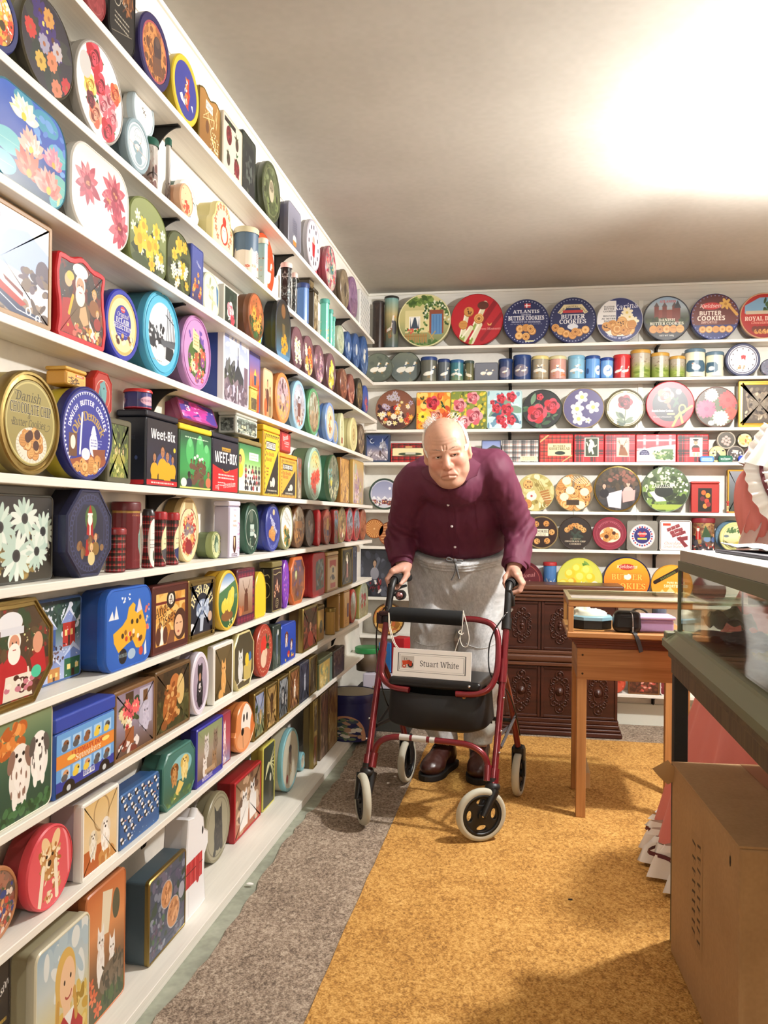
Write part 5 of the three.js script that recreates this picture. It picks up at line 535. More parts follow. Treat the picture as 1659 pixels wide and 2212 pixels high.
put('J',[
['B',-62,57,2060,5,'#262320','#2e2a26',()=>{bg('#2e2a26','#26221e');T('exclusive',60,22,26,'#f2efe8','italic serif',{r:-0.12});ln('#b8963c',10,96,36,1,3,2);O(76,54,15,'#8a8478',1.6,8);cks(60,78,38,16,26,11);sp(['#d8b868','#a87c3c','#8a5a2c'],20,8,20,66,96,98);},'black tin reading exclusive with golden sweets',{in:0.05,r:0.006}],
['B',66,190,2023,5.4,'#b0a888','#d8d0b4',()=>{bg('#9ab4c4','#c4ccc8','#d8c890','#c8a84c');sp(['#e0e4e0','#b0c4cc'],20,12,10,0,100,40);sp(['#c8a040','#d8b858','#a8842c','#e0c878'],70,7,40,50,100,100);E(54,34,20,'#d8b05c',22);Q('#d8b05c',36,30,34,66,44,64);E(58,40,15,'#ecc49c',20);B('#ecc49c',50,56,14,14);Q('#b02c2c',34,72,50,64,70,64,90,80,88,103,30,103);Q('#f0ece4',52,64,64,76,72,62);E(52,38,1.6,'#3a2a20',2);E(64,36,1.6,'#3a2a20',2);C('#b04a40',1.6,54,50,58,54,64,52,66,48);L('#c89a48',6,40,50,38,74);L('#c89a48',6,72,50,76,72);},'cream tin with a smiling girl in plaits and red dress',{r:0.02,rim:0.005,in:0.05}],
['B',177,266,1913,5,'#8a4a2c','#c8794a',()=>{bg('#c8703c','#d89058','#7a5a3c','#4a5030');Q('#e8dcc0',40,4,66,8,56,40,36,38);E(76,22,10,'#5a5a44',12);ct(36,42,18,'#f2ede6','#dcd0c4');ct(66,54,16,'#f4f0ea','#e0d4cc');E(66,76,32,'#7a6a54',13);sp(['#4a4030','#6a5c48'],40,5,40,62,98,84);for(const[x,y]of[[18,80],[30,92],[10,70]])fl(x,y,11,6,['#d8683c','#e88050'],'#a84a2c',0.4);sp(['#2f4424','#48602f'],30,6,40,86,100,100);},'orange tin with two white kittens and leaves',{r:0.016,in:0.06}],
['B',318,414,1866,6.4,'#3f4f58','brass',()=>{bg('#4a5264','#424a5c','#4a5468');for(let i=0;i<5;i++)L('#38405a',2.4,0,14+i*20,100,12+i*20);sp(['#6a6478','#54506a','#7a8090','#3a4a3c'],90,6);for(const[x,y,r]of[[46,34,15],[66,66,17]]){E(x,y,r*1.1,'#b8b0b0',r*1.2);E(x,y,r,'#c88a58',r*1.1);sp(['#e0a878','#a86a3c'],16,4,x - r*0.7,y - r*0.7,x+r*0.7,y+r*0.7);}E(90,48,9,'#a8a8b4',11);sp(['#5c4a5c','#8a90a0','#4a6a4a'],30,4,4,50,40,98);B('#3a4258',0,86,100,2);},'deep blue grey tin with gold rim and ginger cats',{r:0.012,rim:0.006,lid:0.012,in:0.047}],
['B',47,147,2182,6,'#d8b82c','#ecd040',()=>{bg('#f2efe8');B('#f0d02c',-3,-3,106,26);for(let i=0;i<22;i++){lf(rr(10,96),rr(30,98),9,rr(0,TAU),pick(['#b82c2c','#2c2c2c','#c83a34']));}E(90,40,7,'#e8b030',9);},'white and yellow tin with red leaf sketches at the front',{in:-0.005,h:0.075}],
['H',386,452,1752,7,'#e4e2e6','#f2f2f4',()=>{bg('#f4f4f6');E(78,26,3.6,'#1c1c20',4);B('#c8262c',-3,46,80,24);for(let i=0;i<4;i++){L('#7a1418',1.4,i*20,46,i*20,70);L('#e8a8a0',1,i*20+8,46,i*20+8,70);}L('#7a1418',1.4,0,56,78,56);E(58,62,9,'#b8202a',12);L('#c8c8d0',1,20,74,20,98);},'white dog shaped tin with red tartan coat',{in:0.05,rim:0.003}],
['R',451,491,1713,5,'#6a6650','#8a8468',()=>{bg('#a09a80');O(50,50,45,'#7a745c',2);Q('#33332f',34,12,44,24,60,26,66,14,68,44,72,84,34,86,38,50);E(52,60,18,'#2f2f2c',28);E(36,88,6,'#2f2f2c',5);E(66,86,6,'#2f2f2c',5);sp(['#45453f','#26262a'],24,4,38,24,68,86);},'round olive tin with a black terrier',{rim:0.008,in:0.115}],
['B',508,564,1668,6.6,'#8a1a20','#b0242a',()=>{bg('#8a6a4c','#a88464','#b8603a');sp(['#c8a484','#6a4c38','#d8bca0'],30,9);ct(36,36,18,'#f4f0ea','#dcd4c8');ct(66,32,18,'#f6f2ee','#e0d8d0');Q('#f2eee8',20,50,52,50,48,90,18,92);Q('#f4f0ec',54,48,82,46,82,86,56,88);E(31,36,2,'#2c2420');E(41,35,2,'#2c2420');E(61,31,2,'#2c2420');E(71,30,2,'#2c2420');},'red tin with two white cats',{r:0.004,rim:0.008,in:0.108}],
['B',570,597,1604,5,'#a8a048','#d0c85c',()=>{bg('#3a3a28','#2a2a1e');for(let i=0;i<8;i++)C('#e0dca8',2.4,20,52,40,40 - i*4,70,30,96,10+i*8);E(66,70,15,'#4a4436',20);E(66,56,8,'#e0dcc8',7);},'yellow tin with a dark monkey and grass',{r:0.012,rim:0.006,in:0.108}],
['R',606,645,1571,6,'#b0ac94','#7fb4bc',()=>{bg('#d2ceb8');E(48,42,8,'#8a7468',16);E(48,30,9,'#5c5a60',7);L('#a8864c',4,44,58,44,76);L('#a8864c',4,54,58,54,72);E(30,80,6,'#a84a44',8);sp(['#b89a64'],6,3,40,66,64,80);},'first round tin with wide pale blue rim and clown',{rim:0.012,in:0.08}],
['R',645,668,1568,6,'#b0ac94','#7fb4bc',()=>{bg('#d2ceb8');E(48,42,8,'#8a7468',16);E(48,30,9,'#5c5a60',7);L('#a8864c',4,44,58,44,76);L('#a8864c',4,54,58,54,72);E(30,80,6,'#a84a44',8);},'second round tin with wide pale blue rim and clown',{rim:0.012,in:0.1}],
['B',669,691,1514,5,'#5a4a28','brass',()=>{bg('#8a7440');B('#4a3a28',8,8,84,38);B('#5a3420',8,54,84,40);sp(['#b0a484','#8a7a5c','#c8bc9c'],20,7,12,12,88,44);sp(['#c8843c','#a85a2c','#8a4a24'],20,8,12,58,88,92);B('#e8e4d8',12,86,14,8);},'gold framed tin with two pictures',{...GF,in:0.06}],
['B',692,709,1497,5,'#3a2c1c','#5a4628',()=>{ph(['#4a3426','#3a281c','#6a4430'],['#5a4030','#3c2c20','#8a7058']);},'dark brown picture tin',{in:0.06,r:0.004}],
['B',710,729,1481,5,'#5a4626','#7a6032',()=>{ph(['#8a6a38','#6a4a28','#5c3a24'],['#9a7a4c','#7a5630','#a89468']);},'golden brown picture tin near the corner',{in:0.06,r:0.004}],
['D',733,746,1500,5,'#5a4a30','#8a6c4a',()=>{ph(['#b8a88c','#8a7458'],['#7a6a54','#c8b8a0']);E(60,40,16,'#e8e0d0',30);},'brown arched picture tin at the corner',{in:0.06,k:0.5}],
]);
const NV='#1d2456',sugar=(c,n=44)=>{for(let i=0;i<n;i++)E(50+47*Math.cos(i/n*TAU),50+47*Math.sin(i/n*TAU),1.3,c);};
const geese=(...b)=>()=>{bg(...b);sp(b,20,9);gs(36,58,15,1);gs(64,58,15,1);};
put('1',[
['C',809,834,652,6,'#2a2320','#3c3632',()=>{bg('#332622','#2c211e','#3c2e26');sp(['#45332a','#241a16'],30,9);},'tall dark brown cylinder tin',{lid:0.014}],
['C',835,866,642,7,'#2c302c','#2a2a28',()=>{bg('#6f9a98','#b0a070','#6a6a48','#4a5a5c');gs(44,64,18,1,'#d8ccc0','#3c3a44');sp(['#a86a4a','#8a5a3c'],16,8,10,62,60,86);E(70,60,12,'#2c2c30',14);},'tall teal cylinder tin with geese',{lid:0.014}],
['R',867,977,634,5,'#a8a274','#d8d2a0',()=>{bg('#d0c690','#b8b074','#6a7a54');sp(['#5a7434','#7a9448','#3f5a28'],50,6,14,4,66,20);B('#d8cc94',12,30,76,44);for(let i=0;i<150;i++){const t=rnd(),a=Math.PI*(1+t);E(74+22*Math.cos(a)+rr(-5,5),40+24*Math.sin(a)+rr(-4,4)+(i % 3?0:rr(0,34)),2,pick(['#2c4a24','#40602f','#e0e0c8','#5a7a3c']),2.2);}B('#8a4a34',60,30,28,46);B('#5a86b4',64,38,21,40);for(let i=0;i<3;i++)L('#3f6894',1,68+i*6,40,68+i*6,76);B('#efeadc',20,42,22,26);B('#3a4654',22,44,18,22);Q('#f0ece4',22,44,30,44,24,64);Q('#f0ece4',40,44,33,44,38,64);sp(['#3f6a2c','#c8b060','#e8e0c0','#c85a4a'],30,3,14,66,46,74);for(let i=0;i<9;i++)B('#a87f48',12+i*5,76,3.2,18);B('#94703c',10,80,46,2);L('#b89458',2,58,72,72,92);L('#b89458',2,72,72,58,92);sp(['#4a6a34','#6a8a44'],30,4,20,90,80,100);},'round tin with a cottage and blue door',{rim:0.006}],
['R',979,1088,634,5,'#6a1418','#a81c24',()=>{bg('#b8202a','#a81a26');L('#8a1420',10,50,70,90,10);L('#8a1420',7,60,90,98,40);for(const[x0,y0,x1,y1]of[[66,18,46,66],[30,40,20,88],[38,66,24,90],[56,60,40,94]]){L('#d8d4b0',10,x0,y0,x1,y1);L('#8aa04c',6,x1,y1 - 6,x1 - 3,y1+2);L('#f0ecd4',3,x0 - 3,y0,x1 - 3,y1 - 6);}E(62,22,11,'#5a2c20',8);ck(34,34,10,1);ck(54,48,10,0);ck(23,60,9,2);T('Sweet Moments',74,68,6,'#e0b8a8','italic serif');Q('#d8b060',70,56,72,62,78,62,80,56,75,60);},'round red tin with rolled wafer bouquet',{rim:0.003}],
['R',1091,1184,646,5,'#20244c','#2a3060',()=>{bg(NV);sugar('#c8ccd8');B('#c03038',46,8,14,10);B('#f4f0ec',50,8,2.6,10);B('#f4f0ec',46,12,14,2.2);T('ATLANTIS',50,26,11.5,'#f4f4f0');T('IMPORTED',50,34,4,'#d8d8d8');T('BUTTER COOKIES',50,42,13,'#f6f6f2','bold serif',{w:82});T('PRODUCT OF DENMARK',50,50,5.4,'#c8c8d4','bold serif');ln('#aab',14,86,55,1,3,1);for(const[x,y]of[[36,66],[50,64],[64,72],[34,82],[50,84],[60,66]])ck(x,y,9);B('#e8e4b0',48,93,20,3);},'round navy ATLANTIS butter cookie tin',{}],
['R',1189,1284,642,5,'#20244c','#262c5c',()=>{bg('#1a2154');sugar('#b8bccc');Q('#d8cca0',16,32,30,14,70,14,84,32,76,36,64,22,36,22,24,36);arcT('RICH COUNTRY STYLE',50,56,38,-140,-40,5,'#4a4030','bold serif');B('#b83238',28,27,44,6);T('BUTTER',50,42,13,'#f4f4f0');T('COOKIES',50,53,13,'#f4f4f0');E(50,64,12,'#d8dce4',7);for(const[x,y]of[[12,66],[24,74],[36,80],[50,84],[64,78],[78,72],[56,76]])ck(x,y,9);},'round navy rich country style cookie tin',{}],
['R',1287,1384,642,5,'#22264c','#d0d2d8',()=>{bg('#232a66');B('#e8e8e8',-3,6,45,54);['DANISH','BUTTER','COOKIES','','BISCUITS','AU BEURRE','DANOIS'].forEach((s,i)=>T(s,27,19+i*5.4,6,'#22242c'));T('Karina',62,20,17,'#eef0f6','italic serif',{r:-0.12});for(const[x,y,r]of[[66,34,13],[58,46,11],[80,54,13],[72,44,10]])fl(x,y,r,7,'#f0e8c8','#d8c060',0.5);E(50,72,34,'#f0e8d8',16);cks(50,66,30,14,26,10);arcT('PRODUCT OF DENMARK',50,48,44,125,55,5,'#e8e8f0');},'round navy and white Karina biscuit tin',{rim:0.003}],
['R',1386,1485,639,5,'#26262c','#2c2d36',()=>{bg('#8aa8c4','#a8b4bc','#3a4030','#24262a','#1e2026');B('#8a4a40',22,30,46,26);for(const x of[22,40,62]){B('#7a3f38',x,22,10,34);Q('#5a4a48',x - 1,22,x+5,12,x+11,22);}B('#7a4038',68,26,12,34);Q('#3c4048',66,26,74,8,82,26);sp(['#2f3a24','#3f4a2c'],40,5,4,50,98,62);T('DANISH',50,54,9,'#f4f0e0');T('BUTTER COOKIES',50,62,10,'#f4f0e0','bold serif',{w:76});for(let i=0;i<5;i++)ck(20+i*15,75,9.5);T('NET WT 340g',50,90,5,'#d8d8d0');T('ATLANTIS',52,10,7,'#c84a44');},'round tin with a red brick castle',{rim:0.006}],
['R',1488,1592,634,5.5,'#242a52','#303a74',()=>{bg('#5a2a2a','#6a3430','#6a3a30');B('#2c3470',-3,68,106,36);sugar('#8c98cc',36);E(42,26,21,'#c83c3c',8);T('Kjeldsens',42,26,11,'#f6ece4','italic serif');T('BUTTER',40,42,13,'#f4ece0','bold sans-serif');T('COOKIES',42,53,14,'#f4ece0','bold sans-serif');T('IMPORTED',38,62,7,'#e8d0c0','sans-serif');L('#d0a050',6,70,14,96,46);fl(72,22,13,6,'#d8ac58','#b8843c',0.4);for(let i=0;i<5;i++)ck(24+i*14,78,8);},'round brown and navy Kjeldsens cookie tin',{rim:0.003}],
['R',1595,1695,632,5.5,'#5a1c1c','#c49a78',()=>{bg('#a8241f','#b02c26','#8a1c1a');Q('#7aa4c4',8,26,40,8,80,8,98,30,98,44,8,44);sp(['#2c4424','#3c5a30'],30,7,50,14,98,40);B('#c8b8a0',10,38,90,8);T('ROYAL DANSK',50,56,14,'#f0e4d4','bold serif',{w:84});T('Chocolate Chip',50,66,8,'#e8b8a0','italic serif');for(let i=0;i<6;i++){E(30+i*10,80,7,'#6a2c20');ck(34+i*9,86,6,1);}},'round red ROYAL DANSK tin at the frame edge',{rim:0.006}],
]);
put('2',[
['R',797,837,763,4,'#3c4038','#565c50',geese('#6a7264','#5a6258'),'smaller round grey green tin with two geese',{rim:0.003}],
['R',839,907,755,4,'#3c4038','#565c50',geese('#7a8070','#626c68','#6d7672'),'larger round grey green tin with two geese',{rim:0.003}],
['C',909,944,773,6,'#3a3c38','#27407a',()=>{bg('#6a6a5c','#5c5e56','#7c7c68');gs(50,64,22,1);},'grey canister with blue lid and one goose'],
['C',946,972,777,5,'#3a3c3c','#24386c',()=>{bg('#5c6468','#4e565c');gs(54,64,22,1);},'smaller slate canister with blue lid and goose'],
['C',972,1002,779,5,'#2c4448','#2a5a8a',()=>{bg('#3f7a84','#347078','#7a8a60');gs(34,64,17,1);gs(64,66,17,-1);},'teal canister with two geese facing'],
['C',1003,1024,780,4,'#33352a','#3c4a44',()=>{bg('#5c5c40','#6a6a48');gs(50,70,22,-1,'#d8d0b8');},'small olive canister with a goose'],
['B',1025,1076,783,3.5,'#4c5058','#6a6e78',()=>{bg('#70747e','#666a74');gs(36,60,13,1);gs(64,62,13,1);},'flat grey rectangular tin with two geese',{r:0.01,rim:0.003}],
['C',1077,1107,777,5,'#1f2c4c','#1f3a6c',()=>{bg('#2a3a64','#24345c');E(44,58,30,'#7a7486',30);gs(46,56,12,1);},'navy canister with a goose medallion'],
['C',1109,1147,769,6,'#1f2c4c','#1a3c78',()=>{bg('#233c74','#203868');E(44,58,30,'#7a7486',28);gs(32,56,10,1);gs(56,58,10,1);},'larger navy canister with two geese medallion'],
['C',1149,1185,771,6,'#5a5444','#e0cf86',()=>{bg('#a8a088','#988e78');gs(36,56,17,1,'#f0ece0','#1f2c3c');gs(60,58,17,-1,'#e8e4d8','#1f2c3c');B('#8a7a5c',0,90,100,12);},'beige canister with cream lid and geese'],
['C',1187,1223,771,6,'#8a5a50','#d8d0a0',()=>{bg('#d0a094','#c09084');gs(32,58,16,1,'#f4f0e8','#3a5a7a');gs(64,58,16,-1,'#f4f0e8','#3a5a7a');sp(['#d8804c'],8,5,10,76,90,84);},'pink canister with pale lid and geese'],
['C',1227,1263,770,6,'#5a94b0','#7ab0cc',()=>{bg('#8abcd4','#7fb2cc');gs(36,58,17,1,'#f0f2f0','#5a86a8');gs(66,60,15,-1,'#f0f2f0','#5a86a8');},'pale blue canister with pale geese'],
['C',1265,1296,770,5,'#3a6cac','#27488c',()=>{bg('#6aa0dc','#5c94d4');E(76,58,18,'#dfe8f4',24);gs(74,58,9,1,'#4a78b8');E(22,62,8,'#2c4a84',14);},'sky blue canister with navy lid'],
['C',1298,1325,774,4.6,'#3a6cac','#24408a',()=>{bg('#74a8e0','#6498d4');E(54,58,27,'#dfe8f4',30);gs(54,58,9,1,'#4a78b8');},'smaller sky blue canister with navy lid'],
['C',1328,1364,768,6,'#8a1c20','#c83234',()=>{bg('#c02c30','#b42830');gs(30,66,15,1,'#f0ece4','#3a5a34');gs(60,66,15,1,'#f0ece4','#3a5a34');},'red canister with white geese'],
['C',1365,1407,758,7,'#5a6238','#c89a44',()=>{bg('#b0a898','#a89e88','#8a9a4c','#7c8c40');sp(['#7a6a58','#c0b8a8'],24,4,10,10,90,50);Q('#a0ac64',20,66,50,50,76,64);lfs(50,78,26,10,['#6a8030','#94a850']);},'largest of three olive grey canisters with tan lids'],
['C',1408,1446,764,6,'#5a6238','#c89a44',()=>{bg('#b0a898','#a89e88','#8a9a4c','#7c8c40');sp(['#7a6a58','#c0b8a8'],24,4,10,10,90,50);lfs(50,74,26,10,['#6a8030','#94a850']);},'middle of three olive grey canisters with tan lids'],
['C',1447,1479,771,5,'#5a6238','#c89a44',()=>{bg('#b0a898','#a89e88','#8a9a4c','#7c8c40');sp(['#7a6a58','#c0b8a8'],24,4,10,10,90,50);lfs(50,74,26,10,['#6a8030','#94a850']);},'smallest of three olive grey canisters with tan lids'],
['C',1481,1523,756,7,'#b0aa8c','#5f7a8c',()=>{bg('#ece8cc');Q('#466478',12,46,24,34,72,34,84,46,84,72,72,80,24,80,12,72);E(48,62,14,'#f0ece4',11);E(40,50,6,'#f0ece4',7);Q('#c87a5c',34,48,38,44,40,50);},'larger cream canister with a slate blue hen plaque'],
['C',1525,1562,762,6,'#b0aa8c','#5f7a8c',()=>{bg('#ece8cc');Q('#466478',4,46,12,34,46,34,56,46,56,72,46,80,12,80,4,72);E(32,62,12,'#f0ece4',10);E(86,60,3,'#333',8);},'smaller cream canister with a slate blue hen plaque'],
['R',1566,1638,741,5,'#1e2440','#262d52',()=>{bg('#e4dfe4');O(50,50,46,'#3a3c54',2.5);for(let i=0;i<12;i++){const a=i/12*TAU;B('#3a3a44',49+38*Math.cos(a),47+38*Math.sin(a),3,5);}Q('#b82c30',44,36,52,34,60,36,58,52,52,46,46,50);C('#c8c4c8',2,24,30,34,60,60,60,70,66);E(44,76,18,'#e8dcc0',8);sp(['#8a5a34','#c88a4c'],12,3,32,72,58,82);},'round white clock tin in a navy rim',{rim:0.012}],
['R',1638,1676,775,3.5,'#4a4c58','#5c5e6c',()=>{bg('#6a6c7c');sp(['#8a8c9c','#55576a','#7a5a6a'],24,7);},'small slate grey round tin',{rim:0.003}],
]);
put('3',[
['R',811,897,841,4.6,'#5a3c2c','#7a5640',()=>{bg('#7a4a38','#8a5a44','#4a302c');sp(['#3a2024','#4a2a34'],30,8,4,40,90,90);bunch(['#d84a2c','#e8d890','#c8402c','#efe8d0','#b0a0b8','#e0a040'],34,7,8,22,92,92);for(let i=0;i<5;i++)fl(rr(34,60),rr(8,26),8,7,'#b8b0bc','#8a7a5a',0.4);},'round brown tin with a mixed bouquet',{rim:0.003}],
['B',899,973,847,4.6,'#a8601f','#d8a040',()=>{bg('#e08a2c','#e8b040','#d8602c');sp(['#f0c050','#e8702c','#f4d070','#c84a24'],50,12);R1(48,28,20,'r');lfs(18,22,12,5,['#2c3420','#3c4a2c']);lfs(82,34,12,4);fl(18,66,17,16,['#e8d430','#f0e04a'],'#5a4a14',0.28);R1(60,64,17,'c');fl(14,92,12,14,'#e8a02c','#a85a14',0.3);},'square orange tin with rose and yellow gerbera',{r:0.01,rim:0.003}],
['B',975,1053,845,4.6,'#5a6a34','#8a9a50',()=>{bg('#7a8a3c','#8a9440','#5a6a30');sp(['#d8c03a','#e8d44c','#4a5a24','#b8a830'],90,6);for(const[x,y,r]of[[62,16,18],[24,36,19],[66,66,24],[34,84,20]])R1(x,y,r,'p');},'square tin with pink roses and wattle',{r:0.012,rim:0.003}],
['B',1055,1131,843,4.6,'#8aa8a8','#b8d4d4',()=>{bg('#b4d4d8','#c4dcde');sp(['#d8e8e8','#a0c4cc','#6a94ac'],40,9);lfs(50,50,44,18,['#5a7a6c','#3c5a6c','#7a9a84']);for(const[x,y,r]of[[70,16,15],[40,20,14],[26,46,14],[58,50,18],[40,76,15],[70,78,14],[14,30,7],[50,92,9]])R1(x,y,r,'r');},'square pale blue tin with red roses',{r:0.016,rim:0.003}],
['R',1133,1216,841,4.6,'#26282a','#3c463c',()=>{bg('#1c1c1e');lfs(22,44,26,6,['#4a6a4a','#38563c','#6a8a6c']);lfs(44,88,24,6,['#4a6a4a','#38563c']);lfs(74,66,16,5,['#4a6a4a','#38563c']);R1(36,62,25,'r');R1(74,42,20,'r');R1(44,18,9,'r');L('#38563c',1.6,44,26,42,40);},'round black tin with three red roses',{rim:0.003}],
['R',1220,1306,837,4.6,'#6a5a44','#8a7a5c',()=>{bg('#544c78','#4a4470');for(const[x,y,r]of[[46,22,17],[34,52,18],[74,48,17],[38,78,17],[62,82,8]]){fl(x,y,r,5,['#f0ead0','#e8e4c8','#f6f2e4'],'#d8a848',0.62);E(x,y,r*0.3,'#e8cc6a');}},'round purple tin with white orchids',{rim:0.005}],
['R',1308,1392,840,5,'#4a4228','#5c5434',()=>{bg('#c8c4a0','#dcdac0','#b8bca8');O(50,50,47,'#7a704c',3);sp(['#e8e8d8','#a8b0a0'],20,10);L('#4a5a3c',2,52,46,48,96);lfs(50,84,26,8,['#4a5a4c','#6a7a64']);R1(50,32,20,'d');fl(78,52,13,6,'#e8e4d0','#c8c090',0.6);},'round gold tin with one dark rose',{rim:0.01,step:1}],
['R',1394,1496,823,5,'#5a1a1e','#a82630',()=>{bg('#b42a36');E(50,50,38,'#1e1e22');R1(40,30,17,'c');lf(44,46,16,1.1,'#c85a48');E(68,22,6,'#f0ece0',6);lfs(62,42,14,5,['#2c4a30']);T('Danish Butter Cookies',34,64,6,'#f0e8e0','bold serif',{w:46});B('#d8b464',44,69,16,4);T('Product of Denmark',34,77,4,'#d8d0c8','serif');L('#d8a84c',5,96,54,62,78);L('#d8a84c',5,70,70,56,98);L('#d8a84c',5,72,72,78,96);O(76,60,7,'#d8a84c',3,9);},'round red Danish butter cookie tin with gold bow',{}],
['R',1498,1587,835,4.6,'#5a3a34','#7a564c',()=>{bg('#54483c','#4a4438');lfs(50,50,40,16,['#44503a','#5a644a']);for(const[x,y,r,c,d]of[[38,20,17,'#f0e4d4','#e0c8b4'],[78,32,24,'#c84a48','#b03a3c'],[26,54,24,'#d05a74','#b8486a'],[84,66,17,'#d04a38','#b83a2c'],[60,78,20,'#ece0b8','#f4ecd0']])fl(x,y,r,15,[c,d],d,0.34,c);E(38,90,8,'#f4f0e4',6);},'round tin with pink and white dahlias',{rim:0.003}],
['B',1593,1686,822,6.5,'#6a5c58','gold',()=>{bg('#54483c');fr('#3c342c',5);fr('#4a4034',14);O(50,50,30,'#8a7a64',3);E(50,46,26,'#7a7060',20);sp(['#3a3028','#8a7c68','#6a5e4e','#b0a48c'],60,6,16,16,84,84);},'square gold framed tin with dark embossed picture',{rim:0.022,step:1,r:0.008}],
]);
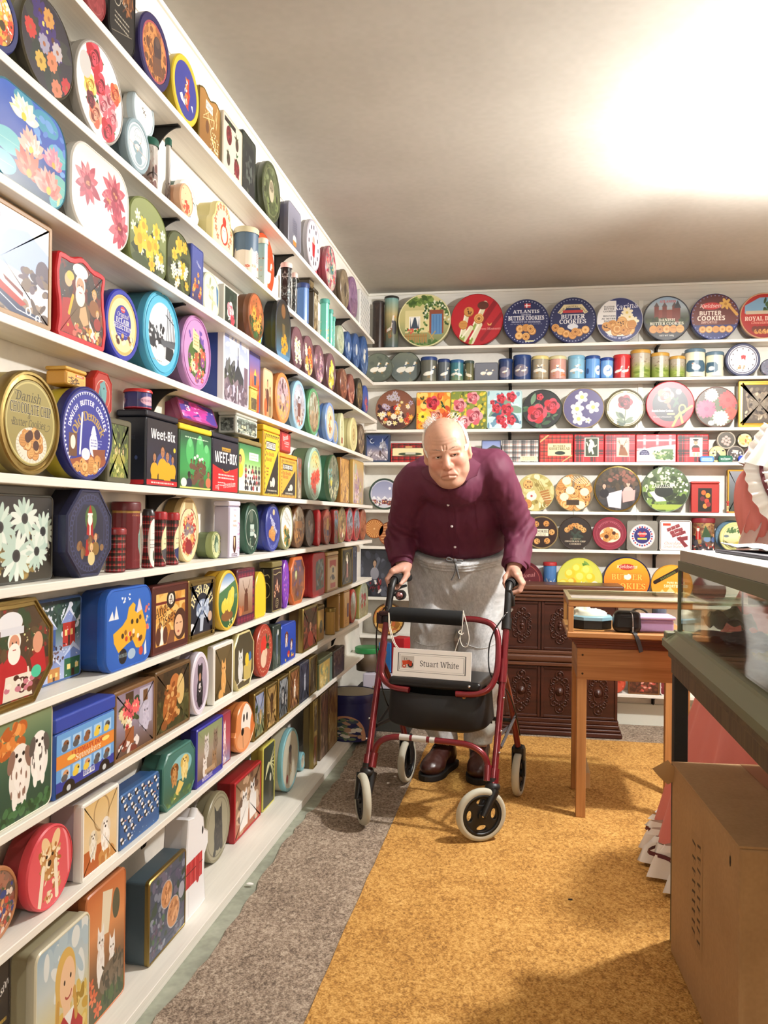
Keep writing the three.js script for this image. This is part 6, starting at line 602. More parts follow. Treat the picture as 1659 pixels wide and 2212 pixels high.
put('4',[
['B',789,842,938,4.6,'#2a3448','#33405a',()=>{bg('#2c3a64','#34487c','#a89ca4','#8a8490');O(26,22,9,'#d8dce4',3);E(30,20,8,'#2c3a64');Q('#c8ccd8',62,50,72,10,84,50);tr(74,44,26,['#c8ccd4','#a8a8b4','#8a8a98']);sp(['#b8b0b4','#8a8088','#d8d4d8'],40,5,6,52,94,96);E(62,70,5,'#5a4a4a',12);fr('#42507a',4);},'navy framed tin with a snowy moonlit tree',{rim:0.008,r:0.006}],
['B',844,922,957,4.6,'#8a1c20','#b42a2c',()=>{tar('#c8302c',[['#241c20',0.1,0.34],['#8a1c20',0.5,0.3]],6);B('#ecdfae',3,24,94,44);arcT('Balmoral Shortbread Fingers',50,130,84,-125,-55,9,'#2a2a1c','bold serif');E(54,58,34,'#3c4a34',9);B('#c8c4b0',40,48,30,12);B('#d8b070',40,14,20,8);},'red tartan shortbread fingers tin beside the man',{r:0.004,rim:0.002}],
['B',1040,1082,951,4.6,'#4a4e5c','#5c6478',()=>{bg('#7a8cc0','#9aa8d0','#4a5048','#38403c');Q('#3c443c',-3,54,60,20,103,34,103,103,-3,103);sp(['#54605a','#2c3430','#b8bcc0'],40,6,20,40,100,100);},'blue scenic tin behind the man',{r:0.004}],
['B',1084,1164,950,4.6,'#2c2c2e','#4a4a48',()=>{tar('#e6e4de',[['#26272a',0.1,0.26],['#26272a',0.46,0.1],['#c84a34',0.7,0.06],['#6a6a6c',0.36,0.1]],4);B('#ece4bc',50,74,48,24);ln('#b8ac84',56,92,80,2,7,2.6);},'black and white plaid tin',{r:0.004,rim:0.002}],
['B',1165,1238,938,4.6,'#8a1c1c','#b0282a',()=>{tar('#c0302c',[['#e0b884',0.2,0.03],['#e0b884',0.7,0.03],['#2c4434',0.44,0.12],['#8a1c20',0.0,0.14]],4);B('#e8dcaa',24,32,72,46);T('DUNDEE',60,42,9,'#3a3424');T('SHORTBREAD',60,53,10,'#3a3424','bold serif',{w:66});E(62,68,16,'#1c2c24',7);L('#d8b070',5,0,26,26,0);L('#d8b070',4,70,100,100,76);},'red tartan DUNDEE SHORTBREAD tin',{r:0.008,rim:0.002}],
['B',1240,1305,938,4.6,'#8a1c20','#b02a30',()=>{tar('#c42c34',[['#17302c',0.1,0.2],['#17302c',0.36,0.1],['#f0ece4',0.62,0.02]],2);B('#ece8cc',34,10,50,72);B('#34402c',38,13,42,66);Q('#efe9d2',50,70,46,50,52,30,58,20,66,24,70,40,62,50,68,70,62,74,58,60);L('#efe9d2',4,46,40,42,28);L('#efe9d2',4,70,44,76,38);E(56,22,6,'#efe9d2',6);},'red tartan tin with a white lion',{r:0.006,rim:0.002}],
['B',1306,1373,938,4.6,'#8a1c20','#b02a30',()=>{tar('#c84048',[['#5a3a44',0.1,0.2],['#4a3a40',0.36,0.1],['#f0e4e0',0.62,0.03]],2);B('#e0c8b0',38,10,42,72);Q('#8a5a3a',46,76,50,44,66,46,76,70,76,78);L('#6a4a34',1.6,52,42,46,18);L('#6a4a34',1.6,62,42,72,18);L('#6a4a34',1.6,48,28,42,24);L('#6a4a34',1.6,68,28,76,26);E(56,44,5,'#7a4a2c',8);},'red tartan tin with a stag',{r:0.006,rim:0.002}],
['B',1374,1461,938,4.6,'#8a1c20','#c04448',()=>{tar('#d0505a',[['#8a4a54',0.1,0.3],['#f4e8e8',0.5,0.2]],3);Q('#f4f2ea',0,60,40,46,100,36,100,103,0,103);E(20,72,13,'#2c2c54',17);B('#f4f2ea',6,76,28,16);ln('#c8c8dc',12,30,62,4,6);Q('#5a7a4c',46,78,66,54,94,54,92,92,50,92);B('#c8c4ac',60,62,24,16);sp(['#7a9a5c','#b8c890','#4a6a3c'],40,4,44,60,94,92);},'red and white tartan tin with castle on a hill',{r:0.006,rim:0.002}],
['B',1462,1531,938,4.6,'#8a1c20','#b02a30',()=>{tar('#c42c34',[['#17302c',0.1,0.2],['#17302c',0.36,0.1],['#f0ece4',0.62,0.02]],2);B('#ece4d0',40,10,42,72);pn(60,30,14,'#d8a484','#6a4a34','#3a3430');E(60,18,10,'#26221e',4);Q('#b82c30',50,48,72,48,74,64,48,64);B('#d8b48c',52,66,6,14);B('#d8b48c',64,66,6,14);},'red tartan tin with a kilted man',{r:0.006,rim:0.002}],
['R',1532,1568,963,3,'#5a5234','#bdb68a',()=>{bg('#d8d08c','#c8c07c');Q('#2c2c2c',30,60,50,36,74,66,60,90,30,92);sp(['#e8e0b0','#3a3a34'],14,8,10,10,90,60);},'small round yellow tin, lower left of the little stack',{in:0.02}],
['R',1571,1607,963,3,'#3c3834','#a8a094',()=>{bg('#4a4440','#3c3634');Q('#c8bcb0',30,20,70,24,66,44,30,42);sp(['#e8e4e0','#8a7a70','#2c2624'],20,8,10,30,90,90);},'small round dark tin, lower middle of the little stack',{in:0.02}],
['R',1610,1645,964,3,'#4a3438','#6a4c50',()=>{bg('#5a3c40','#4a3034');sp(['#8a5a60','#e0d0d0','#3a2428'],20,8);},'small round maroon tin, lower right of the little stack',{in:0.02}],
['R',1549,1589,931,3,'#5c584c','#a8a090',()=>{bg('#544e44','#4a463c');for(const[x,y]of[[50,30],[34,42],[66,42],[28,60],[50,54],[70,62],[44,74],[60,80]]){E(x,y,11,'#9a8a80',10);E(x,y - 2,8,'#b0a098',7);}},'small round silver tin showing pale nuts, on the stack',{rim:0.006,vb:970,in:0.02}],
['R',1592,1626,934,3,'#2c2620','#332c24',()=>{bg('#e8dca0','#d8b060','#e8e0b8');sp(['#d89a4c','#f0e4b8','#c88a40'],20,9);Q('#c0603c',54,36,64,50,60,76,50,60);},'small round black rimmed tin with a sunny picture',{rim:0.006,vb:968,in:0.02}],
['R',1630,1664,932,3,'#4a4640','#9a9488',()=>{bg('#5a544c');sp(['#8a8478','#3c3832'],20,9);},'small round grey tin beside the pink dress',{rim:0.006,vb:968,in:0.02}],
['B',1512,1543,985,1.2,'#3a6cb0','#4a80c4',()=>{bg('#5a90d4','#7ab0e4');T('airwaves',50,44,24,'#e8f0f8','bold sans-serif',{w:80});B('#c8dcf0',6,74,88,10);},'pale blue mint packet tin at the front',{in:0.002,name:'mint_tin'}],
['B',1552,1583,984,1.2,'#14503c','#1c6a50',()=>{bg('#1c6a50','#165440');T('eclipse',50,48,34,'#e0f0e8','bold sans-serif',{w:80});B('#8ac0a8',14,76,60,7);},'green eclipse mint tin at the front',{in:0.002,name:'mint_tin'}],
['B',1595,1628,984,1.2,'#2436a0','#2c44b8',()=>{bg('#2c48bc','#2440b0');E(62,46,40,'#d8dcec',36);T('mentos',56,38,30,'#2c3484','bold sans-serif',{w:76});},'blue mentos mint tin at the front',{in:0.002,name:'mint_tin'}],
],{in:0.018});
put('5',[
['R',799,861,1033,5,'#26342a','#34473a',()=>{bg('#8a90b0','#a4a8c4','#d4d4dc');E(70,30,5,'#e8ecf4');L('#4a4a58',2,4,40,16,10);for(const[x,y,w]of[[4,70,18],[24,74,16],[42,70,20],[62,74,18],[78,68,18]])hs(x,y,w,16,'#8a4a4c','#dcdce4','#f0f2f6');sp(['#e8eaf0','#5a5468'],24,4,0,60,100,98);O(50,50,47,'#d8d8d8',2);},'dark green rimmed round tin with snowy village',{rim:0.009}],
['R',1121,1197,1023,4.6,'#8a8450','#c8c084',()=>{bg('#b8ac68','#c8bc7c');sp(['#a89a50','#d8cc94','#8a7a3c','#e8e0b8'],60,10);ck(30,28,13,1);E(40,60,14,'#efe8d8',13);E(40,60,3,'#a83a3a');for(let i=0;i<7;i++)L('#a8743c',5,64+i*3,50+i*6,84+i*2,44+i*7);ck(28,82,13,2);for(let i=0;i<4;i++)L('#8a7a3c',1.4,46+i*6,20,60+i*6,46);},'round straw yellow tin with assorted biscuits',{rim:0.003}],
['R',1199,1281,1023,4.6,'#5a5240','#8a8268',()=>{bg('#8a7a5c','#6a5c44');cks(50,50,44,44,40,13);for(const[x,y]of[[40,44],[78,48],[30,18],[24,62],[68,84]])E(x,y,12,'#e0d8c0',11);B('#3c2c1c',30,70,34,14);for(let i=0;i<6;i++)L('#e8e0cc',1.4,34+i*8,6,60+i*6,26);},'round tin packed with iced biscuits',{rim:0.003}],
['R',1284,1383,1006,5,'#4a4026','brass',()=>{ph(['#3a3428','#4a4030','#5a4a3a'],['#2c2a2c','#3a3a3c','#4a4440']);Q('#d0d0dc',24,62,60,52,58,96,30,92);pn(20,44,11,'#d8b098','#2a1e1a','#1e1e22');pn(74,38,12,'#e0b8a4','#4a2c20','#dcb0ac');Q('#d8a8a4',60,56,90,52,88,76,62,82);sp(['#6a4c40','#8a5a4c'],24,5,30,10,90,34);},'gold rimmed round tin with people dining',{rim:0.008,step:1}],
['R',1386,1487,1007,5,'#33402f','#6a7a68',()=>{ph(['#5a7048','#3a4c30','#c8d0b8'],['#2c3a28','#44582f','#7a9a4c']);for(let i=0;i<90;i++)E(rr(40,98),rr(2,60),2.2,pick(['#e8ece0','#c8d4bc','#4a6a3c']));B('#9ab04c',20,84,70,12);Q('#f0f0f0',14,56,30,54,52,76,30,78);E(46,54,20,'#26302a',14);T('Danish',42,42,14,'#e0e4d4','italic serif');ln('#c8ccb8',30,56,32,1,3);},'round tin with a white dress in a green garden',{}],
['T',1492,1555,1040,6,'#8a2420','#b43a34',()=>{bg('#a8322c');B('#1c1814',24,14,50,84);for(const[x,y,c]of[[44,30,'#c8602c'],[60,40,'#d8942c'],[40,52,'#6a2430'],[56,60,'#c8402c'],[50,78,'#d8803c'],[62,72,'#8a2c2c']]){E(x,y,9,c,9);}},'red square caddy with fruit print and gold cap',{lid:0.012,cap:1}],
['B',1556,1626,1014,4,'#6a5428','gold',()=>{bg('#8a8c94','#5a6468','#3a4038');Q('#b8b4b0',34,26,80,14,96,18,60,30);for(const[x,y]of[[44,54],[76,56]]){E(x,y,15,'#b0b0cc',22,0.4);E(x+6,y - 22,9,'#c8c8dc',8);}fl(54,30,14,6,'#b8a050','#8a7430',0.4);sp(['#2c3430','#4a5248'],30,6,0,80,100,100);},'gold framed tin with two white doves',{rim:0.009,r:0.006,in:0.05}],
['C',1567,1589,1082,3.4,'#8a2c20','#b83c2c',()=>{bg('#b84030');B('#e0c484',0,34,100,50);for(let i=0;i<4;i++){O(12+i*25,62,8,'#6a3c20',3);B('#6a3c20',8+i*25,46,12,6);}},'tiny red canister with motor cars',{in:0.004}],
['R',1600,1630,1080,2.6,'#a83038','#c84850',()=>{bg('#d0525a');Q('#f0e4e8',30,30,76,24,84,70,50,84);sp(['#8a6a74','#e8d8dc'],14,8,36,30,80,80);},'small coral round tin by the pink dress',{in:0.004}],
]);
put('6',[
['R',789,828,1121,4,'#8a4a2a','copper',()=>{bg('#a8602f');for(let i=0;i<26;i++){const a=i/26*TAU;Q('#dca868',50,50,50+52*Math.cos(a),50+52*Math.sin(a),50+52*Math.cos(a+0.13),50+52*Math.sin(a+0.13));}E(50,50,5,'#e8c08a');},'copper sunburst round tin on a small block',{rim:0.003,vb:1163}],
['R',827,860,1127,4,'#8a4a2a','copper',()=>{bg('#a06038');for(let i=0;i<8;i++)L('#d8a878',4,10,10+i*12,90,4+i*12);},'striped copper round tin behind the sleeve',{rim:0.003}],
['R',1136,1205,1115,4.6,'#4a3a20','#8a7850',()=>{bg('#2e1a14');for(let i=0;i<6;i++){const a=i/6*TAU - 1.1;ck(50+33*Math.cos(a),50+33*Math.sin(a),10,1);}B('#ece6cc',28,38,44,24);T('COOKIES',50,47,11,'#26201a');ln('#5a5044',34,66,54,2,4,1.6);},'round dark brown COOKIES tin',{rim:0.006}],
['R',1207,1278,1116,4.6,'#26201c','#3a302a',()=>{bg('#2a2320');for(let i=0;i<6;i++)ck(24+i*10.4,40 - 14*Math.sin(i/5*Math.PI),9,1);lfs(50,52,24,9,['#26332c','#34443a']);T('for Dieter',50,68,7,'#b8a888','italic serif');T('CHOCOLATE CHIP',50,77,8,'#d8ccb0','bold serif',{w:66});T('COOKIES',50,85,8,'#d8ccb0');},'round black chocolate chip cookie tin',{}],
['R',1281,1353,1117,4.6,'#6a1c2c','#8a2c3e',()=>{bg('#7a2436','#8a2a3c');O(50,50,42,'#a04a5a',1.5);E(52,54,34,'#e8dcc0',26);cks(52,53,28,20,34,7);E(40,60,7,'#4a2616');E(64,48,6,'#4a2616');arcT('BUTTER COOKIES',50,50,39,-150,-30,6,'#c88a94','italic serif');},'round maroon tin with biscuit oval',{rim:0.008}],
['B',1354,1421,1125,4.6,'#6a6a62','#8c8c84',()=>{bg('#84847c','#75756e');E(50,52,43,'#d0ccc8',43);E(50,52,39,'#f0ece8',39);for(let i=0;i<24;i++)E(50+33*Math.cos(i/24*TAU),52+33*Math.sin(i/24*TAU),3,i % 2?'#b82c38':'#2c3074');E(50,50,28,'#2c2e70',28);Q('#c03a3c',34,44,42,34,50,40,58,34,66,44,58,54,42,54);T('DANISH',50,44,8,'#f4e8d8');B('#e0d050',34,58,32,6);},'square grey tin with round blue and red badge',{r:0.012,rim:0.003}],
['B',1425,1494,1124,4.6,'#b8b4b0','#f2f0ec',()=>{bg('#f8f6f2');fr('#3a2c2a',1.6);B('#d0402c',8,8,26,8);for(const[x,y]of[[20,26],[34,20],[48,14],[30,36],[44,30],[36,46],[50,42],[58,26],[62,38],[54,56]]){Q('#7a3038',x,y,x+13,y - 5,x+17,y+5,x+4,y+11);Q('#94464c',x+2,y+1,x+12,y - 3,x+14,y+2,x+4,y+6);}Q('#7a3038',54,56,90,50,90,64,76,66,92,84,80,90);Q('#7a3038',66,34,82,32,84,42,68,42);T('Chocolate',40,76,13,'#b8423c','italic serif',{w:56});T('Cream Wafers',42,87,12,'#b8423c','italic serif',{w:64});},'square white chocolate cream wafer tin',{r:0.012,rim:0.003}],
['C',1497,1545,1119,6,'#4a3c34','#7a1c26',()=>{ph(['#8a6a44','#a88a54','#6a3a2c'],['#4a4a54','#6a4a3c','#2c2c34']);wf(30,24,15);pn(56,40,11,'#d8a884','#6a4424','#6a8ab0');pn(78,44,10,'#d8a884','#8a5a2c','#5a74a8');Q('#2c4a2c',50,10,70,50,40,50);sp(['#e8e0d8','#26262c','#b83a34'],26,5,10,74,90,98);},'jar shaped tin with maroon lid and family scene',{lid:0.03}],
['R',1556,1622,1128,4,'#8a8c5c','#c8c888',()=>{bg('#d8d498','#e0dcaa','#8a8a50');sp(['#4a6a44','#5c7c50'],20,7,20,14,84,30);E(16,46,10,'#6a7a80',5);Q('#5a5a34',4,60,50,88,34,94,4,80);Q('#b0a84c',40,74,60,66,74,96,50,96);B('#c8c07c',62,46,9,26);B('#6a6434',70,52,12,22);O(50,50,45,'#b8b878',3);},'round pale yellow tin with a village landscape',{rim:0.011,in:0.004}],
['R',1545,1612,1124,4,'#4a6478','#5a7890',()=>{bg('#5a7a90');sp(['#6a8aa0','#4a6a80'],20,9);},'slate blue round tin behind the landscape tin',{in:0.055}],
]);
put('7',[
['B',776,848,1186,3.4,'#22242a','#2e3138',()=>{bg('#2a2c34','#33353e','#4a4c56','#2c2c34');sp(['#3c3f4a','#22242a','#565a66'],40,12);pn(46,30,14,'#a88a70','#2c2420','#8a8a94');sp(['#e0dcd8','#8a2c34','#2c2a2c'],20,6,30,66,70,90);},'large dark picture tin of a young man',{r:0.004}],
['R',1098,1172,1212,4,'#4a141c','#5c1c26',()=>{bg('#5a1620','#641a24');O(50,50,45,'#a8564a',1.5);T('national',56,36,13,'#c8948c','italic serif',{r:-0.15});T('Hot',54,54,18,'#c8948c','italic serif',{r:-0.15});ln('#b88078',34,78,74,1,3,2);},'round maroon tin with script behind the cuff',{rim:0.006}],
['C',1174,1203,1214,4.6,'#2c3a54','#a82c30',()=>{bg('#4a7ab0','#3c6098');Q('#b82c34',30,96,46,60,66,60,76,96);sp(['#e8e4e0','#26384c','#c8b090'],24,6,14,40,90,96);E(54,50,7,'#e8dcc8',8);},'small red capped canister with blue print'],
['R',1204,1299,1205,4.6,'#8a8a34','#c8c84c',()=>{bg('#c8cc4c','#d8d464','#a8b040');lfs(70,30,20,6,['#5a8a34','#7aa048']);for(const[x,y,r,c]of[[44,24,12,'#e8d43c'],[66,28,13,'#f0dc50'],[28,36,12,'#eccc34'],[52,44,14,'#f0d83c'],[74,44,11,'#e8cc30'],[32,56,11,'#e8a82c'],[14,62,14,'#e8d03a']]){E(x,y,r,c);E(x - 2,y - 3,r*0.6,'#f4e470');}fl(56,66,14,12,'#f8f6ec','#e8c840',0.3);E(84,62,10,'#f4f0e4');E(84,62,7,'#d8d0c4');B('#b08a54',70,56,10,6);},'round yellow tin with lemons and coconut',{rim:0.003}],
['R',1301,1401,1203,5,'#2a2c44','#232848',()=>{bg('#f0b430','#e88a24','#d85c1c');E(50,20,17,'#b82c28',7);T('Kjeldsens',50,20,10,'#f8ece0','italic serif');T('BUTTER',50,43,18,'#f4c458','bold serif',{w:68,s:'#c8581c',sw:1.4});T('COOKIES',50,63,19,'#f4c458','bold serif',{w:84,s:'#b84a18',sw:1.4});E(52,42,8,'#f6f0e0',7);E(48,34,6,'#e8a030',4);cks(50,90,26,5,12,8);},'round orange Kjeldsens butter cookie tin',{rim:0.006}],
['R',1404,1490,1220,4.6,'#a86a1c','#e0a030',()=>{bg('#f0ac38','#e89c2c','#e0a84c');L('#1c1814',10,8,44,70,8);T('PATERSONS',40,26,7,'#8aa04c','bold serif',{r:-0.52});T('PURE BUTTER',60,44,7,'#f8ecd0','bold sans-serif');T('SHORTBREAD',60,54,10,'#f8ecd0','bold sans-serif',{w:60});for(const[x,y]of[[26,74],[46,68],[38,86],[62,80],[74,70]])Q('#f0d090',x - 12,y+4,x,y - 12,x+13,y+2,x+6,y+12);},'round orange shortbread tin beside the display case',{}],
['R',1496,1558,1240,4,'#3c2a26','#4a3430',()=>{bg('#4a3430','#5a3e38');O(50,50,42,'#6a4a44',2);},'round brown tin seen through the display case glass',{rim:0.006}],
]);
put('8',[
['R',809,869,1303,4,'#6a4a24','#4f3a22',()=>{bg('#b8863c','#a8762f','#9a5a2c');sp(['#d8a85c','#8a5a28','#c86a3c','#e0c08a'],50,9);E(46,40,16,'#c8a060',18);O(50,50,45,'#e0b45c',3);},'round brown and gold tin behind the rollator',{rim:0.006}],
]);
put('9',[
['R',1308,1348,1452,4,'#8a2c20','#c04a34',()=>{bg('#c8543c');sp(['#d8705a','#a83a28'],20,9);},'orange red round tin beside the dark cabinet',{}],
['B',1357,1425,1448,4,'#5a3a20','#7a5028',()=>{ph(['#3a241c','#5a3424'],['#4a2c20','#6a3c2c']);sp(['#c8584c','#e0a090','#8a4434'],20,6,40,50,90,90);},'brown framed tin under the small table',{rim:0.006,r:0.006}],
['B',1426,1470,1452,4,'#b8a8a0','#ece4de',()=>{bg('#8a2c34','#6a2430');sp(['#d8a8a0','#c84a50','#e8d8d0','#4a1c24'],40,7);},'white rimmed rounded tin under the small table',{r:0.016}],
]);
// ---------- furniture ----------
function woodTex(light, dark, n = 256) { // grain runs along u
  return texture(n, (u, v, o) => { const w = vnoise(u * 3, v * 14, 14), q = vnoise(u * 4 + 3, v * 60 + w * 5, 64), f = vnoise(u * 10, v * 200, 256), g = 0.4 * w + 0.38 * q + 0.22 * f; mixc(dark, light, g, o); }, true);
}
const oakMat = (() => { const t = woodTex([206, 150, 90], [150, 96, 50]); t.repeat.set(1.4, 3); return new THREE.MeshPhysicalMaterial({ map: t, bumpMap: t, bumpScale: 0.0006, roughness: 0.5 }); })();
const oakUp = (() => { const t = woodTex([206, 152, 92], [158, 104, 56]); t.rotation = Math.PI / 2; t.repeat.set(1.4, 3); return new THREE.MeshPhysicalMaterial({ map: t, bumpMap: t, bumpScale: 0.0006, roughness: 0.5 }); })();
const darkTex = woodTex([88, 42, 28], [40, 18, 12]);
const darkWood = new THREE.MeshPhysicalMaterial({ map: darkTex, roughness: 0.38, bumpMap: darkTex, bumpScale: 0.0005 });
const ledgeTex = woodTex([122, 78, 54], [58, 32, 22]); ledgeTex.repeat.set(0.6, 5);
const ledgeWood = new THREE.MeshPhysicalMaterial({ map: ledgeTex, roughness: 0.36 });
const glassMat = new THREE.MeshPhysicalMaterial({ color: 0xf4f8f4, transmission: 1, thickness: 0, roughness: 0.03, ior: 1.5 });
const chrome = paint(0xc8c8c8, 0.25, 1), blackPlastic = paint(0x161616, 0.42), blackLeather = paint(0x151414, 0.42);

{ // small wooden table with a display box on top
  const t = thing('display_table', 'small wooden display table with a glazed box top', 'table', [0, 0, 0]);
  const x0 = 0.192, x1 = 0.6, zf = -3.222, zb = -3.6;
  for (const [x, z] of [[x0 + 0.018, zf - 0.018], [x1 - 0.018, zf - 0.018], [x0 + 0.018, zb + 0.03], [x1 - 0.018, zb + 0.03]]) mesh('leg', uvMetres(box(x, FLOOR + 0.26, z, 0.036, 0.52, 0.036, 0.003)), oakUp, t);
  mesh('apron', uvMetres(span(x0, x1, 0.529, 0.648, zf - 0.02, zf, 0.003)), oakMat, t);
  mesh('apron', uvMetres(span(x0, x0 + 0.02, 0.529, 0.648, zb + 0.01, zf - 0.021, 0.003)), oakMat, t);
  mesh('apron', uvMetres(span(x0 + 0.02, x1, 0.529, 0.648, zb + 0.01, zb + 0.03, 0.003)), oakMat, t);
  const ap = t.children[4];
  for (const y of [0.552, 0.622]) mesh('screw', (() => { const g = new THREE.CylinderGeometry(0.004, 0.004, 0.002, 12); g.rotateX(Math.PI / 2); g.translate(x0 + 0.02, y, zf + 0.0005); return g; })(), paint(0x4a3a28, 0.5, 0.7), ap);
  // cove moulding, stepping outwards to the ledge
  const prof = [[0, 0], [0, 0.012], [0.008, 0.02], [0.016, 0.034], [0.03, 0.042], [0.034, 0.052]];
  for (let i = 0; i + 1 < prof.length; i++) { }
  const cove = (a, b, y0, y1) => span(x0 - a, x1, y0, y1, zb, zf + a, 0.002);
  mesh('moulding', uvMetres(merge([cove(0.004, 0, 0.648, 0.662), cove(0.012, 0, 0.662, 0.672), cove(0.022, 0, 0.672, 0.682), cove(0.034, 0, 0.682, 0.69)])), (() => { const m = oakMat.clone(); m.color.set(0x9a6a48); return m; })(), t);
  mesh('ledge', uvMetres(span(x0 - 0.04, x1, 0.69, 0.712, zb, zf + 0.04, 0.005)), oakMat, t);
  const X0 = x0 - 0.036, Z1 = zf + 0.034;
  mesh('corner_post', uvMetres(span(X0, X0 + 0.02, 0.712, 0.806, Z1 - 0.02, Z1, 0.002)), oakUp, t);
  mesh('corner_post', uvMetres(span(X0, X0 + 0.02, 0.712, 0.806, zb, zb + 0.02, 0.002)), oakUp, t);
  mesh('top_rail', uvMetres(span(X0, x1, 0.806, 0.83, Z1 - 0.022, Z1, 0.003)), oakMat, t);
  mesh('top_rail', uvMetres(span(X0, X0 + 0.022, 0.806, 0.83, zb, Z1 - 0.022, 0.003)), oakMat, t);
  mesh('top_rail', uvMetres(span(X0 + 0.022, x1, 0.806, 0.83, zb, zb + 0.022, 0.003)), oakMat, t);
  mesh('metal_strip', merge([span(X0 - 0.002, x1, 0.83, 0.836, Z1 - 0.016, Z1 + 0.002, 0.001), span(X0 - 0.002, X0 + 0.014, 0.83, 0.836, zb, Z1 - 0.016, 0.001), span(X0 + 0.014, x1, 0.83, 0.836, zb, zb + 0.014, 0.001)]), paint(0xb9b089, 0.35, 0.8), t);
  mesh('glass_top', span(X0 + 0.014, x1, 0.831, 0.835, zb + 0.014, Z1 - 0.016, 0), glassMat, t);
  mesh('glass_side', span(X0 + 0.007, X0 + 0.011, 0.712, 0.806, zb + 0.02, Z1 - 0.02, 0), glassMat, t);
  mesh('stretcher', uvMetres(span(x0 + 0.037, x0 + 0.06, 0.09, 0.15, zb + 0.02, zf - 0.1, 0.002)), paint(0xb59468, 0.6), t);
  const y0 = 0.712;
  { const o = thing('black_tin', 'black eight sided tin with pale blue lid in the display table', 'tin', [0.252, y0, -3.33]); const P = outline('O', 0.145, 0.13, { c: 0.3 }).map((p) => [p[0], p[1] - 0.065]);
    const g = loft([[inset(P, 0.004), 0], [P, 0.003], [P, 0.034]], true, true); g.rotateX(-Math.PI / 2); mesh('body', g, paint(0x1b1612, 0.4), o); const l = loft([[inset(P, -0.003), 0.034], [inset(P, -0.003), 0.046], [P, 0.049]], true, true); l.rotateX(-Math.PI / 2); mesh('lid', l, paint(0x8fb4c8, 0.4), o); }
  { const g = new THREE.SphereGeometry(1, 30, 14, 0, TAU, 0, Math.PI / 2), p = g.attributes.position; for (let i = 0; i < p.count; i++) { const x = p.getX(i), y = p.getY(i), z = p.getZ(i), n = noise.noise(x * 4, y * 4, z * 4) * 0.18; p.setXYZ(i, x * 0.066 * (1 + n), y * 0.03 * (1 + 2 * n) * (x < 0 ? 1.25 : 0.75), z * 0.05); } g.computeVertexNormals(); const o = mesh('folded_cloth', g, paint(0xe6e0cf, 0.9)); o.position.set(0.245, y0 + 0.0495, -3.335); o.userData = { label: 'cream crumpled cloth on the black eight sided tin', category: 'cloth' }; }
  { const o = thing('leather_pouch', 'black leather zip pouch with a strap hanging over the ledge', 'bag', [0.372, y0, -3.235]);
    const g = new RoundedBoxGeometry(0.094, 0.08, 0.07, 4, 0.022); g.translate(0, 0.04, 0); const p = g.attributes.position; for (let i = 0; i < p.count; i++) { const n = 0.003 * noise.noise(p.getX(i) * 60, p.getY(i) * 60, p.getZ(i) * 60); p.setXYZ(i, p.getX(i) * (1 + 0.1 * (0.08 - p.getY(i)) / 0.08) + n, Math.max(0, p.getY(i) + n), p.getZ(i) + n); } g.computeVertexNormals(); mesh('pouch_body', g, blackLeather, o);
    mesh('zip', pipe([V(0.012, 0.076, 0.02), V(0.016, 0.07, 0.035), V(0.018, 0.05, 0.0385), V(0.019, 0.022, 0.0385)], 0.0022, 24, 8), chrome, o); mesh('zip_puller', box(0.019, 0.013, 0.0395, 0.006, 0.018, 0.003, 0.001), chrome, o);
    const s = []; for (const [dx, w] of [[0, 1]]) { const c = new THREE.CatmullRomCurve3([V(0.016, 0.006, 0.03), V(0.026, 0.001, 0.05), V(0.032, -0.016, 0.0565), V(0.042, -0.045, 0.052), V(0.047, -0.066, 0.05)]); const sh = new THREE.Shape(); sh.moveTo(-0.0015, -0.009); sh.lineTo(0.0015, -0.009); sh.lineTo(0.0015, 0.009); sh.lineTo(-0.0015, 0.009); s.push(new THREE.ExtrudeGeometry(sh, { extrudePath: c, steps: 24, bevelEnabled: false })); } mesh('strap', s[0], blackLeather, o); }
  { const o = thing('lilac_box', 'lilac plastic lidded box in the display table', 'box', [0.478, y0, -3.29], 0.06); mesh('body', box(0, 0.024, 0, 0.128, 0.048, 0.1, 0.008), paint(0xb493be, 0.45), o); mesh('lid', box(0, 0.054, 0, 0.14, 0.014, 0.112, 0.006), paint(0xd0b4da, 0.42), o); }
  { const g = pipe([V(-0.05, 0, 0), V(-0.035, 0.05, 0), V(0, 0.07, 0.002), V(0.035, 0.05, 0), V(0.05, 0, 0)], 0.004, 40, 8); const o = mesh('basket_handle', g, paint(0x2a2622, 0.6)); o.position.set(0.44, y0, -3.42); o.userData = { label: 'dark arched wicker handle behind the lilac box', category: 'handle' }; }
  { const g = lathe([[0.0005, 0], [0.022, 0], [0.026, 0.05], [0.027, 0.076], [0.024, 0.076], [0.022, 0.006], [0.0005, 0.005]], 28); const o = mesh('enamel_mug', g, paint(0x5a6478, 0.4)); o.position.set(0.52, y0, -3.43); o.userData = { label: 'slate blue mug behind the lilac box', category: 'mug' }; }
}
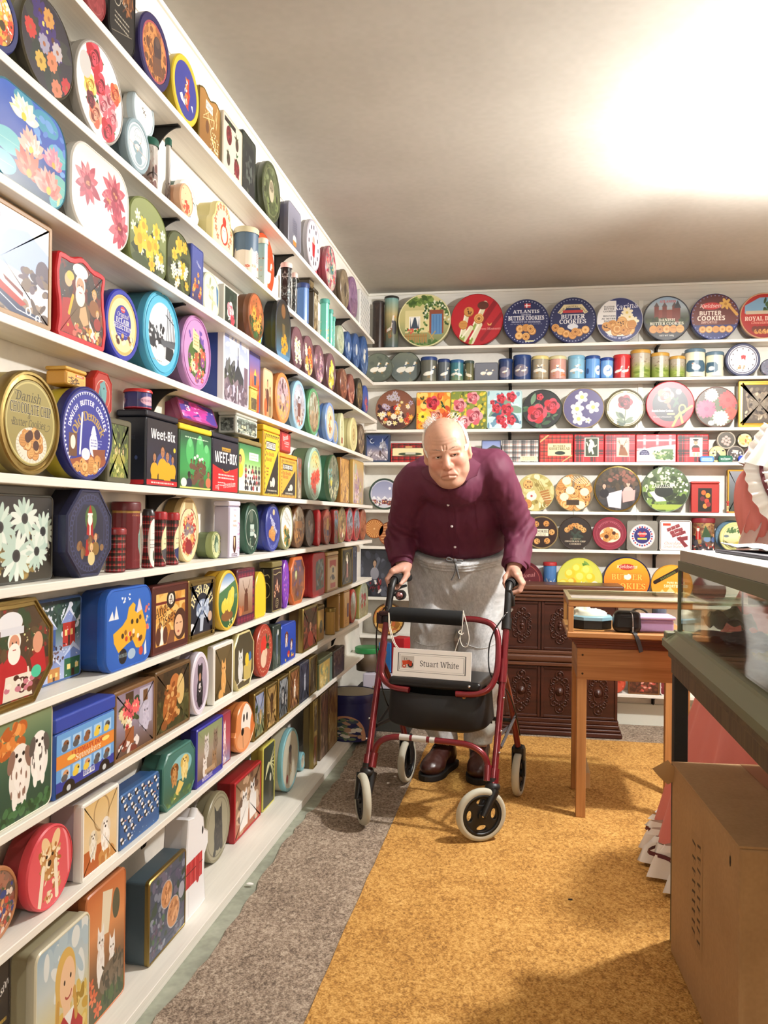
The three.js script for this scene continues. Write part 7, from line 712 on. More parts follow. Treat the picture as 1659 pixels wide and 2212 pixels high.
{ // dark carved cabinet against the back shelves
  const x0 = -0.315, x1 = 0.472, zf = -4.45, zb = -4.655, t = thing('carved_cabinet', 'dark carved wooden cabinet with four panelled bays', 'cabinet', [0, 0, 0]);
  mesh('carcass', uvMetres(span(x0, x1, 0.09, 0.72, zb, zf - 0.012, 0.003)), darkWood, t);
  mesh('plinth', uvMetres(merge([span(x0 - 0.022, x1 + 0.022, 0.006, 0.034, zb, zf + 0.03, 0.008), span(x0 - 0.016, x1 + 0.016, 0.034, 0.05, zb, zf + 0.022, 0.006), span(x0 - 0.008, x1 + 0.008, 0.05, 0.07, zb, zf + 0.012, 0.006), span(x0 - 0.004, x1 + 0.004, 0.07, 0.092, zb, zf + 0.006, 0.004)])), darkWood, t);
  mesh('mid_rail', uvMetres(merge([span(x0, x1, 0.364, 0.385, zb + 0.1, zf + 0.012, 0.005), span(x0, x1, 0.385, 0.425, zb + 0.1, zf + 0.02, 0.014), span(x0, x1, 0.425, 0.445, zb + 0.1, zf + 0.012, 0.005)])), ledgeWood, t);
  mesh('top_ledge', uvMetres(merge([span(x0 - 0.006, x1 + 0.006, 0.702, 0.722, zb, zf + 0.01, 0.004), span(x0 - 0.014, x1 + 0.014, 0.722, 0.738, zb, zf + 0.02, 0.005), span(x0 - 0.018, x1 + 0.018, 0.741, 0.757, zb, zf + 0.026, 0.005), span(x0 - 0.024, x1 + 0.024, 0.76, 0.79, zb, zf + 0.034, 0.008)])), ledgeWood, t);
  const w = (x1 - x0) / 4;
  function carving(h, tall) { // scrolls mirrored about the middle, with a boss
    const g = [], tube = (pts, r) => { for (const s of [-1, 1]) g.push(pipe(pts.map((p) => V(p[0] * s, p[1], 0.003)), r, 26, 7)); };
    const spiral = (cx, cy, r, a0, turns, dir) => { const o = []; for (let i = 0; i <= 14; i++) { const q = i / 14, a = a0 + dir * turns * TAU * q, k = r * (1 - 0.72 * q); o.push([cx + k * Math.cos(a), cy + k * Math.sin(a)]); } return o; };
    const H = h / 2;
    tube(spiral(0.028, H * 0.5, 0.018, -1.6, 1.2, 1), 0.0036); tube(spiral(0.028, -H * 0.5, 0.018, 1.6, 1.2, -1), 0.0036);
    tube(spiral(0.038, H * 0.12, 0.015, 1.7, 1.1, -1), 0.003); tube(spiral(0.038, -H * 0.12, 0.015, -1.7, 1.1, 1), 0.003);
    tube([[0.002, H * 0.92], [0.016, H * 0.86], [0.02, H * 0.72], [0.008, H * 0.62]], 0.0036); tube([[0.002, -H * 0.92], [0.016, -H * 0.86], [0.02, -H * 0.72], [0.008, -H * 0.62]], 0.0036);
    tube([[0.006, H * 0.4], [0.02, H * 0.28], [0.024, H * 0.02], [0.02, -H * 0.28], [0.006, -H * 0.4]], 0.003);
    const ball = (x, y, r) => { const b = new THREE.SphereGeometry(r, 10, 8); b.scale(1, 1, 0.6); b.translate(x, y, 0.003); g.push(b); };
    if (tall) { const l = lathe([[0.0005, 0.016], [0.006, 0.014], [0.008, 0.008], [0.014, 0.008], [0.018, 0.003], [0.022, 0]], 24); l.rotateX(Math.PI / 2); g.push(l); } else { ball(0, 0, 0.012); ball(0, 0.016, 0.008); ball(0, -0.016, 0.008); }
    for (const s of [-1, 1]) { ball(s * 0.012, H * 0.52, 0.006); ball(s * 0.012, -H * 0.52, 0.006); ball(s * 0.044, H * 0.32, 0.005); ball(s * 0.044, -H * 0.32, 0.005); } ball(0, H * 0.8, 0.009); ball(0, -H * 0.8, 0.009); ball(0, H * 0.58, 0.007); ball(0, -H * 0.58, 0.007);
    return merge(g);
  }
  const up = carving(0.2, false), low = carving(0.235, true);
  for (let i = 0; i < 4; i++) { const a = x0 + i * w, b = a + w;
    for (const [ya, yb, g] of [[0.447, 0.7, up], [0.094, 0.362, low]]) {
      const p = mesh('panel', uvMetres(span(a + 0.012, b - 0.012, ya + 0.012, yb - 0.012, zf - 0.013, zf - 0.008, 0.001)), darkWood, t);
      mesh('panel_frame', uvMetres(merge([span(a + 0.002, a + 0.016, ya, yb, zf - 0.012, zf, 0.003), span(b - 0.016, b - 0.002, ya, yb, zf - 0.012, zf, 0.003), span(a + 0.016, b - 0.016, yb - 0.014, yb, zf - 0.012, zf, 0.003), span(a + 0.016, b - 0.016, ya, ya + 0.014, zf - 0.012, zf, 0.003)])), darkWood, p);
      const c = mesh('carving', g, darkWood, p); c.position.set((a + b) / 2, (ya + yb) / 2, zf - 0.008);
    }
  }
}
{ // large glass display case at the right
  const x0 = 0.4, x1 = 1.12, za = -2.335, zc = -0.95, t = thing('display_case', 'large glass display case with white top and olive frame', 'display case', [0, 0, 0]);
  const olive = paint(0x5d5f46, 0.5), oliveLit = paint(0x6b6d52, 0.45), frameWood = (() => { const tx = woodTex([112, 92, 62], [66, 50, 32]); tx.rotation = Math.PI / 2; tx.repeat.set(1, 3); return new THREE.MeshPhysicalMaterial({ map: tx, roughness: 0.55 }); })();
  mesh('shade_toned_slab', span(x0 + 0.002, x1, 1.024, 1.0515, zc, za + 0.02, 0.001), paint(0x9c9284, 0.5), t); mesh('white_top', span(x0 + 0.002, x1, 1.0515, 1.053, zc, za + 0.02, 0), paint(0xf2f0ea, 0.4), t);  // shade of the slab sides is put into their taupe; thin white sheet on top
  mesh('top_frame', merge([span(x0, x0 + 0.016, 0.998, 1.024, zc, za, 0.002), span(x0 + 0.016, x1, 0.998, 1.024, za, za + 0.016, 0.002)]), olive, t);
  for (const [x, z] of [[x0, za], [x1 - 0.012, za]]) mesh('corner_post', span(x, x + 0.012, 0.836, 0.998, z, z + 0.012, 0.001), olive, t);
  const sl = new THREE.Shape(); sl.moveTo(0, 0); sl.lineTo(0.045, 0); sl.lineTo(0.045, 0.046); sl.lineTo(0.026, 0.046); sl.lineTo(0.022, 0.04); sl.lineTo(-0.006, 0.022); sl.lineTo(-0.006, 0.004); sl.closePath();
  const mould = (len) => new THREE.ExtrudeGeometry(sl, { depth: len, bevelEnabled: false });
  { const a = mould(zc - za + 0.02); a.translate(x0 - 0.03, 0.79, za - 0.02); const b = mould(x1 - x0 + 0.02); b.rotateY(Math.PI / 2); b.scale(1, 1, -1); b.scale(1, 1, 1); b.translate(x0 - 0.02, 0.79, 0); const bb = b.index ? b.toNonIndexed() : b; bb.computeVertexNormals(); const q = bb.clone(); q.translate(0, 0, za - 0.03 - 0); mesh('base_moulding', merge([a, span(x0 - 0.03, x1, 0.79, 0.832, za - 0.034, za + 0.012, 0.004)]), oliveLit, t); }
  mesh('floor_panel', span(x0 + 0.012, x1, 0.815, 0.832, za + 0.012, zc, 0), paint(0x6a6654, 0.6), t);
  mesh('apron', uvMetres(merge([span(x0 - 0.014, x0 + 0.02, 0.722, 0.776, zc, za - 0.004, 0.003), span(x0 + 0.02, x1, 0.722, 0.776, za - 0.004, za + 0.03, 0.003)])), frameWood, t);
  mesh('apron_lip', span(x0 - 0.022, x0 - 0.012, 0.766, 0.79, zc, za - 0.006, 0.002), frameWood, t);
  for (const [x, z] of [[x0 - 0.012, za + 0.0], [x1 - 0.05, za + 0.0], [x0 - 0.012, zc - 0.05], [x1 - 0.05, zc - 0.05]]) mesh('leg', span(x, x + 0.036, FLOOR, 0.722, z - 0.002, z + 0.034, 0.003), paint(0x151619, 0.5), t);
  mesh('glass_pane', span(x0 + 0.004, x0 + 0.008, 0.832, 0.998, za + 0.012, zc, 0), glassMat, t);
  mesh('glass_pane', span(x0 + 0.012, x1, 0.832, 0.998, za + 0.004, za + 0.008, 0), glassMat, t);
  mesh('glass_shelf', span(x0 + 0.02, x1 - 0.02, 0.925, 0.931, za + 0.02, za + 0.2, 0), new THREE.MeshPhysicalMaterial({ color: 0xdfe8dc, transmission: 1, thickness: 0, roughness: 0.05 }), t);
  mesh('seam_strip', span(0.56, 0.564, 0.832, 0.998, za + 0.0085, za + 0.013, 0), olive, t);
  const Y = 0.832;
  function sheet(name, label, cat, w, d, amp, k, colour, pos, turn, lift = 0.003, rough = 0.9) { // a soft sheet of cloth or paper with thickness
    const top = new THREE.PlaneGeometry(w, d, 24, 20); top.rotateX(-Math.PI / 2); const p = top.attributes.position; let lo = 1;
    for (let i = 0; i < p.count; i++) { const x = p.getX(i), z = p.getZ(i), q = (noise.noise(x * k + pos[0] * 9, 3.1, z * k + pos[2] * 7) + 0.5 * noise.noise(x * k * 2.3, 8.2, z * k * 2.3)); const y = Math.max(0, amp * (q + 0.55)); p.setY(i, y); p.setX(i, x * (1 + 0.12 * noise.noise(z * 12, 1, pos[0]))); lo = Math.min(lo, y); }
    for (let i = 0; i < p.count; i++) p.setY(i, p.getY(i) - lo + lift); const bot = top.clone(), bp = bot.attributes.position; for (let i = 0; i < bp.count; i++) bp.setY(i, bp.getY(i) - lift); const ix = bot.index.array; for (let i = 0; i < ix.length; i += 3) { const s = ix[i]; ix[i] = ix[i + 1]; ix[i + 1] = s; }
    top.computeVertexNormals(); bot.computeVertexNormals(); const o = mesh(name, merge([top, bot]), paint(colour, rough)); o.position.set(...pos); o.rotation.y = turn; o.userData = { label, category: cat }; return o;
  }
  sheet('folded_cloth', 'blue grey folded cloth in the glass display case', 'cloth', 0.16, 0.2, 0.02, 14, 0x5f6c78, [0.52, Y, -2.16], 0.3);
  sheet('plastic_wrap', 'crumpled pale green white wrapping in the glass case', 'wrapping', 0.11, 0.1, 0.045, 18, 0xb8c0b0, [0.5, Y + 0.028, -2.2], 0.1, 0.002, 0.4);
  sheet('yellow_cloth', 'crumpled yellow cloth in the glass case', 'cloth', 0.09, 0.08, 0.025, 24, 0xdcc65c, [0.53, Y, -1.86], 0.5);
  sheet('pink_cloth', 'dusky red folded cloth in the glass case', 'cloth', 0.2, 0.13, 0.022, 16, 0xa4545a, [0.72, Y, -1.8], 0.2);
  sheet('paper_sheets', 'loose grey papers lying in the glass case', 'paper', 0.22, 0.16, 0.012, 9, 0xb6b0a4, [0.74, Y, -2.02], 0.5, 0.002);
  { const o = mesh('price_card', box(0, 0.011, 0, 0.05, 0.022, 0.002, 0), paint(0xcfc6a4, 0.7)); o.position.set(0.55, 0.905, -2.12); o.rotation.x = -0.2; o.userData = { label: 'cream price card under the glass shelf', category: 'card' }; o.position.y = 0.931; }
  { // white cloth doll's gown and brown pot, at the right edge
    const g = new THREE.CylinderGeometry(0.03, 0.05, 0.15, 48, 12, false), p = g.attributes.position; for (let i = 0; i < p.count; i++) { const a = Math.atan2(p.getZ(i), p.getX(i)), f = 1 + 0.1 * Math.sin(a * 9 + p.getY(i) * 20); p.setX(i, p.getX(i) * f); p.setZ(i, p.getZ(i) * f); } g.computeVertexNormals(); g.translate(0, 0.075, 0);
    const o = mesh('white_gown', g, paint(0xd8d4cc, 0.9)); o.position.set(0.585, Y, -1.68); o.userData = { label: 'small white cloth gown standing in the glass case', category: 'cloth' };
    const v = lathe([[0.0005, 0], [0.028, 0], [0.03, 0.03], [0.05, 0.06], [0.062, 0.095], [0.05, 0.128], [0.022, 0.14], [0.02, 0.15], [0.0005, 0.15]], 40); const q = mesh('brown_pot', v, paint(0x8a5444, 0.5)); q.position.set(0.645, Y, -1.59); q.userData = { label: 'rounded brown pot at the right end of the glass case', category: 'pot' };
  }
  // things lying on the white top
  const folder = mesh('dark_folder', box(0, 0.004, 0, 0.26, 0.008, 0.5, 0.002), paint(0x1e2236, 0.45)); folder.position.set(0.6, 1.053, -1.92); folder.rotation.y = 0.05; folder.userData = { label: 'flat navy folder lying on the white case top', category: 'folder' };
  sheet('paper_sheets', 'white papers spread over the navy folder', 'paper', 0.24, 0.46, 0.014, 7, 0xeceae6, [0.62, 1.0615, -1.96], 0.12, 0.002);
  sheet('white_cloth', 'white crumpled cloth at the back of the case top', 'cloth', 0.2, 0.18, 0.05, 11, 0xeeeae4, [0.93, 1.053, -2.16], 0.3);
  { const o = thing('photo_frame', 'black photo frame standing on the white case top', 'frame', [0.712, 1.053, -2.24], -0.5); mesh('frame', merge([span(-0.06, -0.046, 0, 0.09, -0.008, 0.004, 0.002), span(0.046, 0.06, 0, 0.09, -0.008, 0.004, 0.002), span(-0.046, 0.046, 0.076, 0.09, -0.008, 0.004, 0.002), span(-0.046, 0.046, 0, 0.014, -0.008, 0.004, 0.002)]), blackPlastic, o); mesh('picture', span(-0.046, 0.046, 0.014, 0.076, -0.006, -0.002, 0), paint(0x9a988e, 0.4), o); }
}
{ // cardboard box under the display case
  const tex = texture(256, (u, v, o) => { const n = 0.5 * vnoise(u * 5, v * 5, 8) + 0.15 * vnoise(u * 120, v * 8, 128) + 0.35 * vnoise(u * 90, v * 90, 128); mixc([160, 124, 84], [182, 146, 102], n, o); }, true); tex.repeat.set(2, 2);
  const card = new THREE.MeshStandardMaterial({ map: tex, roughness: 0.85 }), LEN = 0.565, W = 0.4, H = 0.5, t = thing('cardboard_box', 'large worn cardboard box under the display case', 'box', [0.595, FLOOR, -2.0], 0.058);
  mesh('carton', uvMetres(box(0, H / 2 - 0.006, 0, W, H - 0.012, LEN, 0.006)), card, t);
  mesh('flap', uvMetres(span(-W / 2 - 0.002, 0.02, H - 0.012, H - 0.007, -LEN / 2, LEN / 2, 0.001)), card, t);
  mesh('flap', uvMetres(span(0.022, W / 2 + 0.002, H - 0.012, H - 0.008, -LEN / 2, LEN / 2, 0.001)), card, t);
  mesh('tape', merge([span(-0.03, 0.07, H - 0.0068, H - 0.0062, -LEN / 2, LEN / 2, 0), span(-0.03, 0.07, H - 0.07, H - 0.008, LEN / 2, LEN / 2 + 0.0006, 0)]), paint(0x8a6a44, 0.35), t);
  { const g = new THREE.PlaneGeometry(0.05, 0.06, 6, 6), p = g.attributes.position; for (let i = 0; i < p.count; i++) { const y = p.getY(i); p.setZ(i, 0.012 * Math.sin((y + 0.03) * 30)); } g.computeVertexNormals(); g.rotateY(-0.4); g.rotateZ(0.7); g.translate(-W / 2 - 0.012, H - 0.03, -LEN / 2 + 0.01); mesh('torn_corner', g, paint(0xb08c5e, 0.9), t); }
  mesh('torn_hole', (() => { const g = new THREE.CircleGeometry(0.008, 7); g.scale(0.6, 1.5, 1); g.rotateY(-Math.PI / 2); g.translate(-W / 2 - 0.0006, H - 0.06, LEN / 2 - 0.06); return g; })(), paint(0x1e150c, 0.9), t);
  const q = tile(280, 120, () => { bg('#a8845a'); for (let r = 0; r < 2; r++) { let x = 6 + r * 4; while (x < 92 - r * 26 * (r ? 0 : 1)) { const w = rr(5, 9); L('#4a3826', 2.2, x, 18 + r * 44, x + rr(-1, 2), 44 + r * 44); L('#4a3826', 2, x, 20 + r * 44, x + w * 0.6, 22 + r * 44); if (rnd() < 0.6) L('#4a3826', 2, x, 32 + r * 44, x + w * 0.55, 33 + r * 44); x += w + 3; } } }, 9001);
  const g = new THREE.PlaneGeometry(0.27, 0.1); const uv = g.attributes.uv; for (let i = 0; i < uv.count; i++) uv.setXY(i, q.u0 + (q.u1 - q.u0) * uv.getX(i), q.v0 + (q.v1 - q.v0) * uv.getY(i)); g.rotateZ(-Math.PI / 2); g.rotateY(-Math.PI / 2); g.translate(-W / 2 - 0.0005, 0.26, -0.03); const pm = mesh('faded_print', g, new THREE.MeshStandardMaterial({ map: q.mat.map, roughness: 0.85 }), t); pm.userData.label = 'two faded lines of stencilled print';
}
{ // stack of tins and boxes in the corner
  const o = thing('drum_tin', 'tall navy drum tin with printed arch in the corner', 'tin', [-0.86, 0.03, -4.12]); const r = 0.125;
  const p = tile(240, 220, () => { bg('#1c2058', '#181b4c'); L('#d0a078', 4, 10, 96, 12, 50); C('#c08a6a', 5, 8, 96, 4, 20, 44, 20, 44, 96); sp(['#d8d0c0', '#6a7a5a', '#b08a70', '#3a4a5a'], 60, 5, 12, 46, 40, 94); T('', 0, 0, 1, '#fff'); ln('#4a4e80', 60, 80, 66, 2, 8); }, 9002);
  const g = new THREE.CylinderGeometry(r, r, 0.2, 48, 1, true); g.translate(0, 0.1, 0); const uv = g.attributes.uv; for (let i = 0; i < uv.count; i++) { let s = ((uv.getX(i) + 0.35) % 1) * 1.6 - 0.3; s = Math.min(1, Math.max(0, s)); uv.setXY(i, p.u0 + (p.u1 - p.u0) * s, p.v0 + (p.v1 - p.v0) * uv.getY(i)); }
  mesh('body', g, p.mat, o); mesh('lid', lathe([[r + 0.002, 0.185], [r + 0.004, 0.2], [r + 0.004, 0.222], [r - 0.001, 0.226], [r - 0.006, 0.222], [0.0005, 0.221]], 48), paint('#1c2058', 0.36), o); mesh('lid_print', (() => { const c = new THREE.CircleGeometry(r - 0.008, 40); c.rotateX(-Math.PI / 2); c.translate(0, 0.2235, 0); return c; })(), paint('#a8a088', 0.4), o.children[1]);
}
{
  const bx = (name, label, w, h, d, c1, c2, pos, turn, side) => { const o = thing(name, label, 'box', pos, turn); mesh('body', box(0, h / 2, 0, w, h - 0.002, d, 0.004), paint(c1, 0.45), o); mesh('end_panel', box(w / 2, h / 2, 0, 0.003, h - 0.01, d - 0.008, 0.001), paint(c2, 0.45), o); return o; };
  // low table of stacked goods beyond the drum, standing on the floor in the corner
  bx('grey_crate', 'dark grey crate in the corner behind the rollator', 0.3, 0.22, 0.2, '#3a3a36', '#2c2c2a', [-0.74, 0.006, -4.42], 0);
  bx('white_box', 'white and red cardboard box on the grey crate', 0.24, 0.075, 0.18, '#dcd6e4', '#c8442c', [-0.72, 0.227, -4.42], -0.1);
  bx('red_box', 'upright red box with white print in the corner', 0.075, 0.19, 0.09, '#b01e28', '#c02a32', [-0.655, 0.303, -4.42], -0.3);
  bx('blue_box', 'upright blue and cream biscuit box in the corner', 0.07, 0.16, 0.06, '#2c6cac', '#2c6cac', [-0.735, 0.303, -4.42], -0.2);
  const o = thing('green_tub', 'tub tin with green lid and photo print in the corner', 'tin', [-0.855, 0.418, -4.5]); mesh('body', lathe([[0.0005, 0], [0.062, 0], [0.068, 0.1], [0.0005, 0.1]], 36), (() => { const q = tile(120, 80, () => { ph(['#5a4a3a', '#3c3428', '#8a7458'], ['#4a3a2c', '#2c241c', '#a08a68']); }, 9003); const m = q.mat; return paint('#5c4c38', 0.5); })(), o); mesh('lid', lathe([[0.07, 0.095], [0.072, 0.1], [0.072, 0.12], [0.068, 0.124], [0.0005, 0.124]], 36), paint('#1f7a3c', 0.42), o); o.position.y = 0.306; o.position.z = -4.44; o.position.x = -0.84;
}
// ---------- mannequin in a pink dress ----------
{
  const cx = 0.86, cz = -2.8, t = thing('mannequin', 'mannequin in a long pink dress with white lace, arm raised', 'mannequin', [cx, FLOOR, cz]);
  const pink = new THREE.MeshPhysicalMaterial({ color: 0xe0837c, roughness: 0.75, sheen: 0.4, sheenColor: new THREE.Color(0xffc8c0), side: THREE.DoubleSide }), white = new THREE.MeshStandardMaterial({ color: 0xf2ece6, roughness: 0.85, side: THREE.DoubleSide }), ribbon = paint(0x5c1a22, 0.5), skin = paint(0xf0ece4, 0.5);
  const ring = (y, r, amp, k, ph, sx = 1, sz = 1) => (a) => { const q = r * (1 + amp * Math.sin(a * k + ph) + amp * 0.5 * Math.sin(a * (k * 2 + 1) + 2)); return V(q * Math.cos(a) * sx, y, q * Math.sin(a) * sz); };
  function skinOf(rings, n = 120) { const pos = [], idx = []; rings.forEach((f) => { for (let i = 0; i <= n; i++) { const p = f(i / n * TAU); pos.push(p.x, p.y, p.z); } }); for (let k = 0; k + 1 < rings.length; k++) for (let i = 0; i < n; i++) { const a = k * (n + 1) + i; idx.push(a, a + n + 1, a + 1, a + 1, a + n + 1, a + n + 2); } const g = new THREE.BufferGeometry(); g.setAttribute('position', new THREE.Float32BufferAttribute(pos, 3)); g.setAttribute('uv', new THREE.Float32BufferAttribute(new Float32Array(pos.length / 3 * 2), 2)); g.setIndex(idx); g.computeVertexNormals(); return g; }
  const skirt = []; for (let i = 0; i <= 14; i++) { const q = i / 14, y = 0.98 - 0.87 * q, r = 0.13 + 0.29 * Math.pow(q, 0.72); skirt.push(ring(y, r, 0.012 + 0.035 * q, 13, 0.3)); }
  const sk = mesh('skirt', skinOf(skirt, 160), pink, t);
  mesh('hem_frill', skinOf([ring(0.108, 0.425, 0.045, 13, 0.3), ring(0.06, 0.437, 0.06, 26, 0.3), ring(0.012, 0.45, 0.07, 26, 0.4)], 220), white, sk);
  mesh('lace_edge', skinOf([ring(0.124, 0.425, 0.05, 40, 0.3), ring(0.105, 0.435, 0.06, 40, 0.3)], 260), white, sk);
  mesh('ribbon', skinOf([ring(0.084, 0.443, 0.05, 13, 0.3), ring(0.072, 0.447, 0.05, 13, 0.3)], 160), ribbon, sk);
  const bod = []; for (const [y, rx, rz] of [[0.97, 0.13, 0.1], [1.02, 0.128, 0.1], [1.1, 0.15, 0.115], [1.2, 0.175, 0.13], [1.3, 0.18, 0.12], [1.37, 0.165, 0.1], [1.42, 0.1, 0.075], [1.45, 0.055, 0.055]]) bod.push(ring(y, 1, 0.012, 9, y * 9, rx, rz));
  mesh('bodice', skinOf(bod), pink, t);
  // lace ruffle with a dark ribbon running down the bodice front
  { const c = new THREE.CatmullRomCurve3([V(-0.1, 1.4, 0.07), V(-0.155, 1.3, 0.1), V(-0.14, 1.2, 0.135), V(-0.06, 1.1, 0.13), V(-0.02, 1.02, 0.115)]), band = (off, wid, amp, k) => { const pos = [], idx = [], N = 110; for (let i = 0; i <= N; i++) { const p = c.getPoint(i / N), d = c.getTangent(i / N), n = V(d.y, -d.x, 0).normalize(); for (const s of [0, 0.5, 1]) { const w = off + wid * (s - 0.5); pos.push(p.x + n.x * w, p.y + n.y * w, p.z + 0.012 + amp * Math.sin(i * k) * s); } } for (let i = 0; i < N; i++) for (let s = 0; s < 2; s++) { const a = i * 3 + s; idx.push(a, a + 3, a + 1, a + 1, a + 3, a + 4); } const g = new THREE.BufferGeometry(); g.setAttribute('position', new THREE.Float32BufferAttribute(pos, 3)); g.setAttribute('uv', new THREE.Float32BufferAttribute(new Float32Array(pos.length / 3 * 2), 2)); g.setIndex(idx); g.computeVertexNormals(); return g; };
    mesh('lace_ruffle', merge([band(-0.02, 0.05, 0.012, 0.9), band(0.03, 0.045, 0.012, 0.9)]), white, t); mesh('bodice_ribbon', (() => { const g = band(0.006, 0.012, 0, 1); g.translate(0, 0, 0.008); return g; })(), ribbon, t); }
  // puffed sleeve, gauze, and the raised arm with its lace cuff
  { const g = new THREE.SphereGeometry(0.085, 40, 28), p = g.attributes.position; for (let i = 0; i < p.count; i++) { const x = p.getX(i), y = p.getY(i), z = p.getZ(i), a = Math.atan2(z, x), f = 1 + 0.06 * Math.sin(a * 11) + 0.1 * noise.noise(x * 14, y * 14, z * 14); p.setXYZ(i, x * f * 0.75, y * f * 1.5, z * f * 0.8); } g.computeVertexNormals(); g.translate(-0.15, 1.17, 0.02); mesh('sleeve', g, pink, t); }
  { const pos = [], idx = [], N = 30, M = 18; for (let j = 0; j <= M; j++) for (let i = 0; i <= N; i++) { const u = i / N, v = j / M, top = V(-0.1 + 0.16 * u, 1.46, 0.05), bot = V(-0.225 + 0.14 * u, 1.02 + 0.05 * u, 0.07); const w = 0.014 * Math.sin(u * 17 + v * 3); pos.push(top.x + (bot.x - top.x) * v + w * 0.4, top.y + (bot.y - top.y) * v, top.z + (bot.z - top.z) * v + w); } for (let j = 0; j < M; j++) for (let i = 0; i < N; i++) { const a = j * (N + 1) + i; idx.push(a, a + 1, a + N + 1, a + 1, a + N + 2, a + N + 1); } const g = new THREE.BufferGeometry(); g.setAttribute('position', new THREE.Float32BufferAttribute(pos, 3)); g.setAttribute('uv', new THREE.Float32BufferAttribute(new Float32Array(pos.length / 3 * 2), 2)); g.setIndex(idx); g.computeVertexNormals();
    mesh('gauze_shawl', g, new THREE.MeshPhysicalMaterial({ color: 0xf4e4de, roughness: 1, transmission: 0.5, thickness: 0, side: THREE.DoubleSide }), t); }
  { // white wide cuff falling from the raised arm, seen as a pointed cloth
    const c0 = V(-0.06, 1.46, 0.09), f = []; const g = new THREE.CylinderGeometry(0.035, 0.085, 0.19, 48, 8, true), p = g.attributes.position; for (let i = 0; i < p.count; i++) { const a = Math.atan2(p.getZ(i), p.getX(i)), q = 0.5 - p.getY(i) / 0.19, s = 1 + 0.1 * q * Math.sin(a * 10); p.setX(i, p.getX(i) * s); p.setZ(i, p.getZ(i) * s); } g.computeVertexNormals(); g.rotateZ(-0.35); g.translate(-0.1, 1.36, 0.09); mesh('lace_cuff', g, white, t); }
}
// ---------- smooth bodies: a signed distance field meshed on a grid (surface nets) ----------
const smin = (a, b, k) => { const h = Math.max(k - Math.abs(a - b), 0) / k; return Math.min(a, b) - h * h * k * 0.25; };
const smax = (a, b, k) => -smin(-a, -b, k);
function cap(p, a, b, ra, rb) { // tapered capsule
  const bx = b[0] - a[0], by = b[1] - a[1], bz = b[2] - a[2], px = p[0] - a[0], py = p[1] - a[1], pz = p[2] - a[2], h = Math.max(0, Math.min(1, (px * bx + py * by + pz * bz) / (bx * bx + by * by + bz * bz)));
  return Math.hypot(px - bx * h, py - by * h, pz - bz * h) - (ra + (rb - ra) * h);
}
function ell(p, c, r) { const x = (p[0] - c[0]) / r[0], y = (p[1] - c[1]) / r[1], z = (p[2] - c[2]) / r[2], k = Math.hypot(x, y, z), q = Math.hypot(x / r[0], y / r[1], z / r[2]); return q < 1e-9 ? -Math.min(...r) : k * (k - 1) / q; }
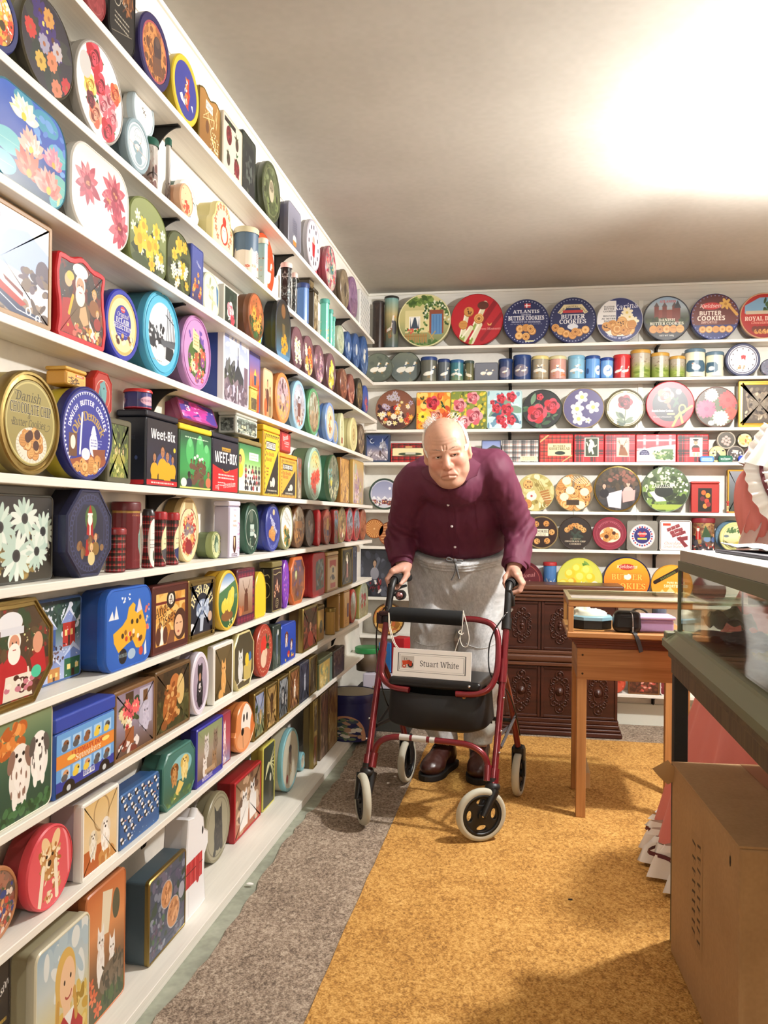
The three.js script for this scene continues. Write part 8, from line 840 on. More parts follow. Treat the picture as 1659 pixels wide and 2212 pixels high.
function nets(f, lo, hi, cell, colour) {
  const n = [0, 1, 2].map((k) => Math.ceil((hi[k] - lo[k]) / cell) + 1), [nx, ny, nz] = n, F = new Float32Array(nx * ny * nz), p = [0, 0, 0], at = (i, j, k) => (k * ny + j) * nx + i;
  for (let k = 0; k < nz; k++) for (let j = 0; j < ny; j++) for (let i = 0; i < nx; i++) { p[0] = lo[0] + i * cell; p[1] = lo[1] + j * cell; p[2] = lo[2] + k * cell; F[at(i, j, k)] = f(p); }
  const id = new Int32Array(nx * ny * nz).fill(-1), pos = [], idx = [];
  for (let k = 0; k < nz - 1; k++) for (let j = 0; j < ny - 1; j++) for (let i = 0; i < nx - 1; i++) {
    let m = 0, sx = 0, sy = 0, sz = 0, c = 0; const v = [];
    for (let q = 0; q < 8; q++) { v[q] = F[at(i + (q & 1), j + ((q >> 1) & 1), k + (q >> 2))]; if (v[q] < 0) m |= 1 << q; }
    if (m === 0 || m === 255) continue;
    for (let a = 0; a < 8; a++) for (let d = 0; d < 3; d++) { if (a & (1 << d)) continue; const b = a | (1 << d); if ((v[a] < 0) === (v[b] < 0)) continue; const t = v[a] / (v[a] - v[b]); sx += (a & 1) + (d === 0 ? t : 0); sy += ((a >> 1) & 1) + (d === 1 ? t : 0); sz += (a >> 2) + (d === 2 ? t : 0); c++; }
    id[at(i, j, k)] = pos.length / 3; pos.push(lo[0] + (i + sx / c) * cell, lo[1] + (j + sy / c) * cell, lo[2] + (k + sz / c) * cell);
  }
  for (let k = 1; k < nz - 1; k++) for (let j = 1; j < ny - 1; j++) for (let i = 1; i < nx - 1; i++) {
    const s = F[at(i, j, k)] < 0;
    if (s !== F[at(i + 1, j, k)] < 0) { const a = id[at(i, j - 1, k - 1)], b = id[at(i, j, k - 1)], c = id[at(i, j, k)], d = id[at(i, j - 1, k)]; s ? idx.push(a, b, c, a, c, d) : idx.push(a, c, b, a, d, c); }
    if (s !== F[at(i, j + 1, k)] < 0) { const a = id[at(i - 1, j, k - 1)], b = id[at(i - 1, j, k)], c = id[at(i, j, k)], d = id[at(i, j, k - 1)]; s ? idx.push(a, b, c, a, c, d) : idx.push(a, c, b, a, d, c); }
    if (s !== F[at(i, j, k + 1)] < 0) { const a = id[at(i - 1, j - 1, k)], b = id[at(i, j - 1, k)], c = id[at(i, j, k)], d = id[at(i - 1, j, k)]; s ? idx.push(a, b, c, a, c, d) : idx.push(a, c, b, a, d, c); }
  }
  const g = new THREE.BufferGeometry(), nrm = [], col = [], uv = [], e = cell * 0.5, o = [0, 0, 0];
  for (let i = 0; i < pos.length; i += 3) { const x = pos[i], y = pos[i + 1], z = pos[i + 2], gx = f([x + e, y, z]) - f([x - e, y, z]), gy = f([x, y + e, z]) - f([x, y - e, z]), gz = f([x, y, z + e]) - f([x, y, z - e]), l = Math.hypot(gx, gy, gz) || 1; nrm.push(gx / l, gy / l, gz / l); uv.push(x + z * 0.6, y); if (colour) { colour([x, y, z], o); col.push(...o); } }
  g.setAttribute('position', new THREE.Float32BufferAttribute(pos, 3)); g.setAttribute('normal', new THREE.Float32BufferAttribute(nrm, 3)); g.setAttribute('uv', new THREE.Float32BufferAttribute(uv, 2)); if (colour) g.setAttribute('color', new THREE.Float32BufferAttribute(col, 3)); g.setIndex(idx); return g;
}
// ---------- rollator ----------
{
  const t = thing('rollator', 'dark red four wheeled rollator with black seat, bag and foam backrest', 'rollator', [-0.304, FLOOR, -3.213], -10 * Math.PI / 180);
  const red = new THREE.MeshPhysicalMaterial({ color: 0x7a1622, roughness: 0.28, metalness: 0.45, clearcoat: 0.8, clearcoatRoughness: 0.15 }), black = paint(0x141414, 0.45), rubber = paint(0xb9b6a4, 0.75), foamM = paint(0x17191a, 0.95), seatM = paint(0x101012, 0.32);
  const R = 0.0125;
  for (const s of [-1, 1]) {
    const l = mesh('front_leg', merge([pipe([V(s * 0.238, 0.185, 0.212), V(s * 0.24, 0.45, 0.112), V(s * 0.238, 0.735, 0.004)], R, 30, 16), cyl(V(s * 0.238, 0.185, 0.212), V(s * 0.2385, 0.235, 0.193), 0.0185)]), red, t);
    const rl = mesh('rear_leg', pipe([V(s * 0.238, 0.56, 0.06), V(s * 0.238, 0.42, -0.08), V(s * 0.24, 0.21, -0.235)], R, 24, 16), red, t);
    mesh('leg_joint', cyl(V(s * 0.238, 0.6, 0.056), V(s * 0.239, 0.52, 0.086), 0.017), red, l); mesh('bar_socket', cyl(V(s * 0.215, 0.245, 0.196), V(s * 0.218, 0.195, 0.214), 0.0155), red, l);
    mesh('rivet', merge([[0.36, 0.158], [0.47, 0.115], [0.29, 0.184]].map(([y, z]) => { const g = new THREE.SphereGeometry(0.0045, 8, 6); g.translate(s * 0.252, y, z); return g; })), chrome, l);
    // handle: black tube rising from the collar and bent back to the grip
    mesh('handle', pipe([V(s * 0.238, 0.715, 0.012), V(s * 0.237, 0.79, -0.016), V(s * 0.235, 0.842, -0.036), V(s * 0.234, 0.868, -0.062), V(s * 0.233, 0.872, -0.1), V(s * 0.232, 0.87, -0.16)], 0.0135, 46, 16, 0.4), black, t);
    mesh('collar', cyl(V(s * 0.238, 0.705, 0.016), V(s * 0.2375, 0.745, 0.0), 0.0185), black, t);
    mesh('grip', merge([pipe([V(s * 0.2335, 0.868, -0.062), V(s * 0.233, 0.8725, -0.1), V(s * 0.231, 0.868, -0.24)], 0.0172, 24, 18), (() => { const q = new THREE.TorusGeometry(0.0172, 0.004, 8, 24); q.translate(s * 0.233, 0.8705, -0.082); return q; })()]), paint(0x1b1b1b, 0.7), t);
    const br = mesh('brake_lever', merge([pipe([V(s * 0.238, 0.852, -0.03), V(s * 0.246, 0.818, -0.04), V(s * 0.248, 0.79, -0.052)], 0.011, 20, 10), pipe([V(s * 0.246, 0.8, -0.05), V(s * 0.244, 0.82, -0.1), V(s * 0.238, 0.832, -0.16), V(s * 0.236, 0.834, -0.22)], 0.006, 24, 8)]), black, t);
    mesh('lever_pivot', merge([cyl(V(s * 0.25, 0.775, -0.03), V(s * 0.25, 0.775, -0.008), 0.006), cyl(V(s * 0.25, 0.775, -0.016), V(s * 0.236, 0.766, 0.012), 0.0022)]), chrome, br);
  }
  mesh('brake_cable', pipe([V(0.245, 0.78, -0.02), V(0.225, 0.745, 0.03), V(0.195, 0.69, 0.05), V(0.182, 0.62, 0.06), V(0.2, 0.54, 0.09), V(0.25, 0.48, 0.04), V(0.262, 0.38, -0.06), V(0.255, 0.26, -0.2)], 0.0028, 80, 8), black, t);
  mesh('brake_cable', pipe([V(-0.245, 0.78, -0.02), V(-0.275, 0.72, 0.0), V(-0.285, 0.62, 0.0), V(-0.27, 0.5, 0.0), V(-0.262, 0.38, -0.06), V(-0.255, 0.26, -0.2)], 0.0028, 80, 8), black, t);
  // backrest tube and foam
  mesh('backrest_tube', merge([pipe([V(-0.1, 0.476, 0.142), V(-0.165, 0.482, 0.136), V(-0.212, 0.51, 0.122), V(-0.226, 0.56, 0.1), V(-0.226, 0.64, 0.066)], 0.0115, 40, 14), pipe([V(-0.222, 0.742, 0.022), V(-0.1, 0.741, 0.022), V(0.06, 0.738, 0.022), V(0.13, 0.737, 0.022), V(0.185, 0.722, 0.024), V(0.212, 0.68, 0.04), V(0.222, 0.6, 0.078), V(0.218, 0.54, 0.106), V(0.195, 0.498, 0.13), V(0.15, 0.48, 0.138), V(0.08, 0.476, 0.142)], 0.0115, 110, 14)]), red, t);
  const fo = mesh('foam_backrest', lathe([[0.0115, -0.147], [0.024, -0.147], [0.0285, -0.142], [0.0285, 0.142], [0.024, 0.147], [0.0115, 0.147]], 30), foamM, t); fo.rotation.z = Math.PI / 2 - 0.012; fo.position.set(-0.072, 0.7405, 0.022);
  mesh('backrest_hinge', merge([box(-0.238, 0.742, 0.014, 0.062, 0.02, 0.03, 0.008), cyl(V(-0.268, 0.742, 0.0), V(-0.268, 0.7, 0.0), 0.016)]), paint(0x2e1214, 0.4), t);
  mesh('bell', (() => { const g = lathe([[0.0005, 0.016], [0.008, 0.014], [0.014, 0.007], [0.016, 0], [0.0005, 0]], 24); g.rotateX(Math.PI / 2); return g; })(), paint(0xb88a8c, 0.2, 0.9), t).position.set(-0.196, 0.812, -0.02);
  mesh('bell_mount', merge([cyl(V(-0.196, 0.812, -0.045), V(-0.196, 0.812, -0.021), 0.02), box(-0.216, 0.812, -0.034, 0.04, 0.012, 0.014, 0.004)]), black, t);
  // front cross bar with sticker remains
  const cb = mesh('cross_bar', pipe([V(-0.216, 0.205, 0.211), V(-0.214, 0.245, 0.2), V(-0.196, 0.285, 0.2), V(-0.15, 0.309, 0.2), V(-0.08, 0.314, 0.2), V(0.08, 0.314, 0.2), V(0.15, 0.309, 0.2), V(0.196, 0.285, 0.2), V(0.214, 0.245, 0.2), V(0.216, 0.205, 0.211)], 0.0112, 110, 14), red, t);
  for (const [a, b] of [[-0.115, -0.076], [-0.066, -0.012], [0.0, 0.02]]) { const g = new THREE.CylinderGeometry(0.0117, 0.0117, b - a, 20, 1, true, -0.9, 2.5); g.rotateZ(Math.PI / 2); g.rotateX(Math.PI / 2 * 0); g.translate((a + b) / 2, 0.314, 0.2); mesh('sticker', g, paint(0xc6c4be, 0.5), cb); }
  // seat and bag
  const seat = new RoundedBoxGeometry(0.355, 0.034, 0.25, 4, 0.014); { const p = seat.attributes.position; for (let i = 0; i < p.count; i++) { const x = p.getX(i), z = p.getZ(i); if (p.getY(i) > 0) p.setY(i, p.getY(i) + 0.006 * (1 - (x / 0.18) ** 2) * (1 - (z / 0.125) ** 2)); } seat.computeVertexNormals(); }
  seat.translate(-0.006, 0.503, 0.018); mesh('seat', seat, seatM, t); mesh('seat_snap', (() => { const g = new THREE.SphereGeometry(0.006, 12, 8); g.translate(0.13, 0.506, 0.142); return g; })(), chrome, t);
  { // soft bag: front, sides and bottom of one hanging pouch
    const N = 40, M = 24, pos = [], idx = [], P = (u, v) => { // u round the front from left to right edge, v down
      const a = -Math.PI * 0.5 + Math.PI * u, top = 0.492 - 0.028 * Math.sin(Math.PI * u) ** 2 * (u > 0.2 && u < 0.8 ? 1 : 0.9), bot = 0.325 + 0.03 * (2 * Math.abs(u - 0.5)) ** 3, y = top + (bot - top) * v, w = 0.19 + 0.012 * v, q = Math.sin(a), e = Math.sign(q) * Math.abs(q) ** 0.6, d = 0.118 * Math.abs(Math.cos(a)) ** 0.45 + 0.02 * Math.sin(v * Math.PI) * Math.cos(a) + 0.004 * Math.sin(u * 26 + v * 3) * v; const k = v > 0.86 ? Math.sqrt(Math.max(0, 1 - ((v - 0.86) / 0.14) ** 2 * 0.45)) : 1; return V(e * w * k - 0.004, y, 0.02 + d * k); };
    for (const o of [0, 0.004]) for (let j = 0; j <= M; j++) for (let i = 0; i <= N; i++) { const p = P(i / N, j / M); pos.push(p.x, p.y, p.z - o); }
    const S = (N + 1) * (M + 1); for (let j = 0; j < M; j++) for (let i = 0; i < N; i++) { const a = j * (N + 1) + i; idx.push(a, a + N + 1, a + 1, a + 1, a + N + 1, a + N + 2); idx.push(S + a, S + a + 1, S + a + N + 1, S + a + 1, S + a + N + 2, S + a + N + 1); }
    const edge = (a, b) => idx.push(a, b, S + a, b, S + b, S + a); for (let i = 0; i < N; i++) { edge(i, i + 1); edge(M * (N + 1) + i, M * (N + 1) + i + 1); } const mid = pos.length / 3; pos.push(-0.004, 0.325, 0.05); for (let i = 0; i < N; i++) idx.push(M * (N + 1) + i, mid, M * (N + 1) + i + 1); const back = mid + 1; pos.push(-0.194, 0.49, 0.02, 0.186, 0.49, 0.02, 0.19, 0.35, 0.02, -0.2, 0.35, 0.02); idx.push(back, back + 2, back + 1, back, back + 3, back + 2);
    const g = new THREE.BufferGeometry(); g.setAttribute('position', new THREE.Float32BufferAttribute(pos, 3)); g.setAttribute('uv', new THREE.Float32BufferAttribute(new Float32Array(pos.length / 3 * 2), 2)); g.setIndex(idx); g.computeVertexNormals(); const b = mesh('bag', g, new THREE.MeshPhysicalMaterial({ color: 0x101011, roughness: 0.62, side: THREE.DoubleSide }), t);
    const snap = (x, y, c) => { const q = new THREE.CylinderGeometry(0.0065, 0.0065, 0.004, 16); q.rotateX(Math.PI / 2); const z = P(0.5 + Math.asin(Math.max(-1, Math.min(1, Math.sign(x) * (Math.abs(x) / 0.19) ** (1 / 0.6)))) / Math.PI, 0.06).z; q.translate(x, y, z + 0.002); mesh('snap', q, c, b); }; snap(-0.16, 0.474, paint(0xb8b8ac, 0.3, 0.9)); snap(0.11, 0.466, paint(0xb07a4a, 0.3, 0.9));
  }
  // folding links
  for (const s of [-1, 1]) mesh('folding_link', merge([cyl(V(s * 0.25, 0.3, 0.15), V(s * 0.254, 0.36, -0.11), 0.0055), cyl(V(s * 0.23, 0.33, 0.14), V(s * 0.23, 0.31, -0.15), 0.007)]), s > 0 ? paint(0x77767a, 0.35, 0.8) : black, t);
  mesh('rear_brace', cyl(V(-0.235, 0.33, -0.14), V(0.235, 0.33, -0.14), 0.008), black, t);
  // wheels
  const wheelHub = (() => { const s = new THREE.Shape(); s.absarc(0, 0, 0.071, 0, TAU); for (let k = 0; k < 4; k++) { const a = k / 4 * TAU + 0.02, h = new THREE.Path(); const c = [Math.cos(a) * 0.045, Math.sin(a) * 0.045]; h.absellipse(c[0], c[1], 0.0125, 0.021, 0, TAU, true, a); s.holes.push(h); } const g = new THREE.ExtrudeGeometry(s, { depth: 0.014, bevelEnabled: true, bevelSize: 0.0015, bevelThickness: 0.002, bevelSegments: 2, curveSegments: 28 }); g.translate(0, 0, -0.007); const c = new THREE.CylinderGeometry(0.016, 0.016, 0.034, 20); c.rotateX(Math.PI / 2); const rim = lathe([[0.06, -0.012], [0.0735, -0.013], [0.0735, 0.013], [0.06, 0.012], [0.066, 0]], 44); rim.rotateX(Math.PI / 2); return merge([g, c, rim]); })();
  const tyre = (() => { const g = lathe([[0.072, -0.013], [0.08, -0.0155], [0.087, -0.0125], [0.091, -0.006], [0.0915, 0], [0.091, 0.006], [0.087, 0.0125], [0.08, 0.0155], [0.072, 0.013]], 60); g.rotateX(Math.PI / 2); return g; })();
  function wheel(x, z, turn, label) { const w = new THREE.Group(); w.name = 'wheel'; w.position.set(x, 0.0915, z); w.rotation.y = turn; w.userData.label = label; t.add(w); mesh('tyre', tyre, rubber, w); mesh('hub', wheelHub, black, w); mesh('axle_bolt', (() => { const c = new THREE.CylinderGeometry(0.005, 0.005, 0.04, 6); c.rotateX(Math.PI / 2); return c; })(), chrome, w); }
  wheel(0.206, 0.262, 0.62, 'front wheel turned to face the viewer'); wheel(-0.234, 0.262, -1.0, 'front wheel turned away'); wheel(-0.236, -0.26, Math.PI / 2); wheel(0.24, -0.265, Math.PI / 2);
  function fork(x, z, ax, az, turn) { // stem and two blades down to the axle
    const n = V(Math.sin(turn), 0, Math.cos(turn)), g = [cyl(V(x, 0.168, z), V(x, 0.207, z - 0.008), 0.02, 0.0185), (() => { const s = new THREE.SphereGeometry(0.027, 18, 12); s.scale(1, 0.8, 1); s.translate(x, 0.176, z); return s; })()];
    for (const s of [-1, 1]) { const o = n.clone().multiplyScalar(s * 0.021), a = V(x, 0.172, z).add(o), b = V(ax, 0.0915, az).add(o), mid = a.clone().lerp(b, 0.45); g.push(cyl(a, mid, 0.018, 0.0145, 14), cyl(mid, b, 0.0145, 0.011, 14)); } return merge(g);
  }
  mesh('fork', fork(0.236, 0.214, 0.206, 0.262, 0.62), black, t); mesh('fork', fork(-0.238, 0.214, -0.234, 0.262, -1.0), black, t);
  for (const s of [-1, 1]) { const x = s * 0.239; mesh('brake_housing', merge([cyl(V(x, 0.205, -0.238), V(x, 0.165, -0.262), 0.019), box(x - 0.021, 0.135, -0.262, 0.007, 0.11, 0.05, 0.003), box(x + 0.021, 0.135, -0.262, 0.007, 0.11, 0.05, 0.003), box(x, 0.19, -0.255, 0.05, 0.03, 0.05, 0.01), cyl(V(x + 0.026, 0.15, -0.235), V(x + 0.03, 0.09, -0.228), 0.004)]), black, t); }
  // white cords
  const cord = paint(0xe4e0d2, 0.9), cs = (pts, r = 0.0017) => pipe(pts.map((p) => V(...p)), r, 40, 6);
  mesh('cord', merge([cs([[-0.216, 0.75, 0.054], [-0.212, 0.7, 0.058], [-0.196, 0.65, 0.066], [-0.174, 0.615, 0.07]]), cs([[-0.214, 0.75, 0.054], [-0.206, 0.69, 0.058], [-0.186, 0.64, 0.066], [-0.164, 0.612, 0.07]]), cs([[-0.215, 0.745, 0.052], [-0.208, 0.7, 0.056], [-0.19, 0.65, 0.064], [-0.17, 0.606, 0.07]]), (() => { const q = new THREE.TorusGeometry(0.0135, 0.003, 8, 20); q.rotateY(Math.PI / 2); q.translate(-0.219, 0.742, 0.022); return q; })()]), cord, t);
  mesh('cord', merge([cs([[0.076, 0.77, 0.03], [0.08, 0.73, 0.052], [0.076, 0.69, 0.056], [0.06, 0.64, 0.06], [0.052, 0.615, 0.06]]), cs([[0.078, 0.765, 0.035], [0.096, 0.72, 0.052], [0.106, 0.67, 0.056], [0.098, 0.638, 0.058], [0.08, 0.642, 0.058], [0.072, 0.67, 0.056], [0.078, 0.7, 0.054]]), cs([[0.074, 0.7, 0.054], [0.066, 0.69, 0.058], [0.078, 0.682, 0.058], [0.084, 0.69, 0.056]], 0.0022)]), cord, t);
}
{ // name card standing on the seat
  const t = thing('name_card', 'white printed name card with a red tractor on the rollator seat', 'sign', [-0.304 + 0.985 * -0.02 - 0.174 * 0.128, FLOOR + 0.5225, -3.213 + 0.174 * -0.02 + 0.985 * 0.128], -10 * Math.PI / 180); t.rotation.set(-0.12, -10 * Math.PI / 180, 0, 'YXZ');
  const q = tile(600, 212, () => { bg('#f4f3ef'); for (const [a, b, c, w] of [[7, 16, '#4c4f50', 1.2], [9, 22, '#8a8d8c', 0.7]]) { G.strokeStyle = c; G.lineWidth = w; G.strokeRect(a, b, 100 - 2 * a, 100 - 2 * b - 2); } B('#c9c6bf', 10.5, 26, 17, 44); E(15, 62, 2.6, '#c03a1e'); E(15, 62, 1.2, '#e8d8c8'); E(23, 57, 3.6, '#2a2624'); E(23, 57, 1.9, '#c8401f'); Q('#d2481f', 12, 44, 20, 42, 22, 55, 13, 58); Q('#b83a18', 19, 40, 25, 44, 25, 54, 19, 54); L('#33302c', 0.6, 15, 42, 15, 33); L('#33302c', 0.6, 18, 40, 18, 34); L('#33302c', 0.8, 21, 40, 23, 46); T('Stuart White', 60, 50, 9.6, '#1f2022', 'serif', { w: 50 }); }, 9010);
  mesh('card', box(0, 0.0525, 0, 0.304, 0.105, 0.003, 0.0008), paint(0xf0efea, 0.6), t); const g = new THREE.PlaneGeometry(0.303, 0.104), uv = g.attributes.uv; for (let i = 0; i < uv.count; i++) uv.setXY(i, q.u0 + (q.u1 - q.u0) * uv.getX(i), q.v0 + (q.v1 - q.v0) * uv.getY(i)); g.translate(0, 0.0525, 0.0018); mesh('print', g, q.mat, t);
}
// the man

{
const man=thing('person','elderly man in maroon shirt and grey sweatpants leaning on a rollator','person',[-0.295,0,-3.68]);
const shirtM=(()=>{const t=texture(128,(u,v,o)=>{const n=228+27*((Math.floor(u*128)+Math.floor(v*128))% 2?0.6:1)*(0.7+0.3*vnoise(u*64,v*64,64));o[0]=o[1]=o[2]=Math.min(255,n);});t.repeat.set(14,14);return new THREE.MeshPhysicalMaterial({color:0x5c1e3a,map:t,bumpMap:t,bumpScale:0.0003,roughness:0.7,sheen:0.25,sheenColor:new THREE.Color(0xa85a78),side:THREE.DoubleSide});})();
const fleece=(()=>{const t=texture(256,(u,v,o)=>{const n=0.5*vnoise(u*90,v*40,128)+0.3*vnoise(u*128,v*128,128)+0.2*vnoise(u*20,v*20,20);mixc([172,175,176],[220,222,223],n,o);},true);t.repeat.set(3,3);return new THREE.MeshPhysicalMaterial({map:t,bumpMap:t,bumpScale:0.0006,roughness:0.9,side:THREE.DoubleSide});})();
const skinM=new THREE.MeshPhysicalMaterial({vertexColors:true,roughness:0.46,side:THREE.DoubleSide,sheen:0.1});
const N3=(x,y,z)=>noise.noise(x,y,z);
const HM=new THREE.Matrix4().makeRotationFromEuler(new THREE.Euler(0.3,0.06,0.16,'YXZ'));HM.setPosition(-0.008,1.388,0.515);const HI=HM.clone().invert(),he=HI.elements;
const toHead=(p,o)=>{o[0]=he[0]*p[0]+he[4]*p[1]+he[8]*p[2]+he[12];o[1]=he[1]*p[0]+he[5]*p[1]+he[9]*p[2]+he[13];o[2]=he[2]*p[0]+he[6]*p[1]+he[10]*p[2]+he[14];return o;};
const cranium=(q)=>smin(ell(q,[0,0.036,-0.012],[0.079,0.088,0.098]),ell(q,[0,0.03,0.02],[0.07,0.078,0.075]),0.03);
function headF(q){
const m=[Math.abs(q[0]),q[1],q[2]];let d=cranium(q);
d=smin(d,ell(m,[0,-0.04,0.02],[0.066,0.075,0.074]),0.035);
d=smin(d,ell(m,[0.045,-0.068,0.022],[0.03,0.036,0.042]),0.03);
d=smin(d,ell(m,[0.04,-0.026,0.064],[0.027,0.026,0.026]),0.024);
d=smin(d,ell(q,[0,-0.102,0.066],[0.028,0.022,0.024]),0.026);
d=smin(d,ell(q,[0,-0.115,0.02],[0.05,0.028,0.05]),0.03);
d=smin(d,cap(m,[0.008,0.02,0.09],[0.05,0.024,0.074],0.0105,0.01),0.018);
d=smin(d,ell(q,[0,-0.07,0.088],[0.036,0.02,0.016]),0.018);
d=smax(d,-ell(m,[0.031,0.0,0.1],[0.02,0.0125,0.02]),0.012);
d=smin(d,cap(q,[0,0.012,0.088],[0,-0.034,0.114],0.0095,0.0145),0.012);
d=smin(d,cap(m,[0,-0.036,0.112],[0.013,-0.04,0.101],0.0125,0.0095),0.008);
d=smin(d,cap(m,[0.02,-0.0145,0.092],[0.044,-0.0125,0.083],0.0052,0.0045),0.007);
d=smin(d,cap(m,[0.017,0.009,0.094],[0.046,0.004,0.084],0.0062,0.0055),0.007);
d=smin(d,cap(m,[0,-0.0655,0.1015],[0.022,-0.07,0.093],0.0062,0.004),0.007);
d=smin(d,cap(m,[0,-0.0805,0.1005],[0.017,-0.0825,0.094],0.0068,0.005),0.008);
d=smax(d,-cap(m,[0,-0.0725,0.1095],[0.028,-0.0795,0.0945],0.0027,0.0022),0.004);
d=smax(d,-cap(m,[0.022,-0.04,0.1065],[0.038,-0.076,0.0895],0.0022,0.0022),0.008);
d=smax(d,-cap(m,[0.031,-0.086,0.09],[0.036,-0.102,0.08],0.0018,0.0016),0.007);
d=smax(d,-cap(m,[0.005,0.026,0.1005],[0.006,0.04,0.099],0.0016,0.001),0.005);
d=smax(d,-cap(m,[0.007,-0.046,0.112],[0.008,-0.04,0.11],0.0036,0.002),0.003);
let e=ell(m,[0.083,-0.008,-0.014],[0.011,0.034,0.021]);e=smax(e,-ell(m,[0.096,-0.004,-0.01],[0.008,0.02,0.012]),0.006);e=smin(e,cap(m,[0.084,-0.03,-0.006],[0.082,-0.04,-0.002],0.009,0.007),0.008);
d=smin(d,e,0.01);
for(const[y,a]of[[0.046,1],[0.058,0.8],[0.07,0.6]])d+=q[2]>0.04?0.0006*a*Math.exp(-(((q[1]- y+0.004*Math.cos(q[0]*40))/0.0025)**2))*(Math.abs(q[0])<0.045?1:0):0;
return d;
}
const tmp=[0,0,0],neckA=[-0.005,1.32,0.44],neckB=[0.0,1.27,0.3];
const headWorld=(p)=>smin(headF(toHead(p,tmp)),cap(p,neckA,neckB,0.058,0.07),0.03);
const skinTone=(p,o)=>{const q=toHead(p,[0,0,0]),n=N3(p[0]*40,p[1]*40,p[2]*40),f=N3(p[0]*130,p[1]*130,p[2]*130);let r=0.6,g=0.335,b=0.235;const ruddy=Math.exp(-(((q[0])**2+(q[1]+0.034)**2+(q[2]- 0.112)**2)/0.0006))+0.8*Math.exp(-(((Math.abs(q[0])- 0.042)**2+(q[1]+0.03)**2+(q[2]- 0.08)**2)/0.0009));r+=0.02*ruddy;g -=0.08*ruddy;b -=0.05*ruddy;const lip=Math.exp(-(((q[1]+0.0735)/0.009)**2))*(Math.abs(q[0])<0.028&&q[2]>0.085?1:0);g -=0.07*lip;b -=0.045*lip;r -=0.04*lip;const spot=Math.max(0,N3(p[0]*70+9,p[1]*70,p[2]*70)- 0.42)*2;r -=0.12*spot;g -=0.1*spot;b -=0.07*spot;const k=1+0.06*n+0.04*f;o[0]=r*k;o[1]=g*k;o[2]=b*k;};
const headG=nets(headWorld,[-0.13,1.2,0.26],[0.12,1.55,0.66],0.0032,skinTone);
function handG(c,s,dir,wrist,cuffDir){
const X=(x,y,z)=>[c[0]+s*x+dir[0]*z,c[1]+y+dir[1]*z,c[2]+dir[2]*z],K=[],fing=[[0.036,0.0098,1],[0.0135,0.0102,1.06],[-0.009,0.0098,1],[-0.03,0.0088,0.86]];
const palmA=X(-0.012,0.055,-0.07);K.push([[...wrist],palmA,0.031,0.027]);
for(const[z,r,l]of fing){const m=X(0.014,0.035+0.002*l,z),p1=X(0.034*l,0.006,z+0.003),p2=X(0.025,-0.022*l,z+0.005),p3=X(0.002,-0.031*l,z+0.004);K.push([X(-0.01,0.05,-0.058+z*0.35),m,0.0155,r+0.003],[m,p1,r+0.0022,r+0.0005],[p1,p2,r+0.0002,r - 0.0006],[p2,p3,r - 0.0006,r - 0.0014]);}
const th=[[X(-0.018,0.042,-0.052),X(-0.033,0.022,-0.012),0.0175,0.0135],[X(-0.033,0.022,-0.012),X(-0.031,0.004,0.02),0.0125,0.0108],[X(-0.031,0.004,0.02),X(-0.021,-0.012,0.044),0.0106,0.0088]];
const f=(p)=>{let back=cap(p,...K[0]),d;for(let i=1;i<K.length;i+=4)back=smin(back,cap(p,...K[i]),0.014);d=back;for(let i=1;i<K.length;i+=4){let q=smin(cap(p,...K[i+1]),cap(p,...K[i+2]),0.003);q=smin(q,cap(p,...K[i+3]),0.003);d=smin(d,q,0.005);}let t=cap(p,...th[0]);d=smin(d,t,0.016);d=smin(d,smin(cap(p,...th[1]),cap(p,...th[2]),0.004),0.005);return d;};
const all=[wrist,palmA,...K.map((k)=>k[1]),...th.map((k)=>k[1])],lo=[9,9,9],hi=[-9,-9,-9];for(const p of all)for(let k=0;k<3;k++){lo[k]=Math.min(lo[k],p[k]- 0.036);hi[k]=Math.max(hi[k],p[k]+0.036);}
const tone=(p,o)=>{const n=N3(p[0]*60,p[1]*60,p[2]*60),kn=fing.reduce((a,[z])=>{const m=X(0.016,0.04,z);return a+Math.exp(-(((p[0]- m[0])**2+(p[1]- m[1])**2+(p[2]- m[2])**2)/0.00012));},0),v=Math.max(0,N3(p[0]*34+5,p[1]*60,p[2]*34)- 0.2);const k=1+0.07*n;o[0]=(0.6+0.02*kn - 0.06*v)*k;o[1]=(0.325 - 0.04*kn - 0.03*v)*k;o[2]=(0.235 - 0.03*kn+0.02*v)*k;};
return{geo:nets(f,lo,hi,0.0026,tone),nails:fing.map(([z])=>X(0.012,-0.036,z+0.005)),thumb:X(-0.027,-0.008,0.046)};
}
const gd=[-0.12,-0.02,0.99],hL=handG([-0.222,0.876,0.302],-1,gd,[-0.219,0.948,0.215],0),hR=handG([0.248,0.876,0.376],1,gd,[0.25,0.95,0.292],0);
const core=(p)=>{let d=smin(cap(p,[0,0.95,0.02],[0,1.27,0.24],0.13,0.12),cap(p,[-0.15,1.28,0.3],[0.16,1.31,0.3],0.05,0.05),0.08);for(const[s,e,w]of[[[-0.165,1.27,0.33],[-0.238,1.05,0.14],[-0.219,0.948,0.215]],[[0.175,1.31,0.33],[0.265,1.08,0.18],[0.25,0.95,0.292]]]){d=smin(d,cap(p,s,e,0.046,0.038),0.03);d=smin(d,cap(p,e,w,0.038,0.029),0.02);}for(const s of[-1,1]){const a=s<0?[-0.06,0.1,-0.03]:[0.093,0.1,-0.03];d=smin(d,cap(p,[s*0.09,0.88,0],[s*0.105,0.5,0.04],0.085,0.055),0.05);d=smin(d,cap(p,[s*0.105,0.5,0.04],a,0.055,0.038),0.03);}return smin(d,cap(p,neckA,neckB,0.055,0.065),0.03);};
const bodyG=nets(core,[-0.33,0.04,-0.18],[0.36,1.4,0.52],0.016,(p,o)=>{o[0]=0.6;o[1]=0.335;o[2]=0.235;});
const flat=(g)=>{const n=g.toNonIndexed();return n;};
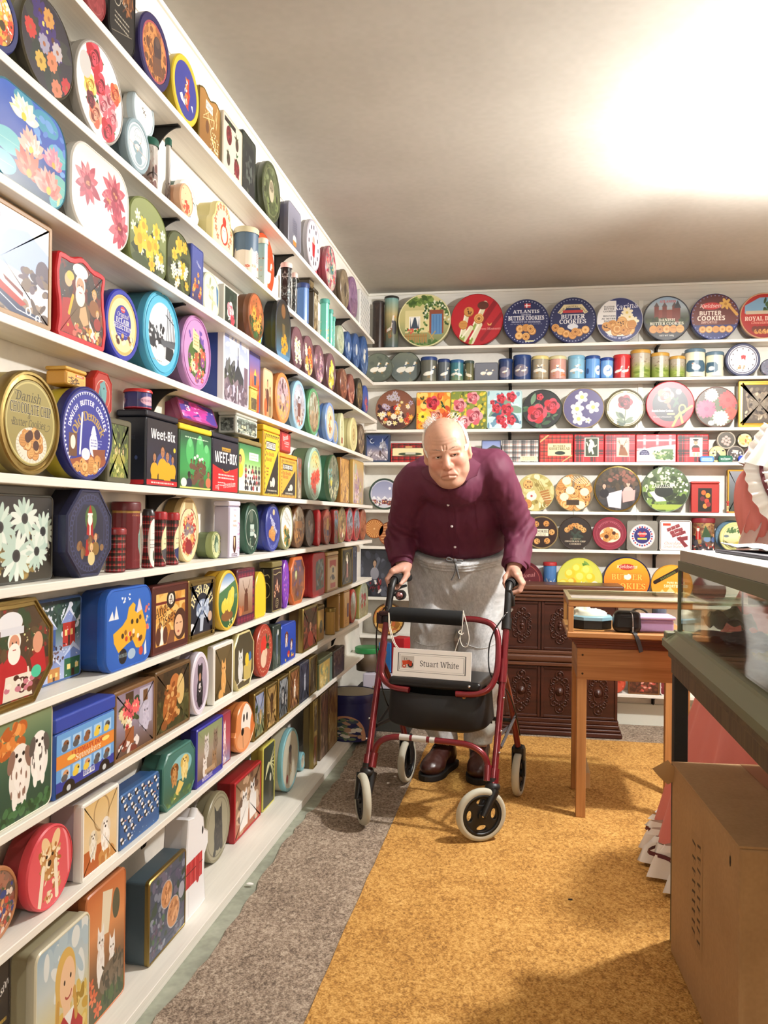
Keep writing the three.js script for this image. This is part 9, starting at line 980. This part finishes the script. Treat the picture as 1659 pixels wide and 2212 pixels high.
mesh('body',mergeGeometries([headG,hL.geo,hR.geo,bodyG].map(flat)),skinM,man);
const inHead=(g)=>{g.applyMatrix4(HM);return g;};
for(const s of[-1,1]){
const e=new THREE.SphereGeometry(0.0118,20,14);e.translate(s*0.031,0.0005,0.0795);const eye=mesh('eye',inHead(e),paint(0xd8cfc4,0.2),man);
const i=new THREE.SphereGeometry(0.0055,16,10);i.scale(1,1,0.4);i.translate(s*0.031+0.002,0.001,0.0902);mesh('iris',inHead(i),paint(0x2c2a2a,0.12),eye);
const b=[];seed=40+s;for(let k=0;k<26;k++){const t=k/25,x=s*(0.012+0.036*t),y=0.022+0.006*Math.sin(t*2.6)+rr(-0.002,0.002),z=0.1015 - 0.018*t*t+rr(-0.001,0.001);b.push(cyl(V(x,y,z),V(x+s*rr(0.003,0.007),y+rr(0.001,0.004),z+rr(-0.001,0.002)),0.0006,0.0003,4));}mesh('eyebrow',inHead(merge(b)),paint(0x8a7a6c,0.9),man);
}
{const hf=(p)=>{const q=toHead(p,tmp),m=Math.abs(q[0]),w=N3(q[0]*60,q[1]*16,q[2]*46),shell=cranium(q)- 0.0055 - 0.0035*w - 0.002*N3(q[0]*160,q[1]*30,q[2]*120);const region=0.06 -(m*1.02 - q[2]*0.62+(q[1]<0.02?0.02:0)- 0.12*Math.max(0,q[1]- 0.06)),low=-0.045 - q[1]+(q[2]>0?0.5*q[2]:0);return smax(smax(shell,region,0.008),low,0.01);};
seed=9;const g=nets(hf,[-0.12,1.28,0.36],[0.11,1.56,0.63],0.0034),w=[];
for(let k=0;k<150;k++){const s=rnd()<0.72?-1:1,a=rr(0.5,1.35),z=rr(-0.07,0.03),x=s*(0.08*Math.cos(a)),y=0.036+0.092*Math.sin(a);const P0=V(x,y,z),P1=V(x+s*rr(0.002,0.012),y+rr(0.002,0.014),z+rr(-0.012,0.006)),P2=V(P1.x+rr(-0.006,0.014)*s,P1.y+rr(-0.004,0.01),P1.z+rr(-0.02,0.004));w.push(new THREE.TubeGeometry(new THREE.CatmullRomCurve3([P0,P1,P2]),5,0.00055,4));}
mesh('hair',merge([g,inHead(merge(w))]),new THREE.MeshPhysicalMaterial({color:0xe9e6df,roughness:0.75,side:THREE.DoubleSide}),man);}
const waist=(p)=>1.028 - 0.4*p[2]- 0.02*p[0];
const folds=(p)=>0.007*N3(p[0]*13+3,p[1]*4,p[2]*7)+0.0045*N3(p[0]*24,p[1]*9+5,p[2]*16)+0.002*N3(p[0]*52,p[1]*26,p[2]*40);
const arms=[[[-0.17,1.262,0.325],[-0.24,1.05,0.14],[-0.219,0.94,0.222],[-0.222,0.915,0.245]],[[0.172,1.312,0.325],[0.266,1.085,0.175],[0.251,0.945,0.296],[0.254,0.925,0.318]]];
function torsoF(p){
let d=ell(p,[0.004,1.07,0.07],[0.212,0.135,0.165]);d=smin(d,ell(p,[0,1.18,0.17],[0.2,0.15,0.15]),0.06);d=smin(d,ell(p,[0.01,1.31,0.24],[0.185,0.12,0.13]),0.06);d=smin(d,cap(p,[-0.15,1.285,0.315],[0.155,1.335,0.3],0.07,0.08),0.05);d=smin(d,ell(p,[-0.005,1.27,0.36],[0.12,0.09,0.09]),0.06);return d;
}
function shirtF(p){
let d=torsoF(p),ar=9;arms.forEach(([s,e,w],k)=>{let a=smin(cap(p,s,e,0.072,0.06),cap(p,e,w,0.06,0.047),0.03);const t=(p[0]- e[0])**2+(p[1]- e[1])**2+(p[2]- e[2])**2;a+=0.0075*Math.sin((p[1]*1.2+p[2]*0.6+p[0]*(k?-0.9:0.9))*95+2*N3(p[0]*9,p[1]*9,p[2]*9))*Math.exp(-t/0.011);ar=Math.min(ar,a);});
d=smin(d,ar,0.022);d+=folds(p);const bl=p[1]- waist(p);d -=0.01*Math.exp(-(((bl - 0.03)/0.03)**2));
d=smax(d,waist(p)- 0.035 - p[1],0.006);
arms.forEach(([,e,w])=>{const n=[w[0]- e[0],w[1]- e[1],w[2]- e[2]],l=Math.hypot(...n),t=((p[0]- w[0])*n[0]+(p[1]- w[1])*n[1]+(p[2]- w[2])*n[2])/l;if(Math.hypot(p[0]- w[0],p[1]- w[1],p[2]- w[2])<0.11)d=smax(d,t,0.004);});
d=smax(d,-cap(p,[-0.006,1.3,0.46],[-0.006,1.42,0.42],0.06,0.066),0.01);return d;
}
mesh('shirt',nets(shirtF,[-0.36,0.86,-0.13],[0.39,1.47,0.5],0.0068),shirtM,man);const shirt=man.children[man.children.length - 1];
const front=(f,x,y,z0=0.62)=>{let z=z0;while(z>-0.3&&f([x,y,z])>0)z -=0.004;let a=z,b=z+0.004;for(let k=0;k<14;k++){const m=(a+b)/2;f([x,y,m])>0?b=m:a=m;}return a;};
function patch(f,P,nu,nv,off,thick){
const pos=[],idx=[],S=(nu+1)*(nv+1);for(const o of[off,off - thick])for(let j=0;j<=nv;j++)for(let i=0;i<=nu;i++){const[x,y]=P(i/nu,j/nv);pos.push(x,y,front(f,x,y)+o);}
for(let j=0;j<nv;j++)for(let i=0;i<nu;i++){const a=j*(nu+1)+i;idx.push(a,a+nu+1,a+1,a+1,a+nu+1,a+nu+2);}const e=(a,b)=>idx.push(a,S+a,b,b,S+a,S+b);for(let i=0;i<nu;i++){e(i,i+1);e(nv*(nu+1)+i,nv*(nu+1)+i+1);}for(let j=0;j<nv;j++){e(j*(nu+1),(j+1)*(nu+1));e(j*(nu+1)+nu,(j+1)*(nu+1)+nu);}
const g=new THREE.BufferGeometry();g.setAttribute('position',new THREE.Float32BufferAttribute(pos,3));g.setAttribute('uv',new THREE.Float32BufferAttribute(pos.flatMap((v,i)=>i % 3<2?[v]:[]),2));g.setIndex(idx);g.computeVertexNormals();return g;
}
mesh('placket',patch(shirtF,(u,v)=>{const y=1.235 - 0.27*v;return[-0.018+0.026*v+(u - 0.5)*0.03,y];},4,40,0.0028,0.003),shirtM,shirt);
mesh('pocket',patch(shirtF,(u,v)=>[0.088+0.105*u+0.012*v,1.2 - 0.115*v+0.002*u -(v>0.8?0.018*(1 - Math.abs(u - 0.5)*2)*(v - 0.8)*5:0)],12,12,0.0026,0.002),shirtM,shirt);
for(const y of[1.183,1.098,1.012]){const v=(1.235 - y)/0.27,x=-0.018+0.026*v,g=lathe([[0.0005,0.0026],[0.0035,0.0026],[0.0055,0.0012],[0.0055,0],[0.0005,0]],16);g.rotateX(Math.PI/2);g.translate(x,y,front(shirtF,x,y)+0.003);mesh('button',g,paint(0xdcd4d6,0.3),shirt);}
{
const leaf=(A,B,C,D,k)=>{const pos=[],idx=[],n=10;for(const o of[0,1])for(let j=0;j<=n;j++)for(let i=0;i<=n;i++){const u=i/n,v=j/n,p=A.clone().multiplyScalar((1 - u)*(1 - v)).add(B.clone().multiplyScalar(u*(1 - v))).add(C.clone().multiplyScalar(u*v)).add(D.clone().multiplyScalar((1 - u)*v));p.z+=0.02*Math.sin(Math.PI*v)*(1 - u*0.5)*k - o*0.0035;pos.push(p.x,p.y,p.z);}const S=(n+1)**2;for(let j=0;j<n;j++)for(let i=0;i<n;i++){const a=j*(n+1)+i;idx.push(a,a+n+1,a+1,a+1,a+n+1,a+n+2,S+a,S+a+1,S+a+n+1,S+a+1,S+a+n+2,S+a+n+1);}const e=(a,b)=>idx.push(a,S+a,b,b,S+a,S+b);for(let i=0;i<n;i++){e(i,i+1);e(n*(n+1)+i,n*(n+1)+i+1);e(i*(n+1),(i+1)*(n+1));e(i*(n+1)+n,(i+1)*(n+1)+n);}const g=new THREE.BufferGeometry();g.setAttribute('position',new THREE.Float32BufferAttribute(pos,3));g.setAttribute('uv',new THREE.Float32BufferAttribute(pos.flatMap((v,i)=>i % 3<2?[v]:[]),2));g.setIndex(idx);g.computeVertexNormals();return g;};
mesh('collar',merge([leaf(V(0.068,1.378,0.395),V(0.115,1.345,0.4),V(0.104,1.296,0.455),V(0.006,1.245,0.48),1),leaf(V(-0.08,1.355,0.4),V(-0.12,1.318,0.4),V(-0.098,1.282,0.45),V(-0.022,1.245,0.482),1),leaf(V(0.085,1.335,0.41),V(0.075,1.31,0.44),V(-0.004,1.228,0.478),V(-0.004,1.255,0.484),0.6)]),shirtM,shirt);}
for(const[,e,w,c]of arms){const d=V(c[0]- w[0],c[1]- w[1],c[2]- w[2]).normalize(),q=new THREE.Quaternion().setFromUnitVectors(V(0,1,0),V(w[0]- e[0],w[1]- e[1],w[2]- e[2]).normalize());const g=lathe([[0.0425,-0.03],[0.0465,-0.028],[0.0455,0.004],[0.0435,0.018],[0.041,0.017],[0.04,0]],36),p=g.attributes.position;for(let i=0;i<p.count;i++){const a=Math.atan2(p.getZ(i),p.getX(i)),s=1+0.03*Math.sin(a*3)+0.02*Math.sin(a*7+p.getY(i)*60);p.setX(i,p.getX(i)*s);p.setZ(i,p.getZ(i)*s);}g.applyQuaternion(q);g.translate(...w);g.computeVertexNormals();mesh('cuff',g,shirtM,shirt);}
const legs=[[[-0.1,0.82,0.0],[-0.112,0.5,0.045],[-0.06,0.15,-0.012]],[[0.094,0.82,0.0],[0.106,0.5,0.045],[0.094,0.15,-0.012]]];
function trouserF(p){
let d=ell(p,[0.0,0.9,0.01],[0.208,0.17,0.16]);d=smin(d,ell(p,[0.003,0.99,0.065],[0.202,0.11,0.16]),0.05);
let lg=9;for(const[h,k,a]of legs){const q=smin(cap(p,h,k,0.118,0.09),cap(p,k,a,0.09,0.064),0.05);lg=smin(lg,q,0.012);}d=smin(d,lg,0.05);
d+=0.009*N3(p[0]*12,p[1]*6+p[0]*5,p[2]*9)+0.0045*N3(p[0]*26,p[1]*20 - Math.abs(p[0])*22,p[2]*18)+0.005*Math.sin(p[1]*62+Math.abs(p[0])*30)*Math.exp(-(((p[1]- 0.25)/0.1)**2));
d=smax(d,p[1]- waist(p),0.006);d=smax(d,0.145 - p[1],0.008);return d;
}
const tr=mesh('sweatpants',nets(trouserF,[-0.25,0.13,-0.19],[0.24,1.08,0.26],0.0072),fleece,man);
mesh('waistband',nets((p)=>{const b=p[1]- waist(p);return smax(smax(trouserF([p[0],Math.min(p[1],waist(p)- 0.012),p[2]])- 0.0045 - 0.0012*Math.sin(b*420),b,0.004),-0.05 - b,0.004);},[-0.25,0.86,-0.19],[0.24,1.13,0.27],0.0062),fleece,tr);
{const cordM=(()=>{const t=texture(32,(u,v,o)=>{const w=(Math.floor(u*8)+Math.floor(v*8))% 3===0?190:22;o[0]=o[1]=o[2]=w;},true);t.repeat.set(12,2);return new THREE.MeshStandardMaterial({map:t,roughness:0.9});})();const z0=front(trouserF,0,0.95)+0.014,C3=(pts)=>pipe(pts.map((p)=>V(p[0],p[1],z0+(p[2]??0))),0.004,40,8);
mesh('drawcord',merge([C3([[-0.004,0.955],[-0.024,0.966,0.004],[-0.034,0.958,0.003],[-0.02,0.952,0.004],[-0.002,0.955,0.006]]),C3([[0,0.955],[0.018,0.957,0.004],[0.036,0.955,0.002]]),C3([[0,0.955,0.005],[0.006,0.93,0.004],[0.002,0.9,0.002],[-0.012,0.872,0.0]]),C3([[0,0.955,0.005],[0.008,0.93,0.006],[0.014,0.905,0.004],[0.02,0.88,0.001]]),(()=>{const g=new THREE.SphereGeometry(0.009,14,10);g.translate(0.002,0.954,z0+0.006);return g;})()]),cordM,tr);}
for(const[a,b]of[[-0.19,-0.02],[0.022,0.185]]){const pts=[];for(let i=0;i<=14;i++){const x=a+0.012+(b - a - 0.024)*i/14,y=0.6 - 0.018*Math.sin(i/14*Math.PI);pts.push(V(x,y,front(trouserF,x,y)+0.0008));}mesh('knee_seam',pipe(pts,0.0016,40,6),paint(0xb4b5b2,0.9),tr);}
const leather=new THREE.MeshPhysicalMaterial({color:0x3d1d17,roughness:0.34,clearcoat:0.3,clearcoatRoughness:0.4,side:THREE.DoubleSide}),soleM=paint(0x15110f,0.7);
for(const[x,z,turn]of[[-0.072,0.006,-0.3],[0.1,0.0,0.03]]){
const sh=new THREE.Group();sh.name='shoe';sh.position.set(x,FLOOR,z);sh.rotation.y=turn;man.add(sh);
const up=(p)=>{let d=ell(p,[0,0.048,0.088],[0.05,0.04,0.066]);d=smin(d,cap(p,[0,0.062,0.05],[0,0.098,-0.04],0.042,0.043),0.03);d=smin(d,ell(p,[0,0.06,-0.085],[0.041,0.062,0.05]),0.03);d=smin(d,cap(p,[0,0.1,-0.06],[0,0.135,-0.07],0.04,0.04),0.02);d=smax(d,-cap(p,[0,0.12,-0.065],[0,0.19,-0.075],0.031,0.036),0.006);d=Math.max(d,0.022 - p[1]);d+=0.0012*N3(p[0]*70,p[1]*60,p[2]*50);return d;};
mesh('upper',nets(up,[-0.07,0.015,-0.15],[0.07,0.18,0.17],0.0048),leather,sh);
const s=new THREE.Shape();s.moveTo(-0.034,-0.13);s.bezierCurveTo(-0.05,-0.08,-0.036,-0.02,-0.046,0.03);s.bezierCurveTo(-0.06,0.08,-0.05,0.155,0,0.16);s.bezierCurveTo(0.05,0.155,0.06,0.08,0.046,0.03);s.bezierCurveTo(0.036,-0.02,0.05,-0.08,0.034,-0.13);s.bezierCurveTo(0.02,-0.146,-0.02,-0.146,-0.034,-0.13);const g=new THREE.ExtrudeGeometry(s,{depth:0.018,bevelEnabled:true,bevelSize:0.004,bevelThickness:0.004,bevelSegments:2,curveSegments:14});g.rotateX(Math.PI/2);g.scale(1,1,1);g.translate(0,0.022,0);mesh('sole',g,soleM,sh);
const lc=[];for(let k=0;k<4;k++){const zz=0.05 - k*0.022,y=0.101+k*0.0115;lc.push(pipe([V(-0.03,y - 0.012,zz),V(-0.012,y+0.003,zz),V(0.014,y+0.004,zz - 0.006),V(0.03,y - 0.012,zz - 0.008)],0.0022,16,6));}mesh('laces',merge(lc),paint(0x1c1210,0.8),sh);
}
}
renderer.render(scene, camera);
